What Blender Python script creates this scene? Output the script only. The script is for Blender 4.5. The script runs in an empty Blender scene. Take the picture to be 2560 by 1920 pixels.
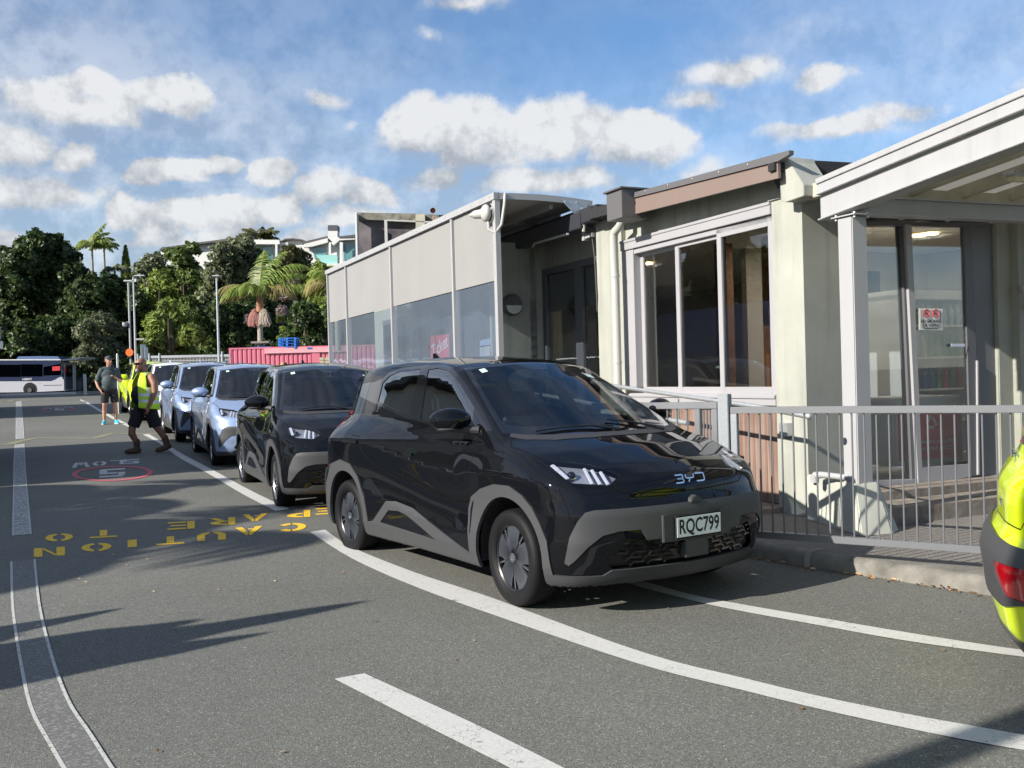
import bpy, bmesh, math, random
import numpy as np
from mathutils import Vector, Matrix
R_ = math.radians
rng = np.random.default_rng(7); random.seed(7)
scene = bpy.context.scene
# ------------------------------------------------------------------ camera
F_PX, ROLL, HY, CAMH = 2400.0, .028, 941.0, 1.434          # focal length in px of the 2560 px wide photo
_p = math.atan((960-HY)/F_PX)
_Rx = np.array([[1,0,0],[0,math.cos(_p),-math.sin(_p)],[0,math.sin(_p),math.cos(_p)]])
_Rr = np.array([[math.cos(ROLL),0,-math.sin(ROLL)],[0,1,0],[math.sin(ROLL),0,math.cos(ROLL)]])
CR = _Rr@_Rx
cd = bpy.data.cameras.new('camera'); cam = bpy.data.objects.new('camera', cd); scene.collection.objects.link(cam)
cd.sensor_width = 36; cd.lens = 36*F_PX/2560; cd.clip_end = 2000; cd.clip_start = .05
cam.matrix_world = Matrix(((CR[0,0],CR[2,0],-CR[1,0],0),(CR[0,1],CR[2,1],-CR[1,1],0),(CR[0,2],CR[2,2],-CR[1,2],CAMH),(0,0,0,1)))
scene.camera = cam
# ------------------------------------------------------------------ exposure
scene.view_settings.view_transform = 'Standard'; scene.view_settings.look = 'None'
scene.view_settings.gamma = 1; scene.view_settings.exposure = 0.76
# ------------------------------------------------------------------ sun and sky
SUN_EL = R_(28.0); SH = np.array([.848,.53]); SH /= np.linalg.norm(SH)         # direction shadows fall
to_sun = Vector((-SH[0]*math.cos(SUN_EL), -SH[1]*math.cos(SUN_EL), math.sin(SUN_EL)))
sd = bpy.data.lights.new('sun','SUN'); sd.energy = 5.0; sd.angle = R_(.5); sd.color = (1.0,.945,.86)
so = bpy.data.objects.new('sun', sd); scene.collection.objects.link(so)
so.rotation_euler = to_sun.to_track_quat('Z','Y').to_euler(); so.location = (-20,-20,30)
world = bpy.data.worlds.new('World'); scene.world = world; world.use_nodes = True
nt = world.node_tree; nt.nodes.clear(); N = nt.nodes; LK = nt.links
def _m(op, a, b=None, c=None, clamp=False):
    n = N.new('ShaderNodeMath'); n.operation = op; n.use_clamp = clamp
    for i, v in enumerate((a, b, c)):
        if v is None: continue
        if isinstance(v, (int, float)): n.inputs[i].default_value = v
        else: LK.new(v, n.inputs[i])
    return n.outputs[0]
tc = N.new('ShaderNodeTexCoord'); sx = N.new('ShaderNodeSeparateXYZ'); LK.new(tc.outputs['Generated'], sx.inputs[0])
sky = N.new('ShaderNodeTexSky'); sky.sky_type = 'NISHITA'; sky.sun_disc = False
sky.sun_elevation = SUN_EL; sky.sun_rotation = math.atan2(to_sun.x, to_sun.y); sky.altitude = 0; sky.air_density = 1.0; sky.dust_density = .3; sky.ozone_density = 4.5
az = _m('ARCTAN2', sx.outputs[0], sx.outputs[1]); el = _m('ARCSINE', sx.outputs[2])
def wnoise(scale, detail, rough, off=(0,0,0), stretch=(1,1,1)):
    mp = N.new('ShaderNodeMapping'); mp.inputs['Scale'].default_value = stretch; mp.inputs['Location'].default_value = off
    LK.new(tc.outputs['Generated'], mp.inputs[0])
    n = N.new('ShaderNodeTexNoise'); n.inputs['Scale'].default_value = scale; n.inputs['Detail'].default_value = detail; n.inputs['Roughness'].default_value = rough
    LK.new(mp.outputs[0], n.inputs['Vector']); return n
warp = wnoise(9, 5, .6); ws_ = N.new('ShaderNodeSeparateXYZ'); LK.new(warp.outputs['Color'], ws_.inputs[0])
azw = _m('ADD', az, _m('MULTIPLY', _m('SUBTRACT', ws_.outputs[0], .5), .075)); elw = _m('ADD', el, _m('MULTIPLY', _m('SUBTRACT', ws_.outputs[1], .5), .05))
CL = [(1180,375,195,95,1),(1385,345,150,88,1),(1060,350,85,75,1),(1590,365,135,75,1),(1320,450,340,66,.85),(1500,440,230,60,.7),(1120,440,140,70,.8),(1700,430,160,50,.45),
 (240,285,240,75,.75),(420,250,95,60,.85),(220,225,70,50,.7),(60,360,200,90,.6),(60,470,210,80,.75),(200,400,60,55,.9),(20,590,160,70,.6),
 (450,440,110,42,1),(390,455,70,30,1),(530,425,50,30,1),(660,450,65,55,.8),(480,560,190,70,.9),(320,550,60,55,1),(400,600,150,70,.9),(690,545,110,60,.95),(800,500,110,70,.7),(600,620,400,70,.85),(950,500,170,60,.6),(900,560,250,60,.7),
 (800,275,80,45,.42),(870,330,60,30,.3),(1850,190,170,60,.5),(1760,250,110,50,.5),(2060,205,90,50,.5),(1960,120,150,50,.22),(2130,320,250,45,.5),(2250,290,130,35,.4),(2330,320,200,40,.35),(1160,5,130,30,.4),(1060,95,50,30,.28),(2000,60,300,60,.2),
 (2900,300,300,140,.8),(3600,500,500,120,.9),(-500,450,450,150,.8),(-1100,300,300,120,.7)]
D = None; D2 = None
for (u,v,rx,ry,op) in CL:
    d = CR.T@np.array([(u-1280)/F_PX,1,(960-v)/F_PX]); d /= np.linalg.norm(d)
    a0 = math.atan2(d[0],d[1]); e0 = math.asin(d[2]); rx*=1.08/F_PX; ry*=1.10/F_PX
    def blob(eoff):
        dx = _m('MULTIPLY', _m('SUBTRACT', azw, a0), 1/rx); dy = _m('MULTIPLY', _m('SUBTRACT', elw, e0+eoff), 1/ry)
        r = _m('POWER', _m('ADD', _m('MULTIPLY',dx,dx), _m('MULTIPLY',dy,dy)), .5)
        return _m('MULTIPLY', _m('SUBTRACT', 1.35, r, clamp=False), op)
    b1, b2 = blob(0), blob(-ry*.55)
    D = b1 if D is None else _m('SMOOTH_MAX', D, b1, .12); D2 = b2 if D2 is None else _m('SMOOTH_MAX', D2, b2, .12)
nA = wnoise(26, 8, .62); nB = wnoise(26, 8, .62, (.05,.022,-.055)); nC = wnoise(5.5, 3, .5)
dens = _m('ADD', D, _m('MULTIPLY', _m('SUBTRACT', nA.outputs[0], .5), .62))
mr = N.new('ShaderNodeMapRange'); mr.interpolation_type = 'SMOOTHSTEP'; LK.new(dens, mr.inputs[0]); mr.inputs[1].default_value = .02
crisp = N.new('ShaderNodeMapRange'); LK.new(_m('SUBTRACT', D, D2), crisp.inputs[0]); crisp.inputs[1].default_value = -.35; crisp.inputs[2].default_value = .25; crisp.inputs[3].default_value = 1.5; crisp.inputs[4].default_value = .42; LK.new(crisp.outputs[0], mr.inputs[2])
# cirrus veil
ci = wnoise(2.6, 3.5, .5, (0,0,0), (1,1,3.6)); mc = N.new('ShaderNodeMapRange'); LK.new(ci.outputs[0], mc.inputs[0]); mc.inputs[1].default_value = .40; mc.inputs[2].default_value = .80; mc.inputs[3].default_value=.02; mc.inputs[4].default_value = .50
hz_ = N.new('ShaderNodeMapRange'); LK.new(az, hz_.inputs[0]); hz_.inputs[1].default_value = .15; hz_.inputs[2].default_value = -.55; hz_.inputs[3].default_value = 0; hz_.inputs[4].default_value = .34
hl_ = N.new('ShaderNodeMapRange'); LK.new(el, hl_.inputs[0]); hl_.inputs[1].default_value = .34; hl_.inputs[2].default_value = .05; hl_.inputs[3].default_value = 0; hl_.inputs[4].default_value = .36
mask = _m('MAXIMUM', mr.outputs[0], _m('ADD', mc.outputs[0], _m('ADD', hz_.outputs[0], hl_.outputs[0]))); mask = _m('MULTIPLY', mask, _m('GREATER_THAN', el, -.02))
mask = _m('MULTIPLY', mask, .95)
tex = _m('MULTIPLY', _m('SUBTRACT', nA.outputs[0], nB.outputs[0]), 2.1)
top = _m('MULTIPLY', _m('SUBTRACT', D, D2), .85)
sh = _m('ADD', _m('ADD', .50, tex), top, clamp=True)
cr_ = N.new('ShaderNodeValToRGB'); LK.new(sh, cr_.inputs[0])
cr_.color_ramp.elements[0].position=.12; cr_.color_ramp.elements[0].color = (.47,.51,.57,1); cr_.color_ramp.elements[1].position=.86; cr_.color_ramp.elements[1].color = (.93,.94,.95,1)
hs = N.new('ShaderNodeHueSaturation'); hs.inputs['Saturation'].default_value = 1.08; LK.new(sky.outputs[0], hs.inputs['Color'])
bg1 = N.new('ShaderNodeBackground'); LK.new(hs.outputs[0], bg1.inputs[0]); bg1.inputs[1].default_value = .10
bg2 = N.new('ShaderNodeBackground'); LK.new(cr_.outputs[0], bg2.inputs[0]); bg2.inputs[1].default_value = .54
mx = N.new('ShaderNodeMixShader'); LK.new(mask, mx.inputs[0]); LK.new(bg1.outputs[0], mx.inputs[1]); LK.new(bg2.outputs[0], mx.inputs[2])
wo = N.new('ShaderNodeOutputWorld'); LK.new(mx.outputs[0], wo.inputs[0])
# ------------------------------------------------------------------ ground height and picture-to-place helpers
_S=[-200,6,12,17,22,32,45,89,200,2000.]; _Z=[0,0,.1,.19,.34,.61,.86,1.13,1.3,1.3]
_ss=np.linspace(-50,300,3501); _zz=np.interp(_ss,_S,_Z); _k=np.hanning(41); _k/=_k.sum(); _zz=np.convolve(np.pad(_zz,20,'edge'),_k,'valid')
def gz(x,y): return np.interp(-.43*np.asarray(x)+.9*np.asarray(y),_ss,_zz)
def ray(u,v): return CR.T@np.array([(u-1280)/F_PX,1,(960-v)/F_PX])
_ts=np.geomspace(1,400,1500)
def g(u,v,off=0.):
    d=ray(u,v); vals=CAMH+_ts*d[2]-gz(_ts*d[0],_ts*d[1])-off; i=int(np.argmax(vals<0)); lo,hi=_ts[i-1],_ts[i]
    for _ in range(30):
        m=(lo+hi)/2
        if CAMH+m*d[2]-gz(m*d[0],m*d[1])-off<0: hi=m
        else: lo=m
    return np.array([lo*d[0],lo*d[1],CAMH+lo*d[2]])
def at(u,v,D): d=ray(u,v); return np.array([d[0]*D,d[1]*D,CAMH+d[2]*D])       # point seen at (u,v) at distance D
BC=np.array([2.5987,8.4804]); BW=np.array([-.41696,.90892]); BM=np.array([.90892,.41696])   # building corner, along facade, into building
def onv(u,v,vv=0.): d=ray(u,v); k=(BC@BM+vv)/(d[:2]@BM); p=k*d[:2]; return float((p-BC)@BW), float(CAMH+k*d[2])
def onu(u,v,uu=0.): d=ray(u,v); k=(BC@BW+uu)/(d[:2]@BW); p=k*d[:2]; return float((p-BC)@BM), float(CAMH+k*d[2])
def r5(x,y): return (1460+x*.4461,360+y*.4461)
def r6(x,y): return (1960+x*.4461,220+y*.4461)
def r7(x,y): return (1860+x*.3977,940+y*.3977)
def z8(x,y): return (780+x*.3526,440+y*.3526)
def d6(x,y): return (2040+x*.446,500+y*.446)
def q3(x,y): return (x*.3888,960+y*.3888)
def z4(x,y): return (200+x*.31646,860+y*.31646)
def bl(t,v,z): p=BC+BW*t+BM*v; return (p[0],p[1],z)
# ------------------------------------------------------------------ materials
def node_mat(name):
    m=bpy.data.materials.new(name); m.use_nodes=True; t=m.node_tree; return m,t,t.nodes['Principled BSDF']
def mat(name,col,rough=.5,metal=0.,var=0.,scale=8.,bump=0.,bscale=60.,coat=0.,spec=.5,emit=None,dirt=None,col2=None,detail=6,obj=True,trans=0.):
    m,t,b=node_mat(name); n=t.nodes; l=t.links
    b.inputs['Base Color'].default_value=(*col,1); b.inputs['Roughness'].default_value=rough; b.inputs['Metallic'].default_value=metal
    b.inputs['Specular IOR Level'].default_value=spec; b.inputs['Coat Weight'].default_value=coat; b.inputs['Coat Roughness'].default_value=.02
    if trans: b.inputs['Transmission Weight'].default_value=trans
    c=n.new('ShaderNodeTexCoord')
    if var or col2:
        x=n.new('ShaderNodeTexNoise'); x.inputs['Scale'].default_value=scale; x.inputs['Detail'].default_value=detail; x.inputs['Roughness'].default_value=.62; l.new(c.outputs['Object'],x.inputs['Vector'])
        r=n.new('ShaderNodeValToRGB'); l.new(x.outputs[0],r.inputs[0]); r.color_ramp.elements[0].position=.3; r.color_ramp.elements[1].position=.7
        c2=col2 or tuple(min(1,k*(1+var)) for k in col); c1=tuple(k*(1-var) for k in col) if var else col
        r.color_ramp.elements[0].color=(*c1,1); r.color_ramp.elements[1].color=(*c2,1); l.new(r.outputs[0],b.inputs['Base Color'])
    if bump:
        x=n.new('ShaderNodeTexNoise'); x.inputs['Scale'].default_value=bscale; x.inputs['Detail'].default_value=4; l.new(c.outputs['Object'],x.inputs['Vector'])
        u=n.new('ShaderNodeBump'); u.inputs['Strength'].default_value=bump; u.inputs['Distance'].default_value=.02; l.new(x.outputs[0],u.inputs['Height']); l.new(u.outputs[0],b.inputs['Normal'])
    if emit: b.inputs['Emission Color'].default_value=(*emit[:3],1); b.inputs['Emission Strength'].default_value=emit[3]
    return m
def glass_mat(name,tint=(.6,.65,.68),refl=1.0,rough=0.,base=.04,wav=0.,milky=0.,mcol=(.6,.62,.65)):
    m=bpy.data.materials.new(name); m.use_nodes=True; t=m.node_tree; n=t.nodes; l=t.links; n.clear()
    o=n.new('ShaderNodeOutputMaterial'); tr=n.new('ShaderNodeBsdfTransparent'); tr.inputs[0].default_value=(*tint,1)
    gl=n.new('ShaderNodeBsdfGlossy'); gl.inputs['Roughness'].default_value=rough
    gm=n.new('ShaderNodeNewGeometry'); dt=n.new('ShaderNodeVectorMath'); dt.operation='DOT_PRODUCT'; l.new(gm.outputs['Incoming'],dt.inputs[0]); l.new(gm.outputs['Normal'],dt.inputs[1])
    def mth(op,a,b=None):
        q=n.new('ShaderNodeMath'); q.operation=op; l.new(a,q.inputs[0])
        if b is not None: q.inputs[1].default_value=b
        return q
    om=n.new('ShaderNodeMath'); om.operation='SUBTRACT'; om.inputs[0].default_value=1.0; l.new(mth('ABSOLUTE',dt.outputs['Value']).outputs[0],om.inputs[1]); pw=mth('POWER',om.outputs[0],5.); fr=n.new('ShaderNodeMath'); fr.operation='MULTIPLY_ADD'; l.new(pw.outputs[0],fr.inputs[0]); fr.inputs[1].default_value=.96; fr.inputs[2].default_value=.04
    ad=n.new('ShaderNodeMath'); ad.operation='MULTIPLY_ADD'; ad.inputs[1].default_value=refl; ad.inputs[2].default_value=base; ad.use_clamp=True; l.new(fr.outputs[0],ad.inputs[0])
    if wav:
        c=n.new('ShaderNodeTexCoord'); x=n.new('ShaderNodeTexNoise'); x.inputs['Scale'].default_value=2.2; x.inputs['Detail'].default_value=2; l.new(c.outputs['Object'],x.inputs['Vector'])
        u=n.new('ShaderNodeBump'); u.inputs['Strength'].default_value=wav; u.inputs['Distance'].default_value=.05; l.new(x.outputs[0],u.inputs['Height']); l.new(u.outputs[0],gl.inputs['Normal'])
    mx=n.new('ShaderNodeMixShader'); l.new(ad.outputs[0],mx.inputs[0]); 
    if milky:
        df=n.new('ShaderNodeBsdfDiffuse'); df.inputs[0].default_value=(*mcol,1); m2=n.new('ShaderNodeMixShader'); m2.inputs[0].default_value=milky; l.new(tr.outputs[0],m2.inputs[1]); l.new(df.outputs[0],m2.inputs[2]); l.new(m2.outputs[0],mx.inputs[1])
    else: l.new(tr.outputs[0],mx.inputs[1])
    l.new(gl.outputs[0],mx.inputs[2]); l.new(mx.outputs[0],o.inputs[0]); return m
# ------------------------------------------------------------------ object helpers
COL=scene.collection
def props(o,label=None,cat=None,group=None,kind=None):
    if label: o['label']=label
    if cat: o['category']=cat
    if group: o['group']=group
    if kind: o['kind']=kind
    return o
def thing(name,label,cat,loc=(0,0,0),rz=0.,group=None):
    o=bpy.data.objects.new(name,None); COL.objects.link(o); o.location=loc; o.rotation_euler=(0,0,rz); o.empty_display_size=.2
    return props(o,label,cat,group)
def link(name,me,parent=None,mats=()):
    for m in mats: me.materials.append(m)
    o=bpy.data.objects.new(name,me); COL.objects.link(o)
    if parent is not None: o.parent=parent
    return o
class MB:
    """collects simple shapes and links them as one mesh object; fr=True: coordinates are (along facade, into building, z)"""
    def __init__(s,fr=False,org=None): s.v=[]; s.f=[]; s.mi=[]; s.fr=fr; s.org=org
    def P(s,p): return bl(*p) if s.fr else tuple(p)
    def add(s,vs,fs,mi=0):
        b=len(s.v); s.v+= [s.P(p) for p in vs]; s.f+=[tuple(i+b for i in f) for f in fs]; s.mi+=[mi]*len(fs); return s
    def box(s,x0,x1,y0,y1,z0,z1,mi=0):
        return s.add([(x0,y0,z0),(x1,y0,z0),(x1,y1,z0),(x0,y1,z0),(x0,y0,z1),(x1,y0,z1),(x1,y1,z1),(x0,y1,z1)],[(0,3,2,1),(4,5,6,7),(0,1,5,4),(1,2,6,5),(2,3,7,6),(3,0,4,7)],mi)
    def rbox(s,c,size,rz=0,mi=0):
        cx,cy,cz=c; a,b,h=[k/2 for k in size]; co,si=math.cos(rz),math.sin(rz); vs=[]
        for z in(-h,h):
            for x,y in((-a,-b),(a,-b),(a,b),(-a,b)): vs.append((cx+co*x-si*y,cy+si*x+co*y,cz+z))
        return s.add(vs,[(0,3,2,1),(4,5,6,7),(0,1,5,4),(1,2,6,5),(2,3,7,6),(3,0,4,7)],mi)
    def beam(s,a,b,w,h,mi=0,up=(0,0,1)):
        a,b=Vector(a),Vector(b); d=(b-a).normalized(); u=Vector(up); sd=d.cross(u).normalized(); u=sd.cross(d).normalized(); vs=[]
        for p in(a,b):
            for i,j in((-1,-1),(1,-1),(1,1),(-1,1)): vs.append(tuple(p+sd*(i*w/2)+u*(j*h/2)))
        return s.add(vs,[(0,1,2,3),(7,6,5,4),(0,4,5,1),(1,5,6,2),(2,6,7,3),(3,7,4,0)],mi)
    def tube(s,pts,r,n=10,mi=0,cap=True):
        pts=[Vector(p) for p in pts]; rs=r if isinstance(r,(list,tuple)) else [r]*len(pts); rings=[]; prev=None; b=[]
        for i,p in enumerate(pts):
            d=(pts[min(i+1,len(pts)-1)]-pts[max(i-1,0)]).normalized()
            if prev is None: a=d.orthogonal().normalized()
            else: a=(prev-d*prev.dot(d)).normalized()
            prev=a; c=d.cross(a); b+= [tuple(p+(a*math.cos(2*math.pi*k/n)+c*math.sin(2*math.pi*k/n))*rs[i]) for k in range(n)]
        fs=[(i*n+k,i*n+(k+1)%n,(i+1)*n+(k+1)%n,(i+1)*n+k) for i in range(len(pts)-1) for k in range(n)]
        if cap: fs+=[tuple(range(n))[::-1],tuple((len(pts)-1)*n+k for k in range(n))]
        return s.add(b,fs,mi)
    def lathe(s,prof,n=24,c=(0,0,0),axis='z',mi=0,closed=False):
        vs=[]
        for (r,h) in prof:
            for k in range(n):
                a=2*math.pi*k/n; x,y=r*math.cos(a),r*math.sin(a)
                p=(x,y,h) if axis=='z' else ((x,h,y) if axis=='y' else (h,x,y)); vs.append((c[0]+p[0],c[1]+p[1],c[2]+p[2]))
        m=len(prof); fs=[(i*n+k,i*n+(k+1)%n,((i+1)%m)*n+(k+1)%n,((i+1)%m)*n+k) for i in range(m if closed else m-1) for k in range(n)]
        return s.add(vs,fs,mi)
    def prism(s,poly,fn,d0,d1,mi=0):
        """poly 2D, fn(a,b,d) -> 3D, extruded from d0 to d1"""
        n=len(poly); vs=[fn(a,b,d0) for a,b in poly]+[fn(a,b,d1) for a,b in poly]
        return s.add(vs,[tuple(range(n)),tuple(range(2*n-1,n-1,-1))]+[(i,(i+1)%n,n+(i+1)%n,n+i) for i in range(n)],mi)
    def ball(s,c,r,nu=14,nv=9,mi=0):
        rx,ry,rz=(r,r,r) if isinstance(r,(int,float)) else r; vs=[];fs=[]
        for j in range(nv+1):
            th=math.pi*j/nv
            for i in range(nu): ph=2*math.pi*i/nu; vs.append((c[0]+rx*math.sin(th)*math.cos(ph),c[1]+ry*math.sin(th)*math.sin(ph),c[2]+rz*math.cos(th)))
        fs=[(j*nu+i,(j+1)*nu+i,(j+1)*nu+(i+1)%nu,j*nu+(i+1)%nu) for j in range(nv) for i in range(nu)]
        return s.add(vs,fs,mi)
    def mesh(s,name,smooth=False,bevel=0.,angle=35):
        me=bpy.data.meshes.new(name); org=s.org or (0,0,0)
        me.from_pydata([tuple(p[i]-org[i] for i in range(3)) for p in s.v],[],s.f); me.polygons.foreach_set('material_index',s.mi)
        bm=bmesh.new(); bm.from_mesh(me); bmesh.ops.remove_doubles(bm,verts=bm.verts,dist=1e-5); bmesh.ops.recalc_face_normals(bm,faces=bm.faces)
        if bevel:
            es=[e for e in bm.edges if len(e.link_faces)==2 and e.calc_face_angle(0)>R_(30)]
            bmesh.ops.bevel(bm,geom=es,offset=bevel,segments=2,affect='EDGES',clamp_overlap=True)
        bm.to_mesh(me); bm.free()
        if smooth:
            me.polygons.foreach_set('use_smooth',[True]*len(me.polygons)); me.set_sharp_from_angle(angle=R_(angle))
        return me
    def build(s,name,mats,parent=None,smooth=False,bevel=0.,angle=35):
        if not isinstance(mats,(list,tuple)): mats=[mats]
        o=link(name,s.mesh(name,smooth,bevel,angle),parent,mats)
        if s.org and parent is None: o.location=s.org
        return o
def text_geo(body,size=1.,extrude=0.,font_scale_x=1.,bold=0.):
    cu=bpy.data.curves.new('t','FONT'); cu.body=body; cu.size=size; cu.extrude=extrude; cu.align_x='CENTER'; cu.align_y='CENTER'; cu.offset=bold; cu.resolution_u=3
    o=bpy.data.objects.new('t',cu); COL.objects.link(o); bpy.context.view_layer.update()
    me=bpy.data.meshes.new_from_object(o.evaluated_get(bpy.context.evaluated_depsgraph_get()))
    vs=[(v.co.x*font_scale_x,v.co.y,v.co.z) for v in me.vertices]; fs=[tuple(p.vertices) for p in me.polygons]
    bpy.data.objects.remove(o); bpy.data.curves.remove(cu); bpy.data.meshes.remove(me); return vs,fs
def copy_tree(o,parent=None):
    c=o.copy(); COL.objects.link(c); c.parent=parent
    for ch in list(o.children): copy_tree(ch,c)
    return c
def sm(xs,ys,w=.06):
    X=np.linspace(-3,3,1201);Y=np.interp(X,xs,ys);n=max(3,int(w/.005)|1);k=np.hanning(n+2);k/=k.sum();p=(n+2)//2
    Y=np.convolve(np.pad(Y,p,'edge'),k,'valid')[:len(X)];return lambda v:np.interp(v,X,Y)
CRf=sm([-2,0,.6,1.3,2],[.15,.15,.14,.06,.15],.5); Gf=sm([-1,-.86,-.78,-.68,-.55,-.4,-.2,0,.2,.4,.55,.68,.78,.86,1],[-.6,-.34,-.21,-.135,-.08,-.04,-.01,0,-.01,-.04,-.08,-.135,-.21,-.34,-.6],.22); Grf=sm([-1,-.86,-.75,-.6,-.4,0,.4,.6,.75,.86,1],[.5,.24,.12,.055,.02,0,.02,.055,.12,.24,.5],.2)
def smax(a,b,k):
    h=np.clip(.5+.5*(a-b)/k,0,1);return b+(a-b)*h+k*h*(1-h)
Tc=sm([-2.2,-1.80,-1.6,-1.4,-1.1,-.7,-.25,.0,.15,.30,.55,1.22,1.30,1.55,1.80,1.98,2.2],[1.40,1.495,1.545,1.58,1.602,1.612,1.60,1.58,1.565,1.535,1.42,1.07,1.045,.985,.90,.80,.66],.10)
tp=sm([-2,-1.75,-1.4,-1,-.5,0,.5],[.17,.15,.10,.06,.03,.012,0],.2)
Wp=sm([-2.1,-1.9,-1.7,-1.5,-1.25,-.8,0,.6,1.0,1.25,1.5,1.7,1.85,2.0,2.2],[.74,.79,.83,.858,.870,.866,.856,.862,.872,.875,.866,.842,.806,.75,.62],.15)
Fz=sm([0,.17,.24,.32,.45,.62,.70,.76,.83,.95,1.1],[1.88,1.92,1.97,2.0,2.03,2.025,1.99,1.985,1.975,1.93,1.8],.05)
Rz=sm([0,.2,.3,.45,.56,.62,.67,.72,.82,.88,.95,1.0,1.06,1.1,1.16,1.25,1.36,1.42,1.6],[-1.80,-1.86,-1.935,-1.975,-1.98,-1.965,-1.93,-1.905,-1.905,-1.90,-1.86,-1.815,-1.79,-1.79,-1.78,-1.75,-1.71,-1.76,-1.80],.04)
zc=sm([-2,-1.6,-1.25,-.8,-.3,.2,.6,1.0,1.4,1.8],[.92,.95,.96,.93,.86,.80,.78,.82,.82,.76],.3)
def bside(x,z):
    w=Wp(x)
    c=zc(x);up=np.maximum(0,z-c)
    gh=1.0+.02*x*0
    w=w-.27*np.minimum(up,.19)-.10*np.maximum(up-.19,0)-.27*smax(z-1.0,0*z,.08)-tp(x)*np.clip((z-.93)/.22,0,1)**2*(3-2*np.clip((z-.93)/.22,0,1))
    dn=np.maximum(0,c-z)
    w=w-.030*np.sin(np.clip(dn/.38,0,1)*np.pi)*np.exp(-((x-0.0)/1.0)**4)   # concave door flank
    w=w-.25*np.maximum(0,.30-z)
    return w
def body(x,y,z):
    a=np.abs(y)
    xt=x+.20*y*y*np.clip((x+0.2)/.6,0,1)
    cr=CRf(x)
    ft=(z-(Tc(xt)-cr*y*y))*np.interp(x,[.15,.45,1.1,1.35],[1,.9,.9,.97])
    fs=(a-bside(x,z))*.96
    g=Gf(a)
    ff=x-(Fz(z)+g)
    gr=Grf(a)
    fr=(Rz(z)+gr)-x
    fb=.19-z
    f=smax(ft,fs,np.interp(x,[-1,.3,1.2,2],[.08,.08,.07,.065]))
    f=smax(f,ff,.07);f=smax(f,fr,.05);f=smax(f,fb,.04)
    return f
def grad(x,y,z,e=.006):
    gx=body(x+e,y,z)-body(x-e,y,z);gy=body(x,y+e,z)-body(x,y-e,z);gz=body(x,y,z+e)-body(x,y,z-e)
    n=np.stack([gx,gy,gz],-1);return n/np.linalg.norm(n,axis=-1,keepdims=True)
# ================================================================== the hatchback: one skin, cut along its shut lines
def make_skin(h=.026):
    X0,X1,Y1,Z0,Z1=-2.0,2.05,.88,.17,1.63
    nx,ny,nz=int((X1-X0)/h),2*int(Y1/h),int((Z1-Z0)/h)
    xs=np.linspace(X0,X1,nx+1); ys=np.linspace(-Y1,Y1,ny+1); zs=np.linspace(Z0,Z1,nz+1)
    idx={}; P=[]; F=[]
    def vid(i,j,k):
        t=(i,j,k)
        if t not in idx: idx[t]=len(P); P.append((xs[i],ys[j],zs[k]))
        return idx[t]
    for i in range(nx):
        for j in range(ny):
            F.append([vid(i,j,nz),vid(i+1,j,nz),vid(i+1,j+1,nz),vid(i,j+1,nz)]); F.append([vid(i,j,0),vid(i,j+1,0),vid(i+1,j+1,0),vid(i+1,j,0)])
        for k in range(nz):
            F.append([vid(i,0,k),vid(i+1,0,k),vid(i+1,0,k+1),vid(i,0,k+1)]); F.append([vid(i,ny,k),vid(i,ny,k+1),vid(i+1,ny,k+1),vid(i+1,ny,k)])
    for j in range(ny):
        for k in range(nz):
            F.append([vid(0,j,k),vid(0,j,k+1),vid(0,j+1,k+1),vid(0,j+1,k)]); F.append([vid(nx,j,k),vid(nx,j+1,k),vid(nx,j+1,k+1),vid(nx,j,k+1)])
    P=np.array(P); O=P.copy(); O[:,0]=np.clip(P[:,0],-1.5,1.45); O[:,1]=np.clip(P[:,1],-.45,.45)*.9; O[:,2]=.72
    hi_z=P[:,2]>1.0; O[:,2]=np.where(np.abs(P[:,0])>1.9,.25+.5*(P[:,2]-Z0)/(Z1-Z0)+.1,.70)
    D=P-O; lo=np.zeros(len(P)); hi=np.full(len(P),1.35)
    for _ in range(34):
        m=(lo+hi)/2; Q=O+D*m[:,None]; ins=body(Q[:,0],Q[:,1],Q[:,2])<0; lo=np.where(ins,m,lo); hi=np.where(ins,hi,m)
    return O+D*lo[:,None],F
PROJ={'S':lambda p:np.stack([p[:,0],p[:,2]],-1),'T':lambda p:np.stack([p[:,0],np.abs(p[:,1])],-1),'O':lambda p:np.stack([p[:,0]-np.abs(p[:,1]),p[:,2]],-1),'R':lambda p:np.stack([np.abs(p[:,1]),p[:,2]],-1),'B':lambda p:np.stack([p[:,0],np.abs(p[:,1])],-1)}
def ccond(k,c,n):
    if k=='S': return ((np.abs(n[:,1])>.40)|((c[:,2]<.40)&(np.abs(n[:,1])>.15)&(n[:,2]>-.75)))&(c[:,0]<1.78)&(np.abs(c[:,1])>.38)
    if k=='T': return (n[:,2]>.22)&(c[:,2]>.78)
    if k=='O': return (c[:,0]>1.33)&(n[:,0]>-.02)&(c[:,2]<1.0)
    if k=='R': return (c[:,0]<-1.45)&(n[:,0]<-.25)
    if k=='B': return (n[:,2]<-.75)&(c[:,2]<.5)
def inpoly(pt,poly):
    x,y=pt[:,0],pt[:,1]; r=np.zeros(len(pt),bool); n=len(poly)
    for i in range(n):
        (x1,y1),(x2,y2)=poly[i],poly[(i+1)%n]
        if y1==y2: continue
        c=((y1>y)!=(y2>y))&(x<(x2-x1)*(y-y1)/(y2-y1)+x1); r^=c
    return r
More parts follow.
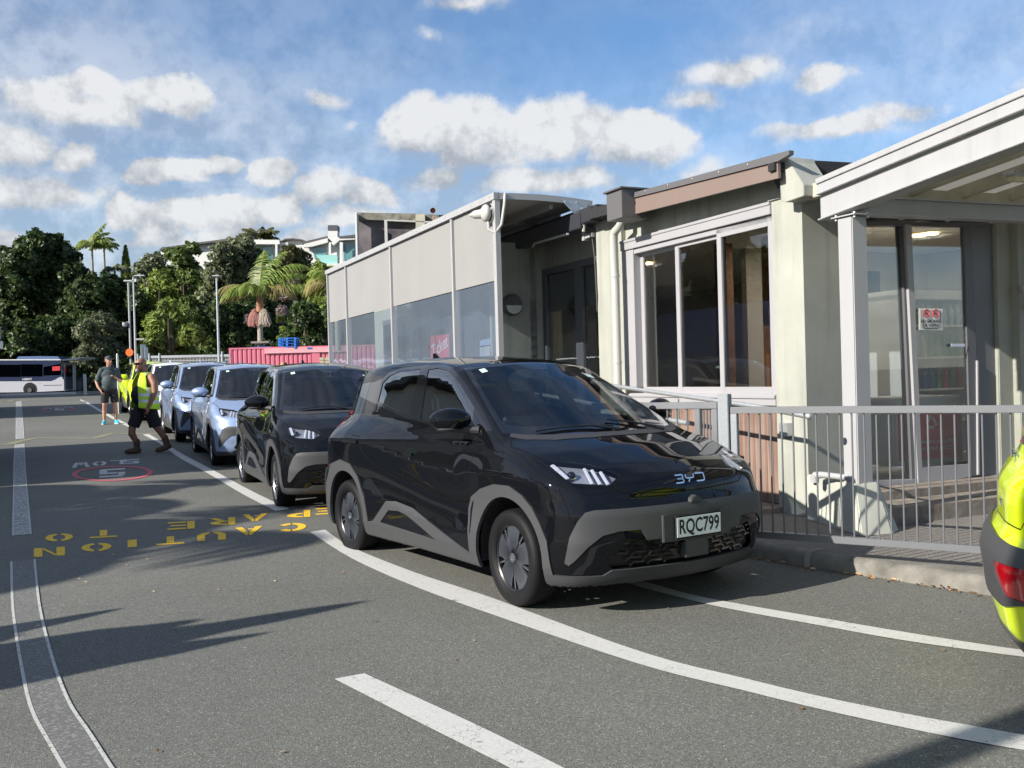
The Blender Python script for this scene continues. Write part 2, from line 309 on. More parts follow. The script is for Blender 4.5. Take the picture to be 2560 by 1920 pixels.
class Cutter:
    def __init__(s,P,F):
        s.p=[tuple(q) for q in P]; s.f=[list(f) for f in F]; s.e={}
        for i,f in enumerate(s.f):
            for a,b in zip(f,f[1:]+f[:1]): s.e.setdefault((min(a,b),max(a,b)),set()).add(i)
        s.refresh(0)
    def refresh(s,start):
        c=np.array([np.mean([s.p[k] for k in f],0) for f in s.f[start:]]) if start<len(s.f) else np.zeros((0,3))
        s.c=c if start==0 else np.vstack([s.c,c]); n=grad(c[:,0],c[:,1],c[:,2]) if len(c) else np.zeros((0,3))
        s.n=n if start==0 else np.vstack([s.n,n])
    def midpoint(s,a,b,t):
        v=len(s.p); A,B=s.p[a],s.p[b]; s.p.append(tuple(A[i]+(B[i]-A[i])*t for i in range(3)))
        k=(min(a,b),max(a,b)); fs=s.e.pop(k)
        for i in fs:
            f=s.f[i]; m=len(f)
            for j in range(m):
                if {f[j],f[(j+1)%m]}=={a,b}: f.insert(j+1,v); break
        s.e[(min(a,v),max(a,v))]=set(fs); s.e[(min(b,v),max(b,v))]=set(fs); return v
    def split(s,i,va,vb):
        f=s.f[i]; ia,ib=f.index(va),f.index(vb)
        if ia>ib: ia,ib=ib,ia
        if ib-ia<2 or (ia==0 and ib==len(f)-1): return
        g1=f[ia:ib+1]; g2=f[ib:]+f[:ia+1]; j=len(s.f); s.f[i]=g1; s.f.append(g2)
        for a,b in zip(g2,g2[1:]+g2[:1]):
            k=(min(a,b),max(a,b)); st=s.e.setdefault(k,set()); st.discard(i); st.add(j)
        k=(min(f[ia],f[ib]),max(f[ia],f[ib])); s.e[k]={i,j}
    def cutseg(s,kind,a,b,closed=True):
        a=np.array(a,float); b=np.array(b,float); d=b-a; L=np.hypot(*d)
        if L<1e-6: return
        d/=L; n=np.array([-d[1],d[0]]); pc=PROJ[kind](s.c); rel=pc-a; al=rel@d; ac=rel@n
        cand=np.where((np.abs(ac)<.05)&(al>-.04)&(al<L+.04)&ccond(kind,s.c,s.n))[0]; start=len(s.f)
        for i in cand:
            f=s.f[i]; q=PROJ[kind](np.array([s.p[k] for k in f])); r=q-a; dd=r@n; aa=r@d
            if aa.max()<-.002 or aa.min()>L+.002: continue
            dd[np.abs(dd)<2e-4]=0
            if dd.max()<=0 or dd.min()>=0: continue
            m=len(f); hits=[]
            for j in range(m):
                k=(j+1)%m
                if dd[j]==0: hits.append(('v',f[j]))
                elif dd[j]*dd[k]<0: hits.append(('e',f[j],f[k],dd[j]/(dd[j]-dd[k])))
            if len(hits)!=2: continue
            ids=[h[1] if h[0]=='v' else s.midpoint(h[1],h[2],h[3]) for h in hits]
            if ids[0]!=ids[1]: s.split(i,ids[0],ids[1])
        s.refresh(start)
        # faces changed in place get new centroids
        for i in cand: s.c[i]=np.mean([s.p[k] for k in s.f[i]],0)
    def cutpoly(s,kind,poly):
        for a,b in zip(poly,poly[1:]+poly[:1]): s.cutseg(kind,a,b)
def strip(pl,w=.006,closed=False):
    """a thin band along a polyline, as convex quads"""
    out=[]; pl=[np.array(p,float) for p in pl]
    for a,b in zip(pl,(pl[1:]+pl[:1]) if closed else pl[1:]):
        d=(b-a)/np.hypot(*(b-a)); n=np.array([-d[1],d[0]])*w/2; e=d*w*.4; out.append([tuple(a-e+n),tuple(b+e+n),tuple(b+e-n),tuple(a-e-n)])
    return out
def arch(cx,cz,r,n=22,z0=.10): return [(cx+r,z0)]+[(cx+r*math.cos(math.pi*k/n),cz+r*math.sin(math.pi*k/n)) for k in range(n+1)]+[(cx-r,z0)]
FA,RA=1.255,-1.225
FEAT=[('door_front','S',[(.819,1.09),(.819,.994),(.802,.789),(.757,.62),(.77,.45),(.80,.25),(-.17,.25),(-.17,.487),(-.23,.59),(-.205,.84),(-.225,1.14)]),
('door_rear','S',[(-.225,1.14),(-.205,.84),(-.23,.59),(-.17,.487),(-.17,.25),(-.79,.25),(-.84,.50),(-.97,.70),(-1.10,.80),(-1.197,.868),(-1.218,1.028),(-1.243,1.29)]),
('hood','T',[(1.385,-.05),(1.385,0),(1.37,.25),(1.30,.48),(1.20,.62),(1.10,.71),(1.20,.79),(1.468,.752),(1.66,.62),(1.838,.438),(1.926,.133),(1.932,0),(1.932,-.05)]),
('trim','S',[(-1.50,1.405),(-1.15,1.42),(-1.0,1.445),(-.9,1.492),(-.72,1.525),(-.3,1.54),(-.06,1.535),(.1,1.512),(.27,1.455),(.43,1.37),(.66,1.245),(.95,1.082),(.80,1.070),(.3,1.085),(-.1,1.107),(-.3,1.13),(-.95,1.235),(-1.20,1.268),(-1.46,1.30)]),
('win_front','S',[(-.205,1.505),(-.083,1.512),(.084,1.490),(.254,1.432),(.421,1.345),(.638,1.226),(.725,1.097),(.309,1.110),(-.081,1.131)]),
('win_rear','S',[(-.965,1.407),(-.92,1.435),(-.864,1.466),(-.703,1.499),(-.336,1.512),(-.283,1.154),(-.944,1.26)]),
('frit','T',[(.275,-.05),(.275,0),(.27,.3),(.235,.45),(.19,.53),(.60,.63),(1.02,.735),(1.06,.69),(1.12,.62),(1.21,.45),(1.27,.25),(1.295,0),(1.295,-.05)]),
('wind','T',[(.315,-.05),(.315,0),(.31,.3),(.27,.47),(.285,.515),(.62,.60),(.94,.675),(1.02,.60),(1.10,.43),(1.16,.24),(1.18,0),(1.18,-.05)]),
('frit','T',[(.31,-.05),(.31,.14),(.42,.07),(.42,-.05)]),
('cowl','T',[(1.295,-.05),(1.295,0),(1.27,.25),(1.21,.45),(1.12,.62),(1.06,.69),(1.08,.715),(1.18,.64),(1.29,.49),(1.36,.25),(1.378,0),(1.378,-.05)]),
('rock','S',[(-.78,.31),(-.69,.326),(-.455,.50),(-.30,.512),(-.036,.487),(.376,.38),(.755,.283),(.85,.26),(.85,.10),(-.85,.10),(-.85,.31)]),
('insert','S',[(-.56,.328),(-.414,.436),(-.25,.447),(-.123,.43),(.002,.395),(.334,.300)]),
('clad_front','S',[(.80,.10),(.797,.255),(.768,.567),(.807,.647),(.944,.713),(1.124,.757),(1.3,.76),(1.438,.712),(1.534,.645),(1.602,.554),(1.655,.462),(1.672,.275),(1.675,.10)]),
('vent','S',[(.806,.40),(.797,.555),(.822,.61),(.850,.63),(.826,.55),(.818,.42)]),
('clad_rear','S',[(-1.73,.10),(-1.725,.349),(-1.712,.537),(-1.534,.723),(-1.309,.775),(-1.116,.749),(-.97,.65),(-.842,.502),(-.78,.31),(-.78,.10)]),
('light','O',[(.740,.921),(.817,.885),(.915,.843),(1.018,.80),(1.323,.78),(1.40,.831),(1.26,.868),(1.126,.893)]),
('fascia','O',[(.955,.34),(1.007,.493),(1.079,.589),(1.139,.634),(1.211,.645),(1.74,.648),(2.2,.652),(2.2,.455),(1.62,.455),(1.568,.521),(1.40,.520),(1.272,.50),(1.152,.436),(1.041,.354),(.99,.325)]),
('grille','O',[(2.2,.455),(1.62,.455),(1.464,.471),(1.314,.321),(1.34,.295),(2.2,.295)]),
('lip','O',[(.55,.262),(1.256,.262),(1.33,.292),(2.2,.292),(2.2,.0),(.55,.0)]),
('lip','S',[(1.655,.262),(1.9,.262),(1.9,0),(1.655,0)]),
('tail','S',[(-2.2,1.03),(-1.72,1.04),(-1.66,1.10),(-1.70,1.175),(-2.2,1.19)]),
('tail','R',[(.36,1.03),(.9,1.03),(.9,1.175),(.60,1.165),(.42,1.10)]),
('trim','R',[(-.05,1.05),(.36,1.05),(.40,1.09),(-.05,1.09)]),
('rwin','R',[(-.05,1.17),(.50,1.17),(.47,1.37),(-.05,1.37)]),
('rclad','R',[(-.05,.67),(.95,.67),(.95,.50),(.62,.42),(.38,.44),(.22,.55),(-.05,.585)]),
('rfog','R',[(.52,.59),(.76,.60),(.80,.47),(.66,.47)]),
('rclad','R',[(-.05,.28),(1,.28),(1,.0),(-.05,.0)]),
('hole','S',arch(FA-.005,.325,.362)),('hole','S',arch(RA-.005,.325,.362)),
('under','B',[(-2.1,-.05),(2.1,-.05),(2.1,1),(-2.1,1)]),
('hole','B',[(FA-.367,.58),(FA+.357,.58),(FA+.357,1),(FA-.367,1)]),('hole','B',[(RA-.367,.58),(RA+.357,.58),(RA+.357,1),(RA-.367,1)])]
SEAMS=[('S',[(.819,1.07),(.819,.994),(.802,.789),(.757,.62)],0),('S',[(-.23,1.12),(-.205,.84),(-.23,.59),(-.17,.487),(-.17,.29)],0),
('S',[(-1.243,1.25),(-1.218,1.028),(-1.197,.868),(-1.10,.80),(-.97,.70)],0),('T',[(1.10,.71),(1.20,.79),(1.468,.752),(1.66,.62),(1.838,.438),(1.926,.133),(1.934,0)],0),
('O',[(1.363,.763),(1.467,.727),(1.99,.714)],0),('S',[(.963,.959),(1.182,.957),(1.192,.818),(.976,.802)],1),('S',[(-.177,.925),(-.02,.92),(-.02,.835),(-.177,.835)],1),('S',[(-1.10,.985),(-.95,.98),(-.95,.90),(-1.10,.90)],1),
('O',[(.82,.70),(.86,.64),(.95,.35)],0),('R',[(-.05,.73),(.62,.74),(.74,.86),(.68,1.03)],0),('S',[(1.66,.60),(1.60,.75),(1.50,.86)],0),
('T',[(.18,.545),(-.3,.60),(-.9,.565)],0)]
SKIN=Cutter(*make_skin())
_strips=[(k,st) for k,pl,cl in SEAMS for st in strip(pl,closed=cl)]
for t,k,pl in FEAT: SKIN.cutpoly(k,list(pl))
for k,st in _strips: SKIN.cutpoly(k,st)
_P=np.array(SKIN.p); _NRM=grad(_P[:,0],_P[:,1],_P[:,2]); _C=np.array([np.mean(_P[f],0) for f in SKIN.f]); _CN=grad(_C[:,0],_C[:,1],_C[:,2])
TAG=np.array(['body']*len(SKIN.f),dtype='U12')
def _apply(t,k,pl,only=None):
    m=ccond(k,_C,_CN)&inpoly(PROJ[k](_C),pl)
    if only is not None: m&=np.isin(TAG,only)
    TAG[m]=t
for t,k,pl in FEAT: _apply(t,k,pl)
SEAM=np.zeros(len(TAG),bool)
for k,st in _strips: SEAM|=ccond(k,_C,_CN)&inpoly(PROJ[k](_C),st)&np.isin(TAG,['body','door_front','door_rear','hood'])
def part_mesh(name,tags,off=0.,rim=0.,side=0,clampy=None,seam=True):
    """the faces carrying these tags as one mesh: pushed along the normal by off, edges turned in by rim"""
    m=np.isin(TAG,tags)
    if side: m&=(_C[:,1]*side>0)
    if clampy is not None: m&=clampy(_C)
    ids=np.where(m)[0]; vm={}; vs=[]; vn=[]; fs=[]; mi=[]
    def vv(k):
        if k not in vm: vm[k]=len(vs); vs.append(_P[k]+_NRM[k]*off); vn.append(_NRM[k])
        return vm[k]
    ec={}
    for i in ids:
        f=SKIN.f[i]; fs.append([vv(k) for k in f]); mi.append(1 if (seam and SEAM[i]) else 0)
        for a,b in zip(f,f[1:]+f[:1]): ec.setdefault((min(a,b),max(a,b)),[]).append((a,b))
    nf=len(fs)
    if rim:
        rv={}
        def rr(k):
            if k not in rv: rv[k]=len(vs); vs.append(_P[k]+_NRM[k]*(off-rim)); vn.append(_NRM[k])
            return rv[k]
        for k,l in ec.items():
            if len(l)==1: a,b=l[0]; fs.append([vm[b],vm[a],rr(a),rr(b)]); mi.append(0)
    me=bpy.data.meshes.new(name); me.from_pydata([tuple(v) for v in vs],[],fs); me.polygons.foreach_set('material_index',mi); me.polygons.foreach_set('use_smooth',[True]*len(fs))
    ln=np.zeros((len(me.loops),3)); lv=np.zeros(len(me.loops),int); me.loops.foreach_get('vertex_index',lv); ln[:]=np.array(vn)[lv]
    for i in range(nf,len(fs)):
        p=me.polygons[i]; nn=p.normal
        for j in p.loop_indices: ln[j]=nn
    me.normals_split_custom_set([tuple(x) for x in ln]); return me
def surfO(s,z,side=-1,off=0.):
    y=np.linspace(0,.9,1801); f=body(s+y,y,np.full_like(y,z)); i=int(np.argmax(f>0)); p=np.array([s+y[i],side*y[i],z]); n=grad(*[np.array([k]) for k in p])[0]; return p+n*off,n
def surfT(x,y,off=0.):
    z=np.linspace(.6,1.7,2201); f=body(np.full_like(z,x),np.full_like(z,y),z); i=int(np.argmax(f>0)); p=np.array([x,y,z[i]]); n=grad(*[np.array([k]) for k in p])[0]; return p+n*off,n
def surfS(x,z,side=-1,off=0.):
    y=np.linspace(.2,1.0,1601); f=body(np.full_like(y,x),y,np.full_like(y,z)); i=int(np.argmax(f>0)); p=np.array([x,side*y[i],z]); n=grad(*[np.array([k]) for k in p])[0]; return p+n*off,n
# ---- car materials
def paint(name,col,metal=0.,rough=.25,flake=0.):
    m,t,b=node_mat(name); n,l=t.nodes,t.links; b.inputs['Base Color'].default_value=(*col,1); b.inputs['Metallic'].default_value=metal; b.inputs['Roughness'].default_value=rough; b.inputs['Coat Weight'].default_value=1; b.inputs['Coat Roughness'].default_value=.012; b.inputs['Coat IOR'].default_value=1.40 if not metal else 1.5; b.inputs['Specular IOR Level'].default_value=.5 if metal else 0
    if flake:
        v=n.new('ShaderNodeTexNoise'); v.inputs['Scale'].default_value=700; c=n.new('ShaderNodeTexCoord'); l.new(c.outputs['Object'],v.inputs[0]); u=n.new('ShaderNodeBump'); u.inputs['Strength'].default_value=flake; u.inputs['Distance'].default_value=.001; l.new(v.outputs[0],u.inputs['Height']); l.new(u.outputs[0],b.inputs['Normal'])
    # inside of the shell is dark trim
    d=n.new('ShaderNodeBsdfDiffuse'); d.inputs[0].default_value=(.03,.03,.035,1); gm=n.new('ShaderNodeNewGeometry'); x=n.new('ShaderNodeMixShader'); l.new(gm.outputs['Backfacing'],x.inputs[0]); l.new(b.outputs[0],x.inputs[1]); l.new(d.outputs[0],x.inputs[2]); l.new(x.outputs[0],n['Material Output'].inputs[0]); return m
P_BLACK=paint('paint_black',(.004,.0045,.006),0,.3); P_BLUE=paint('paint_ice_blue',(.31,.41,.62),.45,.34,.05); P_LIME=paint('paint_lime',(.60,.74,.015),.0,.35); P_WHITE=paint('paint_white',(.78,.78,.76),0,.35)
M_SEAM=mat('shut_line',(.004,.004,.004),.8,spec=.1); M_CLAD=mat('grey_cladding',(.046,.047,.050),.55,bump=.08,bscale=900); M_TRIMB=mat('gloss_black_trim',(.004,.004,.005),.08,coat=1); M_UND=mat('underbody',(.012,.012,.013),.9)
M_COWL=mat('cowl_plastic',(.035,.036,.04),.6,bump=.1,bscale=500); M_GRILLE=mat('grille_black',(.008,.008,.009),.35); M_TYRE=mat('tyre_rubber',(.007,.007,.008),.6,spec=.22,bump=.15,bscale=120); M_RIMD=mat('wheel_cover_grey',(.085,.094,.115),.34,.55); M_RIMS=mat('wheel_alloy',(.42,.43,.46),.25,.9); M_RIMK=mat('wheel_black',(.01,.01,.012),.35)
M_CHROME=mat('chrome',(.75,.76,.78),.08,1.); M_LAMPIN=mat('lamp_housing',(.38,.39,.44),.22,.5); M_DRL=mat('lamp_guide',(.55,.56,.62),.15,.0,coat=1); M_RED=mat('tail_lamp_red',(.30,.003,.008),.12,coat=1); M_INT=mat('car_interior',(.05,.052,.06),.7); M_SEAT=mat('seat_fabric',(.13,.135,.15),.8); M_SCREEN=mat('dash_screen',(.01,.012,.018),.08)
G_WIND=glass_mat('windscreen_glass',(.62,.67,.67),1.3,base=.06); G_SIDE=glass_mat('side_glass',(.34,.38,.39),2.0,base=.24); G_LENS=glass_mat('lens_glass',(.9,.92,.95),1.0,base=.03); M_FRIT=mat('frit_black',(.004,.004,.005),.04,coat=1); M_PLATE=mat('number_plate_white',(.75,.79,.80),.35); M_INK=mat('plate_ink',(.006,.006,.008),.4); M_STICK=mat('windscreen_sticker',(.55,.75,.68),.5)
# ---- shared meshes
def wheel_meshes():
    t=MB(); prof=[(.205,-.082),(.215,-.094),(.24,-.101),(.268,-.101),(.288,-.092),(.299,-.074),(.3025,-.05),(.3035,0),(.3025,.05),(.299,.074),(.288,.092),(.268,.101),(.24,.101),(.215,.094),(.205,.082)]
    t.lathe(prof,56,axis='y')
    for yy in(-.045,-.015,.015,.045): t.lathe([(.3030,yy-.004),(.3000,yy-.003),(.3000,yy+.003),(.3030,yy+.004)],56,axis='y',mi=1)
    tyre=t.mesh('tyre',True,angle=50)
    r=MB(); r.lathe([(.212,-.09),(.213,-.083),(.198,-.070),(.192,-.02),(.192,.08),(.212,.09)],48,axis='y',mi=0)
    r.lathe([(0,-.025),(.150,-.025),(.150,-.005),(0,-.005)],32,axis='y',mi=2)
    cover=r.mesh('rim',True)
    c=MB(); sec=[]                                                                                     # five broad petals round a flat disc
    for k in range(5):
        a0=R_(90+72*k); pts=[]
        for (rad,da) in ((.112,-36),(.128,-28),(.175,-24),(.204,-24.5),(.205,-12),(.205,0),(.205,12),(.204,24.5),(.175,24),(.128,28),(.112,36)): pts.append((rad*math.cos(a0+R_(da)),rad*math.sin(a0+R_(da))))
        pts.append((0,0))
        c.prism(pts,lambda a,b,d:(a,d+.012*min(1,max(0,(math.hypot(a,b)-.08)/.12)),b),-.078,-.062,0)
        b0=a0+R_(36)
        c.beam((.09*math.cos(b0),-.062,.09*math.sin(b0)),(.203*math.cos(b0),-.056,.203*math.sin(b0)),.012,.018,1,up=(0,1,0))
    c.lathe([(.032,-.0785),(.030,-.084),(.024,-.084),(.022,-.080),(0,-.080)],28,axis='y',mi=1); c.lathe([(.205,-.080),(.212,-.084),(.214,-.078),(.206,-.064)],56,axis='y',mi=1)
    cov=c.mesh('cover',True,bevel=.0015,angle=25)
    s=MB()                                                                                               # alloy: five twin spokes
    for k in range(5):
        for da in(-9,9):
            a=R_(90+72*k+da); b=R_(90+72*k+da*2.0); s.beam((.03*math.cos(a),-.058,.03*math.sin(a)),(.20*math.cos(b),-.074,.20*math.sin(b)),.020,.026,0,up=(0,1,0))
    s.lathe([(.0,-.074),(.030,-.074),(.05,-.064),(.05,-.04)],24,axis='y',mi=0); s.lathe([(.197,-.074),(.208,-.090),(.214,-.088),(.206,-.060)],48,axis='y',mi=0)
    return tyre,cover,cov,s.mesh('spokes',True,bevel=.002,angle=30)
WM=wheel_meshes()
def make_car():
    """builds one hatchback at the origin and returns its Empty"""
    root=thing('parked_hatchback','black hatchback','car')
    def P(name,me,mats,parent=root,objmat=False):
        o=link(name,me,parent,mats)
        if objmat: sl=o.material_slots[0]; sl.link='OBJECT'; sl.material=P_BLACK; o['painted']=1
        return o
    P('body',part_mesh('body',['body'],0,.012),[P_BLACK,M_SEAM],objmat=True); P('bonnet',part_mesh('bonnet',['hood'],0,.006),[P_BLACK,M_SEAM],objmat=True)
    for sd in(-1,1):
        for t,w,gx in(('door_front','win_front',-.10),('door_rear','win_rear',-1.025)):
            d=P('door',part_mesh('door',[t],0,.006,sd),[P_BLACK,M_SEAM],objmat=True)
            P('door_window',part_mesh('door_window',[w],-.004,0,sd),[G_SIDE],d)
            h=MB(); zz=.88 if gx>-1 else .94; p,n=surfS(gx,zz,sd,.004); h.beam((p[0]-.075,p[1],p[2]+.003),(p[0]+.075,p[1],p[2]-.003),.018,.030); hd=P('handle',h.mesh('handle',True,bevel=.005),[P_BLACK],d,True)
        P('window_trim',part_mesh('window_trim',['trim'],.001,.010,sd,clampy=lambda c:c[:,0]>-1.6),[M_TRIMB])
        P('wheel_arch_trim',part_mesh('a',['clad_front'],.010,.022,sd),[M_CLAD]); P('wheel_arch_trim',part_mesh('a',['clad_rear'],.010,.022,sd),[M_CLAD])
        P('arch_vent',part_mesh('v',['vent'],.004,0,sd),[M_GRILLE]); P('sill_trim',part_mesh('s',['rock'],.010,.022,sd),[M_CLAD]); P('sill_insert',part_mesh('s',['insert'],.004,.01,sd),[M_TRIMB])
        # lamps
        hl=P('headlight',part_mesh('headlight',['light'],-.038,0,sd),[M_LAMPIN]); P('lens',part_mesh('lens',['light'],.001,.003,sd),[G_LENS],hl)
        b=MB()
        for sg in([(.825,.902),(.90,.870),(.985,.829)],[(1.10,.880),(1.19,.797)],[(1.165,.872),(1.255,.793)],[(1.24,.860),(1.32,.790)]):
            w=.026 if len(sg)==3 else .018
            b=MB()
            for a,c in zip(sg,sg[1:]): pa,na=surfO(*a,sd,-.014); pc,_=surfO(*c,sd,-.014); b.beam(pa,pc,w,.012,up=tuple(na))
            P('light_guide',b.mesh('light_guide',True,bevel=.002),[M_DRL],hl)
        pr=MB(); p,n=surfO(1.005,.853,sd,-.022); pr.ball(p,.026,16,10,0); P('projector',pr.mesh('projector',True),[M_SCREEN],hl); pr=MB(); q=p-n*.004; v=Vector(n).orthogonal().normalized(); u=Vector(n).cross(v)
        pr.tube([tuple(Vector(q)+(v*math.cos(t)+u*math.sin(t))*.031) for t in np.linspace(0,2*math.pi,25)],.004,6); P('bezel',pr.mesh('bezel',True),[M_CHROME],hl)
        P('tail_light',part_mesh('tail_light',['tail'],.004,.012,sd),[M_RED]); P('rear_reflector',part_mesh('r',['rfog'],.004,.01,sd),[M_RED])
        # mirror
        m=MB(); cy=sd*.930; m.ball((.69,cy,1.155),(.095,.135,.080),24,14); me=m.mesh('mirror_cap',True)
        for vtx in me.vertices:
            if vtx.co.x<.64: vtx.co.x=.64-(.64-vtx.co.x)*.15
            vtx.co.x+=-.25*(abs(vtx.co.y)-.93)*1.0
        P('mirror',me,[P_BLACK],objmat=True); mr_=root.children[-1] if False else None
        m=MB(); m.tube([(.80,sd*.775,1.083),(.75,sd*.84,1.092),(.70,sd*.90,1.098)],[.030,.026,.034],8); m.ball((.69,sd*.93,1.095),(.07,.10,.022),16,8); P('mirror_arm',m.mesh('mirror_arm',True),[M_COWL])
        # wheels
        for ax,nm in((FA,'f'),(RA,'r')):
            w=bpy.data.objects.new('wheel',WM[1]); COL.objects.link(w); w.parent=root; w.location=(ax,sd*.752,.303)
            for i,mm in enumerate((M_RIMK,M_RIMK,M_RIMK)):
                if len(WM[1].materials)<3: WM[1].materials.append(mm)
            rz=(0 if sd<0 else math.pi)+(R_(-3) if nm=='f' else 0); w.rotation_euler=(0,0,rz)
            ty=bpy.data.objects.new('tyre',WM[0]); COL.objects.link(ty); ty.parent=w
            if not WM[0].materials: WM[0].materials.append(M_TYRE); WM[0].materials.append(M_UND)
            cv=bpy.data.objects.new('wheel_cover',WM[2]); COL.objects.link(cv); cv.parent=w
            if not WM[2].materials: WM[2].materials.append(M_RIMD); WM[2].materials.append(M_RIMS)
            if not WM[3].materials: WM[3].materials.append(M_RIMS)
        # wheel housing
        for ax in(FA-.005,RA-.005):
            k=MB(); n=20; R=.372; pr=[(ax+R*math.cos(math.pi*(-.08+1.16*j/n)),.325+R*math.sin(math.pi*(-.08+1.16*j/n))) for j in range(n+1)]
            vs=[(a,sd*.835,c) for a,c in pr]+[(a,sd*.56,c) for a,c in pr]; k.add(vs,[(j,j+1,n+2+j,n+1+j) for j in range(n)]); k.add([(a,sd*.56,c) for a,c in pr]+[(ax+R,sd*.56,.24),(ax-R,sd*.56,.24)],[tuple(range(n+3))])
            P('wheel_housing',k.mesh('wheel_housing'),[M_UND])
    P('windscreen',part_mesh('windscreen',['wind'],-.002,0),[G_WIND]); P('windscreen_border',part_mesh('fr',['frit'],-.001,.004),[M_FRIT]); P('cowl_panel',part_mesh('cowl',['cowl'],.004,.012),[M_COWL])
    P('front_fascia',part_mesh('front_fascia',['fascia'],.008,.022),[M_CLAD]); gr=P('grille',part_mesh('grille',['grille'],-.025,0),[M_GRILLE]); P('bumper_lip',part_mesh('lip',['lip'],.012,.026),[M_COWL])
    P('underbody',part_mesh('under',['under'],0,0),[M_UND]); P('rear_bumper_trim',part_mesh('rc',['rclad'],.012,.03),[M_CLAD]); P('rear_window',part_mesh('rw',['rwin'],-.002,0),[M_FRIT]); P('tailgate_trim',part_mesh('tt',['trim'],.003,.01,clampy=lambda c:c[:,0]<=-1.6),[M_TRIMB])
    b=MB()
    for r,z in enumerate((.325,.355,.385,.415,.445)):
        for sd in(-1,1):
            for j in range(5):
                y0=.02+.115*j+.03*(r%2); y1=y0+.075
                if z<.40 and y0<.09: continue
                if y1>.62-.05*(4-r)*1.0+.06: continue
                p=[]; 
                for y in(y0,y1,y1+.02):
                    xs=np.linspace(1.7,2.1,401); f=body(xs,np.full_like(xs,y),np.full_like(xs,z)); p.append(xs[int(np.argmax(f>0))]-.010)
                b.beam((p[0],sd*y0,z),(p[1],sd*y1,z+.004),.012,.010); b.beam((p[1],sd*y1,z+.004),(p[2],sd*(y1+.025),z-.018),.010,.010)
    P('grille_bars',b.mesh('grille_bars',True,bevel=.002),[M_TRIMB],gr)
    # plate carrier
    b=MB(); b.box(1.97,2.030,-.275,.275,.430,.592); b.box(1.97,2.040,-.19,.19,.438,.580,1); b.box(1.95,2.022,-.095,.095,.318,.430,0)
    b.prism([(-.055,.648),(.045,.648),(.03,.675),(-.01,.690),(-.045,.672)],lambda a,c,d:(d,a,c),1.97,2.035,0); P('plate_carrier',b.mesh('plate_carrier',True,bevel=.004),[M_CLAD,M_TRIMB])
    # wipers, aerial, washer
    b=MB()
    for (x0,y0,x1,y1) in((1.22,.02,1.13,-.55),(1.21,.42,1.14,.03)):
        pts=[tuple(surfT(x0+(x1-x0)*t,y0+(y1-y0)*t,.014)[0]) for t in np.linspace(0,1,8)]; b.tube(pts,.006,6); q=surfT(x0+.06,y0+.02,.01)[0]; b.tube([tuple(q),pts[2],pts[4]],[.012,.008,.006],6)
    P('wiper',b.mesh('wiper',True),[M_GRILLE])
    b=MB(); q=surfT(-1.15,0,0)[0]; b.prism([(0,-.01),(.13,-.01),(.03,.055),(0,.06)],lambda a,c,d:(q[0]+a-.05,d,q[2]+c),-.012,.012); P('aerial',b.mesh('aerial',True,bevel=.004),[P_BLACK],objmat=True)
    # spoiler lip
    b=MB(); n=14; vs=[]
    for j in range(n+1):
        y=-.50+1.0*j/n; e=.05*(abs(y)/.5)**3; z=1.488-.19*y*y; vs+=[(-1.58,y,z+.040),(-1.76+e,y,z+.004),(-1.77+e,y,z-.020),(-1.62,y,z-.035)]
    b.add(vs,[(4*j+k,4*j+(k+1)%4,4*j+4+(k+1)%4,4*j+4+k) for j in range(n) for k in range(4)]+[(0,1,2,3),(4*n+3,4*n+2,4*n+1,4*n)]); P('spoiler',b.mesh('spoiler',True,bevel=.003,angle=40),[P_BLACK],objmat=True)
    # interior
    b=MB(); b.box(-1.5,1.1,-.70,.70,.22,.30); b.box(.70,1.08,-.68,.68,.80,.985); b.box(.55,.86,-.60,.60,.60,.9); b.box(-1.62,-1.1,-.5,.5,.5,.98); dash=P('dashboard',b.mesh('dashboard',True,bevel=.03),[M_INT])
    b=MB(); b.rbox((.66,.02,1.00),(.02,.30,.17)); P('screen',b.mesh('screen',True,bevel=.006),[M_SCREEN],dash)
    b=MB(); c0=Vector((.50,-.36,.955)); ax=Vector((-.88,0,.47)).normalized(); u=Vector((0,1,0)); v=ax.cross(u)
    b.tube([tuple(c0+(u*math.cos(t)+v*math.sin(t))*.178) for t in np.linspace(0,2*math.pi,37)],.015,8); b.beam(tuple(c0-u*.17),tuple(c0+u*.17),.05,.03,up=tuple(ax)); b.tube([tuple(c0),tuple(c0-ax*.25)],.03,8); P('steering_wheel',b.mesh('steering_wheel',True),[M_INT])
    for x,ys in((.02,(-.36,.36)),(-.85,(-.36,.36))):
        for y in ys:
            b=MB(); b.rbox((x+.05,y,.47),(.50,.48,.16)); b.beam((x-.20,y,.50),(x-.36,y,1.10),.46,.12,up=(1,0,0)); b.beam((x-.375,y,1.15),(x-.40,y,1.31),.25,.09,up=(1,0,0)); P('seat',b.mesh('seat',True,bevel=.035),[M_SEAT])
    b=MB(); b.rbox((.42,0,1.40),(.02,.22,.06)); b.tube([(.42,0,1.40),(.40,0,1.49)],.01,6); P('rear_view_mirror',b.mesh('rvm',True,bevel=.006),[M_GRILLE])
    for (x,y,w,h) in((.30,-.46,.05,.05),(.42,.40,.07,.06)):
        b=MB(); p,n=surfT(x,y,.002); e1,_=surfT(x,y+w,.002); e2,_=surfT(x+h,y,.002); e3,_=surfT(x+h,y+w,.002); b.add([tuple(p),tuple(e1),tuple(e3),tuple(e2)],[(0,1,2,3)]); P('sticker',b.mesh('sticker'),[M_STICK])
    return root
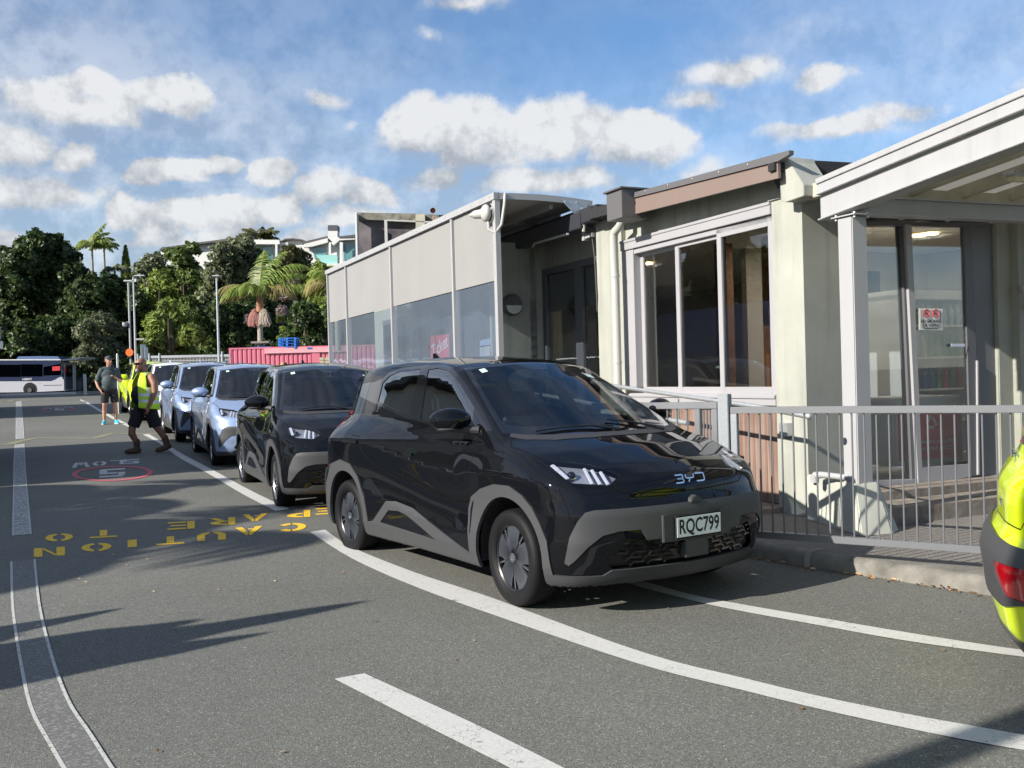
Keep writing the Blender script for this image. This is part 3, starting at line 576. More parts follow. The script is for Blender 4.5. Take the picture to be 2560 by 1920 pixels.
def wordmark(parent,c,ux,uz,w,h,t,mats,name='badge'):
    """three broad strokes letters: an open B of bars, a Y of a cup and stem, an open D"""
    S=[[(0,1),(.24,1),(.26,.9),(.26,.6),(.24,.52),(.06,.52)],[(.24,.48),(.27,.4),(.27,.08),(.24,0),(.0,0)],[(.06,.5),(.24,.5)],
       [(.36,1),(.36,.62),(.40,.50),(.60,.50),(.64,.62),(.64,1)],[(.50,.5),(.46,.15),(.44,0)],[(.70,1),(.96,1),(1,.88),(1,.14),(.96,0),(.72,0)]]
    b=MB(); c=Vector(c); ux=Vector(ux).normalized(); uz=Vector(uz).normalized(); n=ux.cross(uz)
    for st in S:
        for a,d in zip(st,st[1:]): b.beam(tuple(c+ux*((a[0]-.5)*w)+uz*((a[1]-.5)*h)),tuple(c+ux*((d[0]-.5)*w)+uz*((d[1]-.5)*h)),t,t*.8,up=tuple(n))
    return b.build(name,mats,parent,smooth=True)
def set_paint(o,pm):
    if o.get('painted'): o.material_slots[0].material=pm
    for ch in o.children: set_paint(ch,pm)
def clear_flag(o):
    if 'painted' in o.keys(): del o['painted']
    for ch in o.children: clear_flag(ch)
def set_spokes(o):
    for ch in o.children:
        if ch.name.startswith('wheel_cover'): ch.data=WM[3]
        set_spokes(ch)
CAR=make_car()
set_paint(CAR,P_BLACK)
def place(o,x,y,z,yaw,pitch=0.):
    o.location=(x,y,z); o.rotation_euler=(0,-pitch,R_(yaw))
# ================================================================== ground, road markings, kerb and path
def asphalt(name,c1,c2,grit=.35,bump=.35):
    m,t,b=node_mat(name); n,l=t.nodes,t.links; c=n.new('ShaderNodeTexCoord'); b.inputs['Roughness'].default_value=.86; b.inputs['Specular IOR Level'].default_value=.28
    a=n.new('ShaderNodeTexNoise'); a.inputs['Scale'].default_value=.35; a.inputs['Detail'].default_value=7; a.inputs['Roughness'].default_value=.6; l.new(c.outputs['Object'],a.inputs['Vector'])
    r=n.new('ShaderNodeValToRGB'); l.new(a.outputs[0],r.inputs[0]); r.color_ramp.elements[0].position=.3; r.color_ramp.elements[1].position=.7; r.color_ramp.elements[0].color=(*c1,1); r.color_ramp.elements[1].color=(*c2,1)
    pn=n.new('ShaderNodeTexNoise'); pn.inputs['Scale'].default_value=1.6; pn.inputs['Detail'].default_value=5; pn.inputs['Roughness'].default_value=.7; l.new(c.outputs['Object'],pn.inputs['Vector']); pm_=n.new('ShaderNodeMapRange'); l.new(pn.outputs[0],pm_.inputs[0]); pm_.inputs[1].default_value=.60; pm_.inputs[2].default_value=.78; pm_.inputs[3].default_value=1.0; pm_.inputs[4].default_value=.78
    v=n.new('ShaderNodeTexVoronoi'); v.inputs['Scale'].default_value=170; l.new(c.outputs['Object'],v.inputs['Vector'])
    h=n.new('ShaderNodeSeparateColor'); l.new(v.outputs['Color'],h.inputs[0]); k=n.new('ShaderNodeMapRange'); l.new(h.outputs[0],k.inputs[0]); k.inputs[3].default_value=1-grit; k.inputs[4].default_value=1+grit
    sp=n.new('ShaderNodeMath'); sp.operation='GREATER_THAN'; sp.inputs[1].default_value=.965; l.new(h.outputs[1],sp.inputs[0]); k2=n.new('ShaderNodeMath'); k2.operation='MULTIPLY_ADD'; k2.inputs[1].default_value=1.0; l.new(sp.outputs[0],k2.inputs[0]); l.new(k.outputs[0],k2.inputs[2])
    w=n.new('ShaderNodeVectorMath'); w.operation='SCALE'; l.new(r.outputs[0],w.inputs[0]); k3=n.new('ShaderNodeMath'); k3.operation='MULTIPLY'; l.new(k2.outputs[0],k3.inputs[0]); l.new(pm_.outputs[0],k3.inputs[1]); l.new(k3.outputs[0],w.inputs['Scale']); l.new(w.outputs[0],b.inputs['Base Color'])
    u=n.new('ShaderNodeBump'); u.inputs['Strength'].default_value=bump; u.inputs['Distance'].default_value=.006; l.new(v.outputs['Distance'],u.inputs['Height']); l.new(u.outputs[0],b.inputs['Normal']); return m
def worn(name,col,under,amount=.25,scale=9.,crack=True):
    """road paint worn through to the asphalt"""
    m,t,b=node_mat(name); n,l=t.nodes,t.links; c=n.new('ShaderNodeTexCoord'); b.inputs['Roughness'].default_value=.7; b.inputs['Specular IOR Level'].default_value=.3
    a=n.new('ShaderNodeTexNoise'); a.inputs['Scale'].default_value=scale; a.inputs['Detail'].default_value=9; a.inputs['Roughness'].default_value=.72; l.new(c.outputs['Object'],a.inputs['Vector'])
    r=n.new('ShaderNodeMapRange'); l.new(a.outputs[0],r.inputs[0]); p=.28+.42*amount; r.inputs[1].default_value=p-.03; r.inputs[2].default_value=p+.04
    f=r.outputs[0]
    if crack:
        v=n.new('ShaderNodeTexVoronoi'); v.feature='DISTANCE_TO_EDGE'; v.inputs['Scale'].default_value=14; nz=n.new('ShaderNodeTexNoise'); nz.inputs['Scale'].default_value=12; l.new(c.outputs['Object'],nz.inputs['Vector'])
        ad=n.new('ShaderNodeVectorMath'); ad.operation='MULTIPLY_ADD'; ad.inputs[1].default_value=(.12,.12,.12); l.new(nz.outputs['Color'],ad.inputs[0]); l.new(c.outputs['Object'],ad.inputs[2]); l.new(ad.outputs[0],v.inputs['Vector'])
        e=n.new('ShaderNodeMapRange'); l.new(v.outputs['Distance'],e.inputs[0]); e.inputs[1].default_value=.004; e.inputs[2].default_value=.016
        g2=n.new('ShaderNodeTexNoise'); g2.inputs['Scale'].default_value=3.5; l.new(c.outputs['Object'],g2.inputs['Vector']); g3=n.new('ShaderNodeMapRange'); l.new(g2.outputs[0],g3.inputs[0]); g3.inputs[1].default_value=.48; g3.inputs[2].default_value=.60; g3.inputs[3].default_value=1; g3.inputs[4].default_value=0
        mm=n.new('ShaderNodeMath'); mm.operation='MAXIMUM'; l.new(e.outputs[0],mm.inputs[0]); l.new(g3.outputs[0],mm.inputs[1]); m3=n.new('ShaderNodeMath'); m3.operation='MULTIPLY'; l.new(mm.outputs[0],m3.inputs[0]); l.new(f,m3.inputs[1]); f=m3.outputs[0]
    x=n.new('ShaderNodeMix'); x.data_type='RGBA'; l.new(f,x.inputs['Factor']); x.inputs['A'].default_value=(*under,1); x.inputs['B'].default_value=(*col,1)
    w=n.new('ShaderNodeTexNoise'); w.inputs['Scale'].default_value=70; l.new(c.outputs['Object'],w.inputs['Vector']); wr=n.new('ShaderNodeMapRange'); l.new(w.outputs[0],wr.inputs[0]); wr.inputs[3].default_value=.8; wr.inputs[4].default_value=1.15
    sc=n.new('ShaderNodeVectorMath'); sc.operation='SCALE'; l.new(x.outputs['Result'],sc.inputs[0]); l.new(wr.outputs[0],sc.inputs['Scale']); l.new(sc.outputs[0],b.inputs['Base Color']); return m
AC1,AC2=(.116,.117,.104),(.150,.149,.132)
M_ASPH=asphalt('asphalt',AC1,AC2); M_ASPH2=asphalt('path_asphalt',(.145,.132,.12),(.20,.183,.166)); M_WHITE=worn('road_paint_white',(.52,.515,.485),(.2,.2,.185),.15); M_WORN=worn('road_paint_worn',(.24,.24,.225),(.128,.127,.115),.62,60); M_EDGE=worn('road_paint_edge',(.46,.46,.43),(.15,.15,.135),.30,30,False)
M_HALF=worn('road_paint_half_worn',(.42,.42,.40),(.14,.14,.13),.46,30); M_YELL=worn('road_paint_yellow',(.78,.49,.03),(.17,.15,.08),.27,34,False); M_YELD=worn('road_paint_old_yellow',(.25,.23,.13),(.15,.145,.12),.38,20,False); M_PINK=worn('road_paint_red',(.56,.10,.13),(.14,.12,.12),.3,22,False)
def axis_pts(a,b,fine0,fine1,st,st2):
    l=list(np.arange(fine0,fine1+.01,st)); x=fine0
    while x>a: x-=st2*max(1,(fine0-x)/12); l.insert(0,x)
    x=fine1
    while x<b: x+=st2*max(1,(x-fine1)/12); l.append(x)
    return l
xs=axis_pts(-400,400,-50,12,1.0,2.5); ys=axis_pts(-120,900,-4,100,1.0,2.5)
gv=[(x,y,float(gz(x,y))) for y in ys for x in xs]; nx=len(xs); gf=[(j*nx+i,j*nx+i+1,(j+1)*nx+i+1,(j+1)*nx+i) for j in range(len(ys)-1) for i in range(nx-1)]
me=bpy.data.meshes.new('ground'); me.from_pydata(gv,[],gf); me.polygons.foreach_set('use_smooth',[True]*len(gf)); o=link('ground',me,None,[M_ASPH]); props(o,kind='structure')
def ribbon(mb,pa,pb,mi=0,dz=.004,n=5):
    """flat strip lying on the ground between two edges given as picture points"""
    A=resamp([g(*p)[:2] for p in pa],n*len(pa)); B=resamp([g(*p)[:2] for p in pb],n*len(pa)); vs=[]
    for a,b in zip(A,B):
        for p in(a,b): vs.append((p[0],p[1],float(gz(p[0],p[1]))+dz))
    mb.add(vs,[(2*i,2*i+1,2*i+3,2*i+2) for i in range(len(A)-1)],mi)
def resamp(P,n):
    P=np.array(P); 
    if len(P)>2:                                                         # smooth Catmull-Rom
        Q=[]; 
        for i in range(len(P)-1):
            p0=P[max(i-1,0)]; p1=P[i]; p2=P[i+1]; p3=P[min(i+2,len(P)-1)]
            for t in np.linspace(0,1,9)[:-1]: Q.append(.5*((2*p1)+(-p0+p2)*t+(2*p0-5*p1+4*p2-p3)*t*t+(-p0+3*p1-3*p2+p3)*t**3))
        P=np.array(Q+[P[-1]])
    s=np.r_[0,np.cumsum(np.hypot(*np.diff(P,axis=0).T))]; t=np.linspace(0,s[-1],n); return np.stack([np.interp(t,s,P[:,0]),np.interp(t,s,P[:,1])],-1)
def struct(mb,name,mats,**k): o=mb.build(name,mats,**k); props(o,kind='structure'); return o
m=MB(); ribbon(m,[(813,1325),(878,1368),(1026,1428),(1149,1469),(1247,1502),(1600,1630),(1860,1697),(2034,1739),(2251,1784),(2468,1823),(2640,1854)],[(775,1331),(862,1387),(944,1428),(1067,1479),(1215,1532),(1590,1659),(1860,1728),(2034,1771),(2251,1819),(2468,1862),(2640,1890)],n=4); struct(m,'lane_line',[M_WHITE])
m=MB(); ribbon(m,[(1596,1450),(1726,1487),(1860,1513),(2034,1543),(2251,1580),(2468,1614),(2640,1638)],[(1540,1452),(1690,1492),(1817,1522),(2034,1562),(2251,1601),(2468,1632),(2640,1654)]); struct(m,'lane_line',[M_WHITE])
m=MB(); ribbon(m,[(911,1685),(1000,1726),(1200,1818),(1406,1920),(1500,1970)],[(836,1699),(920,1742),(1080,1824),(1273,1921),(1360,1972)]); struct(m,'lane_line',[M_WHITE])
m=MB(); ribbon(m,[z4(*p) for p in((0,437),(200,540),(418,652))],[z4(*p) for p in((0,447),(190,555),(395,662))]); struct(m,'lane_line',[M_WHITE])
m=MB(); ribbon(m,[z4(*p) for p in((545,712),(700,805),(850,893),(1010,975),(1210,1085),(1400,1185),(1655,1306))],[z4(*p) for p in((495,716),(625,785),(770,890),(960,995),(1130,1095),(1290,1190),(1545,1321))]); struct(m,'lane_line',[M_WHITE])
def dash(L,Rr,mm=None):
    m=MB(); ribbon(m,L,Rr,0); 
    def edge(P,sgn):
        Q=resamp([g(*p)[:2] for p in P],5*len(P)); n=np.gradient(Q,axis=0); n=np.stack([-n[:,1],n[:,0]],-1); n/=np.hypot(*n.T)[:,None]; w=.016; vs=[]
        for q,k in zip(Q,n):
            for e in(-w/2,w/2): x,y=q+k*(e+sgn*w/2); vs.append((x,y,float(gz(x,y))+.0055))
        m.add(vs,[(2*i,2*i+1,2*i+3,2*i+2) for i in range(len(Q)-1)],1)
    edge(L,-1); edge(Rr,1); struct(m,'worn_dash',[mm or M_WORN,M_EDGE])
dash([(31,1405),(34,1500),(43,1581),(68,1717),(90,1789),(131,1862),(165,1920),(200,1975)],[(84,1400),(93,1500),(111,1590),(140,1690),(172,1767),(217,1834),(271,1920),(310,1975)])
dash([(39,1112),(36,1160),(36,1232),(35,1290),(35,1340)],[(59,1110),(61,1160),(65,1217),(71,1290),(75,1337)],M_HALF); dash([(41,1004),(41,1050),(41,1098)],[(52,1003.5),(56,1050),(59,1097)],M_HALF)
def zig(P,w,name='zigzag_line'):
    m=MB(); Q=np.array([g(*p)[:2] for p in P]); Q=np.concatenate([np.linspace(a,b,6)[:-1] for a,b in zip(Q,Q[1:])]+[Q[-1:]]); n=np.gradient(Q,axis=0); n=np.stack([-n[:,1],n[:,0]],-1); n/=np.hypot(*n.T)[:,None]; vs=[]
    for q,k in zip(Q,n):
        for e in(-w/2,w/2): x,y=q+k*e; vs.append((x,y,float(gz(x,y))+.005))
    m.add(vs,[(2*i,2*i+1,2*i+3,2*i+2) for i in range(len(Q)-1)],0); struct(m,name,[M_YELD])
zig([q3(0,393),q3(60,388),q3(130,368),q3(230,348),q3(600,351),q3(720,318),q3(1050,320)],.20); zig([q3(0,112),q3(30,114),q3(100,103),q3(160,107),q3(270,106),q3(330,99),q3(500,99)],.28); zig([q3(500,95),q3(760,90)],.2)
# stencilled letters: strokes on a 4 x 6 grid, broken as stencils are
def sector(cx,cy,r0x,r0y,r1x,r1y,a0,a1,n=8):
    A=[R_(a0+(a1-a0)*i/n) for i in range(n+1)]; return [(cx+r1x*math.cos(a),cy+r1y*math.sin(a)) for a in A]+[(cx+r0x*math.cos(a),cy+r0y*math.sin(a)) for a in A[::-1]]
def rect(a,b,c,d): return [(a,c),(b,c),(b,d),(a,d)]
GL={'O':[sector(2,3,.9,1.9,2,3,-78,78),sector(2,3,.9,1.9,2,3,102,258)],'C':[sector(2,3,.9,1.9,2,3,35,85),sector(2,3,.9,1.9,2,3,95,265),sector(2,3,.9,1.9,2,3,-85,-35)],
'A':[[(0,0),(1.05,0),(2.0,4.3),(2.0,6),(1.6,6)],[(2.95,0),(4,0),(2.4,6),(2.15,6),(2.15,4.0)],rect(1.5,2.1,1.3,2.1)],'U':[[(0,6),(1.1,6),(1.1,2.2)]+[(1.1+.0,2.2)]+[(1.75,.95),(1.75,0),(.7,.55),(0,2)],[(4,6),(2.9,6),(2.9,2.2),(2.25,.95),(2.25,0),(3.3,.55),(4,2)]],
'T':[rect(0,4,4.95,6),rect(1.45,2.55,0,4.6)],'I':[rect(.2,1.5,0,6)],'N':[rect(0,1.1,0,6),[(1.2,6),(1.2,4.6),(2.8,0),(2.8,1.4)],rect(2.9,4,0,6)],
'P':[rect(0,1.1,0,6),sector(1.5,4.2,.9,.8,2.4,1.8,-88,88),rect(1.25,1.6,5.1,6),rect(1.25,1.6,2.4,3.3)],'R':[rect(0,1.1,0,6),sector(1.5,4.3,.9,.75,2.4,1.7,-88,88),rect(1.25,1.6,5.1,6),rect(1.25,1.6,2.6,3.5),[(1.7,2.4),(2.7,2.6),(4,0),(2.8,0)]],
'E':[rect(0,1.1,0,6),rect(1.25,4,4.95,6),rect(1.25,3.6,2.5,3.5),rect(1.25,4,0,1.05)],'L':[rect(0,1.1,0,6),rect(1.3,4,0,1.05)],'S':[[(.5,6),(4,6),(4,4.9),(1.2,4.9),(1.2,3.55),(0,3.55),(0,5.4)],rect(.3,3.7,2.5,3.4),[(3.5,0),(0,0),(0,1.05),(2.8,1.05),(2.8,2.35),(4,2.35),(4,.6)]],
'W':[[(0,6),(1.0,6),(1.35,1.8),(1.35,0),(.7,0)],[(1.5,0),(1.95,0),(1.95,4),(1.5,2)],[(2.05,0),(2.5,0),(2.5,2),(2.05,4)],[(4,6),(3,6),(2.65,1.8),(2.65,0),(3.3,0)]],'5':[rect(.3,4,5,6),rect(0,1.1,2.8,4.85),[(1.25,3.8),(4,3.8),(4,.5),(3.5,0),(0,0),(0,1.1),(2.8,1.1),(2.8,2.8),(1.25,2.8)]]}
def letters(name,items,mt,rot=0):
    """each letter: glyph, centre, width, height and lean in the photograph; laid on the road turned to face the other way"""
    m=MB()
    for ch,cx,cy,w,h,sl in items:
        c=[g(cx+w/2,cy-sl*0-h/2+sl),g(cx-w/2,cy-h/2-sl),g(cx+w/2,cy+h/2+sl),g(cx-w/2,cy+h/2-sl)]      # baseline start, baseline end, top start, top end
        W={'I':1.7}.get(ch,4.)
        for poly in GL[ch]:
            vs=[]
            for (a,b) in poly:
                s,t=a/W,b/6; p=c[0]*(1-s)*(1-t)+c[1]*s*(1-t)+c[2]*(1-s)*t+c[3]*s*t; vs.append((p[0],p[1],float(gz(p[0],p[1]))+.003))
            m.add(vs,[tuple(range(len(vs)))])
    return struct(m,name,[mt])
K=.3888
def it(s,x,y,w,h,sl=0): return (s,x*K,960+y*K,w*K,h*K,sl*K)
letters('road_lettering',[it('C',1875,922,190,52,-6),it('A',1600,946,175,52,-6),it('U',1360,980,185,54,-6),it('T',1095,1007,180,52,-6),it('I',850,1027,78,48,-3),it('O',620,1051,195,54,-6),it('N',318,1081,200,56,-6)],M_YELL)
letters('road_lettering',[it('P',2440,792,150,42,-4),it('R',2270,806,150,42,-4),it('E',2095,818,130,42,-4),it('P',1918,837,155,44,-4),it('A',1640,860,165,46,-5),it('R',1430,885,165,46,-5),it('E',1165,911,175,48,-5),it('T',665,965,175,48,-5),it('O',380,988,180,50,-5)],M_YELL)
letters('road_lettering',[it('S',838,499,118,28,-3),it('L',750,503,85,26,-2),it('O',640,512,90,28,-3),it('W',520,521,118,30,-3)],M_WHITE)
letters('speed_number',[it('5',722,572,165,52,-5)],M_WHITE)
letters('road_lettering',[it('S',445,149,44,6,0),it('L',405,151,34,6,0),it('O',360,153,36,6,0),it('W',310,157,52,7,0)],M_WHITE); letters('speed_number',[it('5',382,164,60,12,0)],M_WHITE)
def ring(cx,cy,rx,ry,t):
    m=MB(); vs=[]; n=48
    for i in range(n):
        a=2*math.pi*i/n
        for f in(1,t): p=g((cx+rx*f*math.cos(a))*K,960+(cy+ry*f*math.sin(a)-rx*f*math.cos(a)*.03)*K); vs.append((p[0],p[1],float(gz(p[0],p[1]))+.006))
    m.add(vs,[(2*i,2*i+1,(2*i+3)%(2*n),(2*i+2)%(2*n)) for i in range(n)]); struct(m,'speed_ring',[M_PINK])
ring(722,577,262,48,.87); ring(380,163,112,12,.85)
# kerb and the raised path along the building
KL=[(6.6,1.9),(4.6,4.05),(3.6,5.13),(2.89,5.95),(2.45,6.49),(2.16,6.82),(1.80,7.32)]+[tuple(BC+BW*t+BM*(-1.45)) for t in(1.0,3,6,9,12,15,20,26,32)]
KR=resamp(KL,90); M_KERB=mat('kerb_concrete',(.155,.147,.13),.9,var=.35,scale=5,bump=.4,bscale=150,col2=(.245,.23,.20)); M_KERBJ=mat('kerb_joint',(.27,.26,.235),.95,var=.25)
n=np.gradient(KR,axis=0); n=np.stack([-n[:,1],n[:,0]],-1); n/=np.hypot(*n.T)[:,None]; n*=-1                                        # towards the building
m=MB(); prof=[(-.01,-.02),(.0,.070),(.03,.100),(.06,.108),(.17,.108),(.17,-.02)]; vs=[]
for q,k in zip(KR,n):
    for a,h in prof: x,y=q+k*a; vs.append((x,y,float(gz(*q))+h))
L6=len(prof); m.add(vs,[(L6*i+j,L6*i+j+1,L6*(i+1)+j+1,L6*(i+1)+j) for i in range(len(KR)-1) for j in range(L6-1)])
acc=0
for i in range(1,len(KR)):
    acc+=np.hypot(*(KR[i]-KR[i-1]))
    if acc>.95:
        acc=0; q,k=KR[i],n[i]; tt=np.array([k[1],-k[0]])*.022; b=[]
        for e in(-1,1):
            for a,h in [(-.013,-.02),(-.003,.072),(.028,.104),(.06,.112),(.17,.112)]: x,y=q+k*a+tt*e; b.append((x,y,float(gz(*q))+h))
        m.add(b,[(j,j+1,6+j,5+j) for j in range(4)],1)
struct(m,'kerb',[M_KERB,M_KERBJ],smooth=True,angle=40)
m=MB(); vs=[]
for i,(q,k) in enumerate(zip(KR,n)):
    for a in(.17,3.4 if i<52 else 2.2): x,y=q+k*a; vs.append((x,y,float(gz(*q))+.106))
m.add(vs,[(2*i,2*i+1,2*i+3,2*i+2) for i in range(len(KR)-1)]); struct(m,'path',[M_ASPH2])
# dry leaves gathered in the gutter
m=MB(); rr=random.Random(3)
for _ in range(900):
    i=rr.uniform(10,46); i0=int(i); q=KR[i0]+(KR[i0+1]-KR[i0])*(i-i0); k=n[i0]; q=q-k*(abs(rr.gauss(0,.03))+.012); a=rr.uniform(0,6.28); L=rr.uniform(.008,.03); w=L*rr.uniform(.2,.5); z=rr.uniform(.004,.016); tz=rr.uniform(-.008,.012)
    dx,dy=math.cos(a)*L,math.sin(a)*L; px,py=-math.sin(a)*w,math.cos(a)*w
    m.add([(q[0]-dx,q[1]-dy,z),(q[0]+px,q[1]+py,z+tz),(q[0]+dx,q[1]+dy,z),(q[0]-px,q[1]-py,z-tz*.3)],[(0,1,2,3)],rr.choice([0,0,1,2]))
for _ in range(70):
    x,y=rr.uniform(-4,3),rr.uniform(3.4,9); a=rr.uniform(0,6.28); L=rr.uniform(.006,.018); w=L*.5; dx,dy=math.cos(a)*L,math.sin(a)*L; px,py=-math.sin(a)*w,math.cos(a)*w; z=float(gz(x,y))+.008
    m.add([(x-dx,y-dy,z),(x+px,y+py,z+.004),(x+dx,y+dy,z),(x-px,y-py,z)],[(0,1,2,3)],rr.choice([1,1,2,0]))
o=m.build('leaf_litter',[mat('dry_leaf',(.40,.20,.07),.8),mat('dry_leaf_dark',(.16,.08,.03),.8),mat('dry_leaf_pale',(.55,.38,.20),.8)]); props(o,'scattered dry orange leaves and twigs along the foot of the kerb','leaf litter',kind='stuff')
# ================================================================== terminal building (frame: t along the facade, v into the building, z up)
M_PLAST=mat('pale_green_plaster',(.33,.336,.295),.85,var=.10,scale=1.6,bump=.10,bscale=160,col2=(.375,.38,.33)); M_PLASG=mat('grey_green_plaster',(.29,.30,.255),.9,var=.1,scale=3,bump=.25,bscale=140)
def streak(m,amt=.18,sc=5.):
    t=m.node_tree; n,l=t.nodes,t.links; b=n['Principled BSDF']; src=b.inputs['Base Color'].links[0].from_socket; c=n.new('ShaderNodeTexCoord'); mp=n.new('ShaderNodeMapping'); mp.inputs['Scale'].default_value=(sc,sc,.35); l.new(c.outputs['Object'],mp.inputs[0]); x=n.new('ShaderNodeTexNoise'); x.inputs['Scale'].default_value=1; x.inputs['Detail'].default_value=6; x.inputs['Roughness'].default_value=.65; l.new(mp.outputs[0],x.inputs['Vector']); r=n.new('ShaderNodeMapRange'); l.new(x.outputs[0],r.inputs[0]); r.inputs[1].default_value=.48; r.inputs[2].default_value=.72; r.inputs[3].default_value=1.0; r.inputs[4].default_value=1-amt
    s=n.new('ShaderNodeVectorMath'); s.operation='SCALE'; l.new(src,s.inputs[0]); l.new(r.outputs[0],s.inputs['Scale']); l.new(s.outputs[0],b.inputs['Base Color'])
streak(M_PLAST,.26,6); streak(M_PLASG,.22,6)
M_ALU=mat('powder_coated_frame',(.33,.325,.335),.4,var=.03,scale=2); M_ALUD=mat('dark_grey_frame',(.10,.102,.11),.45); M_FASC=mat('brown_fascia',(.19,.14,.12),.55,var=.04,scale=3); M_CAP=mat('dark_flashing',(.11,.105,.108),.5); M_BITU=mat('mineral_roof_felt',(.03,.03,.032),.9,bump=1,bscale=120,var=.5,scale=60)
M_BWALL=mat('blue_black_cladding',(.018,.022,.032),.6,var=.2,scale=6); M_PIPE=mat('white_pipe',(.43,.43,.40),.4); M_GALV=mat('galvanised_steel',(.50,.52,.53),.42,.65,var=.12,scale=20); M_WPAINT=mat('white_painted_steel',(.35,.35,.355),.38,var=.03,scale=3); M_TIMB=mat('pale_timber',(.44,.41,.32),.8,var=.15,scale=5,bump=.2)
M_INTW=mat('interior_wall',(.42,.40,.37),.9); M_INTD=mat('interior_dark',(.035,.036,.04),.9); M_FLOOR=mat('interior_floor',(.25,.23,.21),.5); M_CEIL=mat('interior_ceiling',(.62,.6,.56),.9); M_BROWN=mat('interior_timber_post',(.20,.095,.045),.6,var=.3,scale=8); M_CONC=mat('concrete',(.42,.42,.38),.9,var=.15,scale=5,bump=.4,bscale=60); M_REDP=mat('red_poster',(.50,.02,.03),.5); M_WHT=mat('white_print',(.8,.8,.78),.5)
M_BLIND=mat('roller_blind',(.30,.33,.30),.8); M_TIMD=mat('weathered_decking',(.20,.165,.135),.85,var=.3,scale=7,bump=.4,col2=(.30,.26,.22)); M_WARM=mat('downlight_or_fill_glow',(1,.8,.45),.5,emit=(1,.68,.28,14))
G_SHOP=glass_mat('shop_glass',(.74,.78,.80),1.3,base=.12); G_WIN=glass_mat('window_glass',(.70,.72,.73),1.2,base=.10); G_DARK=glass_mat('dark_glass',(.55,.58,.6),1.2,base=.06)
def boards(name,c1,c2,axis=0,wd=.09,rough=.85):
    m,t,b=node_mat(name); n,l=t.nodes,t.links; c=n.new('ShaderNodeTexCoord'); mp=n.new('ShaderNodeMapping'); mp.inputs['Scale'].default_value=(30,30,1.2); l.new(c.outputs['Object'],mp.inputs[0])
    x=n.new('ShaderNodeTexNoise'); x.inputs['Scale'].default_value=1; x.inputs['Detail'].default_value=6; l.new(mp.outputs[0],x.inputs['Vector']); r=n.new('ShaderNodeValToRGB'); l.new(x.outputs[0],r.inputs[0]); r.color_ramp.elements[0].color=(*c1,1); r.color_ramp.elements[1].color=(*c2,1); r.color_ramp.elements[0].position=.3; r.color_ramp.elements[1].position=.7
    g_=n.new('ShaderNodeTexNoise'); g_.inputs['Scale'].default_value=2.5; l.new(c.outputs['Object'],g_.inputs['Vector']); k=n.new('ShaderNodeMapRange'); l.new(g_.outputs[0],k.inputs[0]); k.inputs[3].default_value=.55; k.inputs[4].default_value=1.5; s=n.new('ShaderNodeVectorMath'); s.operation='SCALE'; l.new(r.outputs[0],s.inputs[0]); l.new(k.outputs[0],s.inputs['Scale']); l.new(s.outputs[0],b.inputs['Base Color']); b.inputs['Roughness'].default_value=rough; return m
M_BOARD=boards('brown_boards',(.13,.075,.055),(.27,.19,.15))
fv=lambda v0:(lambda a,b,d:(a,v0+d,b))                      # polygon (t,z) on a facade-parallel plane
fu=lambda u0:(lambda a,b,d:(u0+d,a,b))                      # polygon (v,z) on an end-parallel plane
def PV(px,f,v=0.): return [onv(*f(*p),v) for p in px]
def PU(px,f,u=0.): return [onu(*f(*p),u) for p in px]
B=thing('terminal_building','low pale green terminal building with a brown fascia, sliding windows and glazed entrance','building',loc=bl(0,0,.13))
B_LOC=Vector(B.location)
def part(mb,name,mats,parent=B,**k):
    o=mb.build(name,mats,parent,**k)
    r=parent
    while r.parent: r=r.parent
    if parent is r or True: o.matrix_parent_inverse=Matrix.Translation(-Vector(r.location)) if parent is r else Matrix.Identity(4)
    return o
# walls
m=MB(True); m.box(.43,3.05,.06,.30,2.955,3.30); m.box(3.05,3.64,0,.30,.10,3.42); m.box(0,.40,0,.45,.10,3.00); m.box(.07,.43,-.02,.20,2.98,3.18)
m.box(3.64,5.55,.25,.50,2.93,3.45); m.box(5.55,6.15,.0,.50,.1,3.4); m.box(6.15,7.0,.25,.5,.1,3.4); m.box(7.0,14,.25,.5,2.7,3.4); m.box(13.2,14,.25,.5,.1,2.7); m.box(9.6,10.1,.15,.5,.1,2.7); part(m,'wall',M_PLAST,bevel=.006)
m=MB(True); m.box(0.002,.30,.40,.70,.10,2.85); m.box(-.02,.28,2.42,6.5,.10,3.1); m.box(-.10,.2,2.62,2.92,.10,2.95); part(m,'side_wall',M_PLASG,bevel=.008)
# interior shell
m=MB(True); m.box(.45,14,5.2,5.3,.3,3.2); m.box(0.3,14.0,.5,5.2,.28,.33,1); m.box(.30,14,.3,5.2,3.0,3.08,2); m.box(14,14.1,.5,5.2,.3,3.2); m.box(.32,.42,2.5,5.3,.3,3.0); m.box(3.3,3.4,2.0,5.2,.33,3.0)
part(m,'interior',[M_INTW,M_FLOOR,M_CEIL])
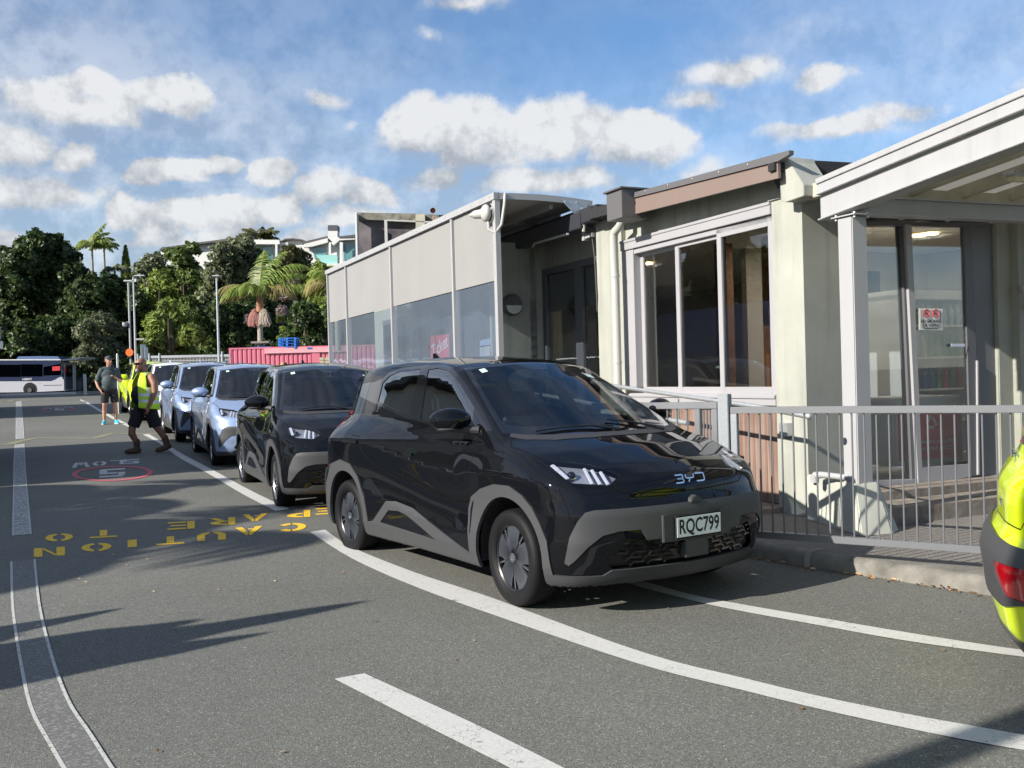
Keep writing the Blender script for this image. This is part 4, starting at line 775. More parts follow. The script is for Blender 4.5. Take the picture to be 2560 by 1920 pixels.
# roof, flashing, fascia
fp=PV([(275,300),(1085,95),(1090,190),(275,395)],r5,-.25); m=MB(True); m.prism(fp,fv(-.25),0,.03); part(m,'fascia',M_FASC)
cp=PV([(268,275),(1150,35),(1150,58),(1085,97),(272,302)],r5,-.27); m=MB(True); m.prism(cp,fv(-.27),0,.05)
for s in (.12,.3,.48,.66,.84): m.ball((fp[0][0]+(fp[1][0]-fp[0][0])*s,-.272,fp[0][1]+(fp[1][1]-fp[0][1])*s+.03),.009,8,5,1)
part(m,'roof_flashing',[M_CAP,M_GALV])
zl,zr=cp[0][1],cp[1][1]; m=MB(True); m.add([(3.4,-.24,zl),(.05,-.24,zr-.02),(.05,6,zr+.15),(3.4,6,zl+.15),(3.4,-.24,zl-.12),(.05,-.24,zr-.14),(.05,6,zr),(3.4,6,zl)],[(0,1,2,3),(7,6,5,4),(0,4,5,1),(1,5,6,2),(2,6,7,3),(3,7,4,0)]); m.box(3.4,14,-.12,6,3.42,3.47); part(m,'roof',M_BITU)
m=MB(True); m.prism([(-.28,zr-.06),(1.2,zr+.02),(5,zr+.15),(5,zr+.03),(1.2,zr-.11),(-.28,zr-.13)],fu(.02),0,.08); part(m,'roof_edge',M_BITU)
m=MB(True); m.prism([(-.20,zr-.12),(5,zr+.05),(5,2.6),(.12,2.9),(-.12,3.02)],fu(.06),0,.10); part(m,'parapet_side',M_BWALL)
m=MB(True); m.prism(PV([(1090,92),(1140,72),(1150,100),(1232,228),(1232,290),(1130,326),(1103,320)],r5,-.16),fv(-.16),0,.30); part(m,'bracket',M_PLAST,bevel=.004)
m=MB(True); q=onv(*r5(1240,262),-.1); m.box(q[0]-.42,q[0]+.05,-.06,.05,q[1]-.065,q[1]+.055); part(m,'timber_stub',M_TIMB,bevel=.004)
# rainwater head and downpipe
q0=onv(*r5(125,270),-.42); q1=onv(*r5(205,262),-.42); zt=q0[1]; m=MB(True); m.box(q1[0]-.02,q0[0],-.42,-.08,zt-.33,zt-.02); m.box(q1[0]-.05,q0[0]+.03,-.45,-.05,zt-.02,zt+.0); m.lathe([(0,0),(.022,0),(.022,.006),(0,.006)],14,(q1[0]-.028,-.25,zt-.17),axis='x',mi=1); part(m,'rainwater_head',[M_CAP,M_INTD],bevel=.003)
pz=lambda x,y:(onv(*r5(x,y),-.14)[0],-.14,onv(*r5(x,y),-.14)[1]); m=MB(True); m.tube([pz(208,395),pz(208,440),pz(200,462),pz(172,492),pz(166,520),pz(176,800),(pz(176,800)[0],-.14,.2)],.048,14); 
for zz in(2.55,1.55): a=pz(176,800)[0]; m.tube([(a,-.14,zz),(a,-.14,zz+.03)],.053,14)
part(m,'downpipe',M_PIPE,smooth=True)
m=MB(True); m.tube([(3.70,-.02,3.1),(3.66,-.02,2.9),(3.63,-.02,2.4),(3.65,-.01,2.2)],.006,6); part(m,'cable',M_CAP)
# sliding window: frame, three sashes

m=MB(True); m.box(.40,3.05,-.02,.14,2.86,2.955); m.box(.40,3.05,.01,.14,2.80,2.86); m.box(2.80,3.05,.0,.14,1.27,2.86); m.box(.40,3.05,-.01,.14,1.095,1.20); m.box(.40,3.05,-.03,.02,2.945,2.975); m.box(.40,3.05,-.025,.03,1.16,1.19)
win=part(m,'sliding_window',M_ALU,bevel=.003)
for (a,b,v) in((2.00,2.80,.09),(1.20,2.04,.05),(.40,1.25,.01)):
    m=MB(True); st=.07; m.box(a,a+st,v,v+.035,1.20,2.86); m.box(b-st,b,v,v+.035,1.20,2.86); m.box(a+st,b-st,v,v+.035,1.20,1.27); m.box(a+st,b-st,v,v+.035,2.76,2.86)
    s=part(m,'sash',M_ALU,win,bevel=.002); s.matrix_parent_inverse=Matrix.Identity(4)
    m=MB(True); m.box(a+st,b-st,v+.015,v+.02,1.27,2.76); s2=part(m,'pane',G_WIN,win)
# timber skirt
m=MB(True); x=.42
rr=random.Random(5)
while x<3.60: w=.088; m.box(x,min(x+w-.006,3.62),.10+rr.uniform(0,.008),.13,.17,1.03); x+=w
m.box(.42,3.6,.125,.14,.15,1.04,1); m.box(.42,3.05,.10,.14,1.035,1.095,1); part(m,'timber_skirt',[M_BOARD,M_INTD])
# black door pair under the awning
m=MB(True); m.box(3.66,5.55,.20,.30,2.84,2.93); m.box(3.66,3.74,.2,.3,.2,2.84); m.box(5.45,5.55,.2,.3,.2,2.84); m.box(4.40,4.60,.2,.28,.2,2.84); m.box(3.66,5.55,.2,.3,.2,.5); dr=part(m,'door_frame',M_ALUD,bevel=.003)
for a,b in((3.74,4.40),(4.60,5.45)):
    m=MB(True); m.box(a,b,.235,.24,.5,2.84); part(m,'door_pane',G_WIN,dr); m=MB(True); m.box(a,b,.26,.265,2.32,2.84); part(m,'blind',M_BLIND,dr)
    m=MB(True)
    for k in range(5):
        cx=a+.1+k*.12
        for s in(-1,1): m.add([(cx,.233,1.64),(cx+s*.035,.233,1.665),(cx+s*.06,.233,1.655),(cx+s*.035,.233,1.652)],[(0,1,2,3)])
    part(m,'bird_decal',M_WHT,dr)
m=MB(True)
for a in(7.0,7.9,8.8,9.55,10.1,11.0,12.0,13.2): m.box(a-.03,a+.03,.2,.3,.2,2.7)
m.box(7,13.2,.2,.3,2.6,2.7); m.box(7,13.2,.2,.3,.9,.98); m.box(6.35,6.45,.2,.3,.2,2.0); fr=part(m,'shopfront_frame',M_ALUD)
m=MB(True); m.box(7,9.6,.24,.245,.2,2.6); m.box(10.1,13.2,.24,.245,.2,2.6); part(m,'shopfront_pane',G_DARK,fr)
# bulkhead lamp on the wall
def bulkhead(t,v,z):
    m=MB(True); m.lathe([(0,-.10),(.13,-.10),(.15,-.06),(.15,0),(0,0)],26,(t,v,z),axis='y'); o=part(m,'bulkhead_lamp',M_CAP,smooth=True); m=MB(True); pts=[(.118*math.cos(a),.118*math.sin(a)) for a in np.linspace(math.pi,2*math.pi,14)]; m.prism([(t+p[0],z+p[1]-.01) for p in pts],fv(v-.106),0,.01); part(m,'diffuser',M_CEIL,o)
q=onu(*z8(1415,915),5.53); m=MB(True); m.box(5.55,5.62,q[0]-.30,.1,.1,3.3); part(m,'wing_wall',M_PLAST)
m=MB(True); m.lathe([(0,-.10),(.13,-.10),(.15,-.06),(.15,0),(0,0)],26,(5.55,q[0],q[1]),axis='x'); bo=part(m,'bulkhead_lamp',M_CAP,smooth=True); m=MB(True); m.prism([(q[0]+.118*math.cos(a),q[1]-.01+.118*math.sin(a)) for a in np.linspace(math.pi,2*math.pi,14)],fu(5.444),0,.01); part(m,'diffuser',M_CEIL,bo)
# entrance glazing (plane across the end of the building)
U=.03
def poly_u(px,u,d,name,mt,parent=B,f=d6,**k): m=MB(True); m.prism(PU(px,f,u),fu(u),0,d); return part(m,name,mt,parent,**k)
ent=poly_u([(140,118),(1000,128),(998,150),(140,140)],U-.02,.10,'entrance_frame',M_ALUD)
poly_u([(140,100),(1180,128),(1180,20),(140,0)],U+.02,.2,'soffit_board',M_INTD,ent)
poly_u([(145,135),(478,138),(540,1575),(200,1592)],U+.03,.006,'pane',G_SHOP,ent)
poly_u([(478,135),(500,135),(565,1575),(540,1578)],U-.0,.08,'mullion',M_ALUD,ent)
poly_u([(160,1580),(590,1565),(592,1600),(160,1620)],U-.02,.10,'sill',M_ALU,ent)
dl=poly_u([(502,135),(536,140),(595,1500),(590,1600),(575,1602)],U-.03,.05,'door',M_ALU,B)
poly_u([(536,138),(830,143),(831,152),(536,147)],U-.03,.05,'rail',M_ALUD,dl); poly_u([(830,143),(868,140),(930,1545),(870,1550)],U-.03,.05,'stile',M_ALUD,dl); poly_u([(593,1500),(868,1480),(872,1550),(593,1600)],U-.03,.05,'kick_rail',M_ALU,dl); poly_u([(536,147),(830,150),(870,1482),(593,1500)],U-.01,.006,'pane',G_SHOP,dl)
poly_u([(905,900),(912,900),(918,1540),(910,1540)],U-.05,.02,'strip',M_ALU,dl)
poly_u([(868,132),(985,135),(1035,1540),(932,1548)],U-.01,.10,'jamb_panel',mat('jamb_grey',(.13,.132,.14),.45),B)
poly_u([(590,1602),(1035,1542),(1038,1560),(590,1622)],U-.06,.08,'threshold',M_ALU,B)
# inside the shop: things seen through the glass
m=MB(True)
for p in((1.05,1.2),(1.75,1.3),(2.35,1.6),(3.0,1.4)): m.box(p[0],p[0]+.16,p[1],p[1]+.16,.33,3.0)
part(m,'timber_post',M_BROWN)
for px in((2133,579),(2327,584),(1.3,1.6),(2.4,1.8),(1.8,3.4),(3.4,3.6),(5.0,1.6),(8.5,1.8)):  # first pair are fitted lamps; the rest are added to brighten the interior
    if px[0]>100: d=ray(*px); k=(2.99-CAMH)/d[2]; p=d*k
    else: p=bl(px[0],px[1],0)
    m=MB(); m.lathe([(0,0),(.065,0),(.075,-.006),(.085,0)],20,(p[0],p[1],2.985)); o=part(m,'downlight_or_fill',M_WARM)
    ld=bpy.data.lights.new('downlight_or_fill_glow','AREA'); ld.energy=17 if px[0]>100 else 7; ld.size=.35; ld.color=(1,.87,.68); lo=bpy.data.objects.new('downlight_or_fill_glow',ld); COL.objects.link(lo); lo.location=(p[0],p[1],2.96)
FR=thing('drinks_fridge','tall glass fronted drinks fridge with rows of bottles behind the entrance door','fridge',loc=bl(1.6,2.9,.33))
def lp(o,name,mats,root,**k): ob=o.build(name,mats,root,**k); ob.matrix_parent_inverse=Matrix.Translation(-Vector(root.location)); return ob
m=MB(True); t0,t1,v0,v1=1.0,1.6,2.2,3.3; m.box(t0+.0,t1,v0,v0+.05,.33,2.2); m.box(t0,t1,v1-.05,v1,.33,2.2); m.box(t1-.03,t1,v0,v1,.33,2.2); m.box(t0,t1,v0,v1,2.15,2.25); m.box(t0,t1,v0,v1,.33,.45); lp(m,'cabinet',M_WHT,FR)
m=MB(True); 
for z in(.8,1.15,1.5,1.85): m.box(t0+.03,t1-.03,v0+.05,v1-.05,z,z+.02)
sh=lp(m,'shelf',M_WHT,FR); bm_=[mat('bottle_%s'%c,k,.2) for c,k in(('blue',(.02,.12,.4)),('green',(.03,.2,.08)),('red',(.4,.03,.02)),('clear',(.4,.5,.5)))]
rr=random.Random(2)
for z in(.47,.82,1.17,1.52,1.87):
    for k in range(9):
        m=MB(True); m.lathe([(0,0),(.036,0),(.036,.15),(.014,.21),(.014,.24),(0,.24)],8,(t0+.1,v0+.12+k*.107,z)); lp(m,'bottle',bm_[rr.choice([0,0,1,2,3]) if z<1.5 else rr.choice([1,2,3])],FR)
CT=thing('ice_cream_freezer','low white chest freezer with a red panel inside the entrance','freezer',loc=bl(.9,1.9,.33)); m=MB(True); m.box(.30,.85,1.35,2.30,.45,1.12); lp(m,'cabinet',M_WHT,CT,bevel=.02); m=MB(True); m.box(.29,.30,1.40,2.25,.50,1.0); lp(m,'front_panel',mat('freezer_red',(.95,.05,.07),.5),CT)
m=MB(True); vs,fs=text_geo('Our bottles are made from\n100% recycled plastic*',.065); m.add([(.285,1.82+x,.64+y) for x,y,z in vs],fs)
for k in range(3):
    a=R_(90+120*k); b=R_(90+120*(k+1)); c=.09; 
    p0=(c*math.cos(a),c*math.sin(a)); p1=(c*math.cos(b),c*math.sin(b)); f=lambda s:(.282,1.82+p0[0]+(p1[0]-p0[0])*s,.86+p0[1]+(p1[1]-p0[1])*s); m.beam(f(.12),f(.72),.03,.006,up=(1,0,0))
lp(m,'lettering',M_WHT,CT)
BN=thing('timber_counter','brown timber framed counter window seen through the fixed pane','counter',loc=bl(2.2,2.6,.33)); m=MB(True)
for v in(1.05,1.35,1.65): m.box(1.75,1.80,v,v+.05,.95,1.65)
m.box(1.75,1.80,1.05,1.70,.93,.98); m.box(1.75,1.8,1.05,1.7,1.6,1.65); m.box(1.8,1.85,.6,2.4,.33,.95,1); lp(m,'frame',[mat('orange_timber',(.42,.17,.04),.5),M_INTW],BN)
TV=thing('wall_screen','dark hanging wall screen above the drinks fridge','screen',loc=bl(1.5,2.0,2.3)); m=MB(True); m.box(1.45,1.5,1.5,2.4,1.95,2.5); lp(m,'panel',mat('screen_black',(.012,.013,.016),.15),TV,bevel=.01)
# notices on the door
sg=PU([(578,607),(711,610),(712,730),(578,728)],d6,U-.04); NS=MB(True); NS.prism(sg,fu(U-.040),0,.003)
cx=np.mean([p[0] for p in sg]); cz=np.mean([p[1] for p in sg]); w=sg[1][0]-sg[0][0]; h=sg[0][1]-sg[3][1]
def txt(m,s,sz,oy,mi,x=1.): vs,fs=text_geo(s,sz,0,x,.0012); m.add([(U-.0425,cx+a,cz+oy+b) for a,b,c in vs],fs,mi)
txt(NS,'NO SMOKING',.042,-.02,1); txt(NS,'OR VAPING',.042,-.058,1); txt(NS,'Thank you for your co-operation',.013,-.085,1)
for dx in(-.06,.06):
    NS.tube([(U-.043,cx+dx+.038*math.cos(a),cz+.055+.038*math.sin(a)) for a in np.linspace(0,2*math.pi,21)],.004,4,2); NS.beam((U-.044,cx+dx-.026,cz+.081),(U-.044,cx+dx+.026,cz+.029),.007,.003,2,up=(1,0,0)); NS.beam((U-.0435,cx+dx-.02,cz+.052),(U-.0435,cx+dx+.022,cz+.052),.009,.003,1,up=(1,0,0))
bx=[(-w*.40,-h*.40),(w*.40,-h*.40),(w*.40,h*.40),(-w*.40,h*.40)]
for a,b in zip(bx,bx[1:]+bx[:1]): NS.beam((U-.043,cx+a[0],cz+a[1]),(U-.043,cx+b[0],cz+b[1]),.004,.002,1,up=(1,0,0))
o=NS.build('notice',[M_WHT,M_INK,mat('prohibition_red',(.6,.02,.02),.5)]); props(o,'white notice reading NO SMOKING OR VAPING stuck on the entrance door','notice')
sg=PU([(758,805),(835,805),(835,822),(758,822)],d6,U-.04); m=MB(True); m.prism(sg,fu(U-.04),0,.003); o=m.build('label_strip',[mat('pale_blue_label',(.55,.6,.75),.5)]); props(o,'small pale label strip stuck on the right side of the entrance door','label')
# small fittings
def bx(name,t0,t1,v0,v1,z0,z1,mt,bev=.004): m=MB(True); m.box(t0,t1,v0,v1,z0,z1); return part(m,name,mt,bevel=bev)
q=onv(1780+790*.2411,960+470*.2411,0); bx('junction_box',q[0]-.055,q[0]+.055,-.06,0,q[1]-.06,q[1]+.06,M_GALV)
q=onu(*d6(1135,500),-.10); m=MB(True); m.ball((-.16,q[0],q[1]),.045,14,9); m.tube([(-.14,q[0],q[1]-.02),(-.18,q[0],q[1]-.10),(-.17,q[0]+.03,q[1]-.16),(-.12,q[0]+.16,q[1]-.18)],.02,8); part(m,'wall_lamp',M_WPAINT,smooth=True)
# ------------------------------------------------------------------ entrance steps
m=MB(True)
for i,(a,b) in enumerate(((-.70,-.56),(-.555,-.42),(-.415,-.28))): m.box(a,b,.02,4.5,.10,.245)
m.box(-.275,-.14,.02,4.5,.10,.32); m.box(-.135,0,.02,4.5,.1,.325)
o=m.build('entrance_steps',[M_TIMD],bevel=.004); props(o,'weathered timber steps below the glazed entrance','steps')
m=MB(True); 
for k in range(16): m.box(.35+k*.20,.35+k*.20+.19,-.75,.10,.10,.165)
m.box(.33,3.6,-.78,-.755,.10,.168,1); o=m.build('timber_ramp',[M_TIMD,mat('yellow_edge_line',(.50,.40,.05),.7)],bevel=.003); props(o,'timber deck boards with a yellow edge below the brown skirt','deck')
# ------------------------------------------------------------------ canopy over the entrance
CN=thing('entrance_canopy','white steel canopy on a square post with timber rafters over the entrance','canopy',loc=bl(-.72,-.125,.49))
pt,pv=-.72,-.125
m=MB(True); m.box(pt-.08,pt+.08,pv-.08,pv+.08,.49,2.64); lp(m,'post',M_WPAINT,CN,bevel=.008)
def zed(t): return 2.68+(2.86-2.68)*(-.6-t)/(1.67)
m=MB(True); f=lambda a,b,d:(a,pv+d,b)
def beamsec(z0,z1,v0,v1,mi=0):
    a,b=-.42,-4.2; m.add([(a,v0,zed(a)+z0),(b,v0,zed(b)+z0),(b,v1,zed(b)+z0),(a,v1,zed(a)+z0),(a,v0,zed(a)+z1),(b,v0,zed(b)+z1),(b,v1,zed(b)+z1),(a,v1,zed(a)+z1)],[(0,1,2,3),(7,6,5,4),(0,4,5,1),(1,5,6,2),(2,6,7,3),(3,7,4,0)],mi)
beamsec(.0,.012,pv-.085,pv+.085); beamsec(.012,.21,pv-.05,pv+.05); lp(m,'main_beam',M_WPAINT,CN,bevel=.003)
m=MB(True); beamsec(.21,.225,pv-.10,pv+.08); beamsec(.225,.30,pv-.085,pv-.06); beamsec(.30,.345,pv-.10,pv+.02); lp(m,'gutter',M_WPAINT,CN,bevel=.003)
m=MB(True); m.box(pt-.13,pt+.13,pv-.10,pv+.10,2.645,2.655)
for a in(-.1,.1):
    for b in(-.07,.07): m.tube([(pt+a,pv+b,2.625),(pt+a,pv+b,2.67)],.012,8,1)
lp(m,'base_plate',[M_WPAINT,M_GALV],CN)
m=MB(True); 
for (z0,z1,a,b) in((2.66,2.672,-.06,.06),(2.672,2.80,-.01,.01),(2.80,2.812,-.06,.06)): m.add([(pt+a,pv,z0),(pt+b,pv,z0),(pt+b,3.6,z0+.05),(pt+a,3.6,z0+.05),(pt+a,pv,z1),(pt+b,pv,z1),(pt+b,3.6,z1+.05),(pt+a,3.6,z1+.05)],[(0,3,2,1),(4,5,6,7),(0,1,5,4),(1,2,6,5),(2,3,7,6),(3,0,4,7)])
lp(m,'cross_beam',mat('grey_painted_steel',(.36,.36,.37),.45,var=.06,scale=4),CN)
m=MB(True); m.add([(pt-.0,pv,2.812),(pt+.05,pv,2.812),(pt+.05,3.6,2.87),(pt,3.6,2.87),(pt,pv,2.90),(pt+.05,pv,2.90),(pt+.05,3.6,2.96),(pt,3.6,2.96)],[(0,3,2,1),(4,5,6,7),(0,1,5,4),(1,2,6,5),(2,3,7,6),(3,0,4,7)]); lp(m,'ledger',M_TIMB,CN)
for k in range(6):
    v=.55+k*.60; a,b=-.02,-4.2; zz=lambda t:2.83+(-.6-t)*.1078+.016*v; m=MB(True); m.add([(a,v-.022,zz(a)),(b,v-.022,zz(b)),(b,v+.022,zz(b)),(a,v+.022,zz(a)),(a,v-.022,zz(a)+.11),(b,v-.022,zz(b)+.11),(b,v+.022,zz(b)+.11),(a,v+.022,zz(a)+.11)],[(0,1,2,3),(7,6,5,4),(0,4,5,1),(1,5,6,2),(2,6,7,3),(3,7,4,0)]); rf=lp(m,'rafter',M_TIMB,CN)
M_POLY,_t,_b=node_mat('polycarbonate'); _b.inputs['Base Color'].default_value=(.6,.58,.55,1); _tr=_t.nodes.new('ShaderNodeBsdfTranslucent'); _tr.inputs[0].default_value=(.62,.60,.56,1); _mx=_t.nodes.new('ShaderNodeMixShader'); _mx.inputs[0].default_value=.62; _t.links.new(_b.outputs[0],_mx.inputs[1]); _t.links.new(_tr.outputs[0],_mx.inputs[2]); _t.links.new(_mx.outputs[0],_t.nodes['Material Output'].inputs[0]); zz=lambda t,v:2.83+(-.6-t)*.1078+.016*v+.125; m=MB(True); rt_=-.02; m.add([(rt_,.05,zz(rt_,0)),(-4.2,0,zz(-4.2,0)),(-4.2,4,zz(-4.2,4)),(rt_,4,zz(rt_,4)),(rt_,.05,zz(rt_,0)+.008),(-4.2,0,zz(-4.2,0)+.008),(-4.2,4,zz(-4.2,4)+.008),(rt_,4,zz(rt_,4)+.008)],[(0,1,2,3),(7,6,5,4),(0,4,5,1),(1,5,6,2),(2,6,7,3),(3,7,4,0)]); lp(m,'roof_sheet',M_POLY,CN)
q=onu(2548,437,-1.3); m=MB(True); m.box(-1.36,-1.24,q[0]-.12,q[0]+.5,q[1]-.02,q[1]+.03); lt=lp(m,'batten_light',M_GALV,CN,bevel=.01); m=MB(True); m.box(-1.35,-1.25,q[0]-.11,q[0]+.49,q[1]-.055,q[1]-.02); lp(m,'diffuser',mat('lamp_diffuser',(.75,.68,.5),.4),CN,bevel=.015)
# plinth with the post on it, white hooded camera beside it
m=MB(True); z0,z1=.10,.50; bb=[(-.03,-.06),(-.95,-.33),(-.99,-.04),(-.90,.12),(-.03,.10)]; tt=[(-.03,-.05),(-.80,-.245),(-.83,-.03),(-.80,.0),(-.03,.0)]; m.add([(x,y,z0) for x,y in bb]+[(x,y,z1) for x,y in tt],[(4,3,2,1,0),(5,6,7,8,9)]+[(i,(i+1)%5,5+(i+1)%5,5+i) for i in range(5)])
o=m.build('concrete_plinth',[mat('pale_concrete',(.42,.43,.375),.9,var=.14,scale=4,bump=.12,bscale=160)],bevel=.012); props(o,'sloping pale concrete plinth under the white canopy post','plinth')
c0=onv(2038,1190,-.25); m=MB(True); m.tube([(-.70,-.20,c0[1]+.01),(c0[0]-.07,-.24,c0[1]+.015),(c0[0],-.25,c0[1]+.005),(c0[0]+.03,-.25,c0[1]-.01)],[.024,.028,.032,.02],12); m.tube([(c0[0]+.005,-.25,c0[1]),(c0[0]+.005,-.25,c0[1]-.055)],[.034,.033],14); m.ball((c0[0],-.25,c0[1]-.06),.018,12,8,1); lp(m,'hooded_camera',[M_WPAINT,M_INTD],CN,smooth=True)
# ------------------------------------------------------------------ awning
def fabric(name,col,*a,**k):
    m=mat(name,col,*a,**k); t=m.node_tree; n,l=t.nodes,t.links; tr=n.new('ShaderNodeBsdfTranslucent'); tr.inputs[0].default_value=(*col,1); x=n.new('ShaderNodeMixShader'); x.inputs[0].default_value=.40; l.new(n['Principled BSDF'].outputs[0],x.inputs[1]); l.new(tr.outputs[0],x.inputs[2]); l.new(x.outputs[0],n['Material Output'].inputs[0]); return m
AW=thing('side_awning','long pale grey awning with clear plastic side panels on white posts beside the terminal','awning',loc=bl(3.95,-1.2,.2))
M_FAB=fabric('awning_fabric',(.42,.415,.405),.75,var=.03,scale=1.5,bump=.05,bscale=8); G_CLR=glass_mat('clear_plastic',(.62,.68,.74),1.5,base=.05,rough=.05,wav=.03,milky=.27,mcol=(.34,.42,.54)); VA=-1.2; streak(M_FAB,.07,1.5); streak(M_WPAINT,.10,8)
m=MB(True)
for (a,b) in((3.97,5.34),(5.38,8.06),(8.11,10.8),(10.85,12.2)): m.box(a,b,VA,VA+.006,2.60,3.56)
lp(m,'fabric_panel',M_FAB,AW); m=MB(True)
for (a,b) in((3.97,5.34),(5.38,8.06),(8.11,10.8),(10.85,12.2)):
    n=12
    for i in range(n):
        for j in range(8):
            f=lambda ii,jj:(a+(b-a)*ii/n,VA+.01+.007*math.sin(ii*.9+jj*.5)*math.sin(math.pi*ii/n)*math.sin(math.pi*jj/8),.45+2.14*jj/8); m.add([f(i,j),f(i+1,j),f(i+1,j+1),f(i,j+1)],[(0,1,2,3)])
lp(m,'clear_panel',G_CLR,AW,smooth=True)
m=MB(True); n=10
for i in range(n):
    for j in range(8):
        f=lambda ii,jj:(3.93+.012*math.sin(ii*1.3+jj)*math.sin(math.pi*ii/n),VA+.05+(1.2)*ii/n,.45+2.75*jj/8); m.add([f(i,j),f(i+1,j),f(i+1,j+1),f(i,j+1)],[(0,1,2,3)])
lp(m,'end_curtain',glass_mat('clear_vinyl',(.95,.96,.97),.15,base=-.02,rough=.02,wav=.06),AW,smooth=True)
for t in(3.93,5.36,8.085,10.825,12.22):
    m=MB(True); w=.03 if t>4 else .042; m.box(t-w,t+w,VA-.035,VA+.03,float(gz(*(BC+BW*t+BM*VA)))+.12,3.58); 
    for k in range(9): m.ball((t,VA-.036,.7+k*.33),.007,6,4,1)
    lp(m,'post',[M_WPAINT,M_GALV],AW)
m=MB(True); m.box(3.88,12.28,VA-.05,VA+.03,3.56,3.64)
for k in range(28): m.ball((4.0+k*.3,VA-.052,3.6),.008,6,4,1)
lp(m,'front_rail',[M_WPAINT,M_GALV],AW)
m=MB(True); n=10; arc=lambda s:(VA+(1.30)*s,3.635-.03*s+.025*math.sin(math.pi*s)); vs=[]
for s in np.linspace(0,1,n+1):
    v,z=arc(s); vs+=[(3.88,v,z-.075),(3.88,v,z),(3.93,v,z),(3.93,v,z-.075)]
m.add(vs,[(4*i+k,4*i+(k+1)%4,4*i+4+(k+1)%4,4*i+4+k) for i in range(n) for k in range(4)]+[(0,1,2,3),(4*n+3,4*n+2,4*n+1,4*n)]); lp(m,'end_beam',M_WPAINT,AW)
m=MB(True); vs=[]
for s in np.linspace(0,1,n+1):
    v,z=arc(s); vs+=[(3.93,v,z-.03),(12.25,v,z-.03)]
m.add(vs,[(2*i,2*i+1,2*i+3,2*i+2) for i in range(n)]); lp(m,'canopy_sheet',mat('canopy_lining',(.42,.41,.385),.85),AW,smooth=True)
m=MB(True)
for t in(5.36,8.085,10.825):
    for s0,s1 in((0,.5),(.5,1)): a,b=arc(s0),arc(s1); m.beam((t,a[0],a[1]-.09),(t,b[0],b[1]-.09),.05,.05)
m.box(4.7,12.2,.05,.08,3.40,3.60); m.box(4,12.2,-.45,-.40,3.50,3.55); lp(m,'cross_bar',M_FAB,AW)
m=MB(True); m.prism([(-.36,3.60),(.02,3.58),(.02,3.42),(-.10,3.36)],fu(3.87),-.008,0); m.box(3.83,3.89,-.06,.02,3.10,3.42,1); m.box(3.66,3.86,-.05,-.01,3.12,3.17,1)
for p in((-.3,3.57),(-.14,3.57),(-.06,3.50),(-.05,3.42)): m.ball((3.858,p[0],p[1]),.010,6,4,1)
lp(m,'bracket',[M_GALV,M_WPAINT],AW)
m=MB(True); m.box(3.66,13,-.20,-.02,3.22,3.42); m.box(3.4,3.66,-.20,-.04,3.27,3.43); part(m,'gutter',mat('black_gutter',(.035,.037,.046),.4),bevel=.008)
m=MB(True); m.tube([(3.95,-.22,3.19),(4.9,-.22,3.20),(5.0,-.2,3.17)],.016,8); m.tube([(3.72,-.15,3.35),(3.66,-.15,3.30),(3.68,-.15,3.18)],.02,8); part(m,'conduit',M_PIPE)
q=onv(*z8(1285,235),VA-.12); m=MB(True); T0=4.0; m.ball((T0+.02,VA-.10,q[1]),(.10,.06,.105),20,12); m.lathe([(.115,-.0),(.12,.02),(.12,.05),(.0,.05)],24,(T0+.02,VA-.06,q[1]),axis='y'); m.tube([(T0+.02,VA-.06,q[1]),(T0+.14,VA-.20,q[1]-.005),(T0+.17,VA-.25,q[1]-.008)],[.07,.05,.012],14)
m.tube([(T0,VA-.08,q[1]-.10),(T0-.01,VA-.08,q[1]-.2),(T0-.08,VA-.02,q[1]-.25),(T0-.17,VA+.02,q[1]-.16),(T0-.18,VA+.06,q[1]+.08),(T0-.12,VA+.1,q[1]+.22)],.018,8); lp(m,'siren_lamp',M_PIPE,AW,smooth=True)
# posters seen through the clear panels
def poster(px,name,mt,label,text=None,v=-.45,tc=None,sz=.2):
    P=PV(px,z8,v); m=MB(True); m.prism(P,fv(v),-.01,0)
    mats=[mt]
    if text:
        vs,fs=text_geo(text,sz,0,1,.003); c=(np.mean([p[0] for p in P]),np.mean([p[1] for p in P])); a=.22; m.add([(c[0]-(x*math.cos(a)-y*math.sin(a)),v-.012,c[1]+x*math.sin(a)+y*math.cos(a)) for x,y,z in vs],fs,1); mats.append(M_WHT)
    o=m.build(name,mats); return props(o,label,'poster')
M_PINKP=mat('faded_red_poster',(.75,.05,.10),.5)
poster([(845,1135),(975,1120),(978,1290),(845,1300)],'poster',M_PINKP,'bright red poster reading Ticket behind the clear awning panel','Ticket',sz=.30); poster([(700,890),(772,880),(772,1025),(700,1035)],'poster',mat('dark_red_poster',(.25,.02,.06),.5),'plain dark red hanging poster high behind the clear awning panel')
poster([(1195,1165),(1270,1150),(1270,1195),(1195,1205)],'poster',mat('blue_poster',(.25,.38,.6),.5),'small light blue notice behind the nearest clear awning panel'); poster([(1195,1215),(1265,1205),(1265,1275),(1195,1282)],'poster',mat('grey_notice',(.45,.48,.52),.5),'small grey ruled notice under the light blue notice')
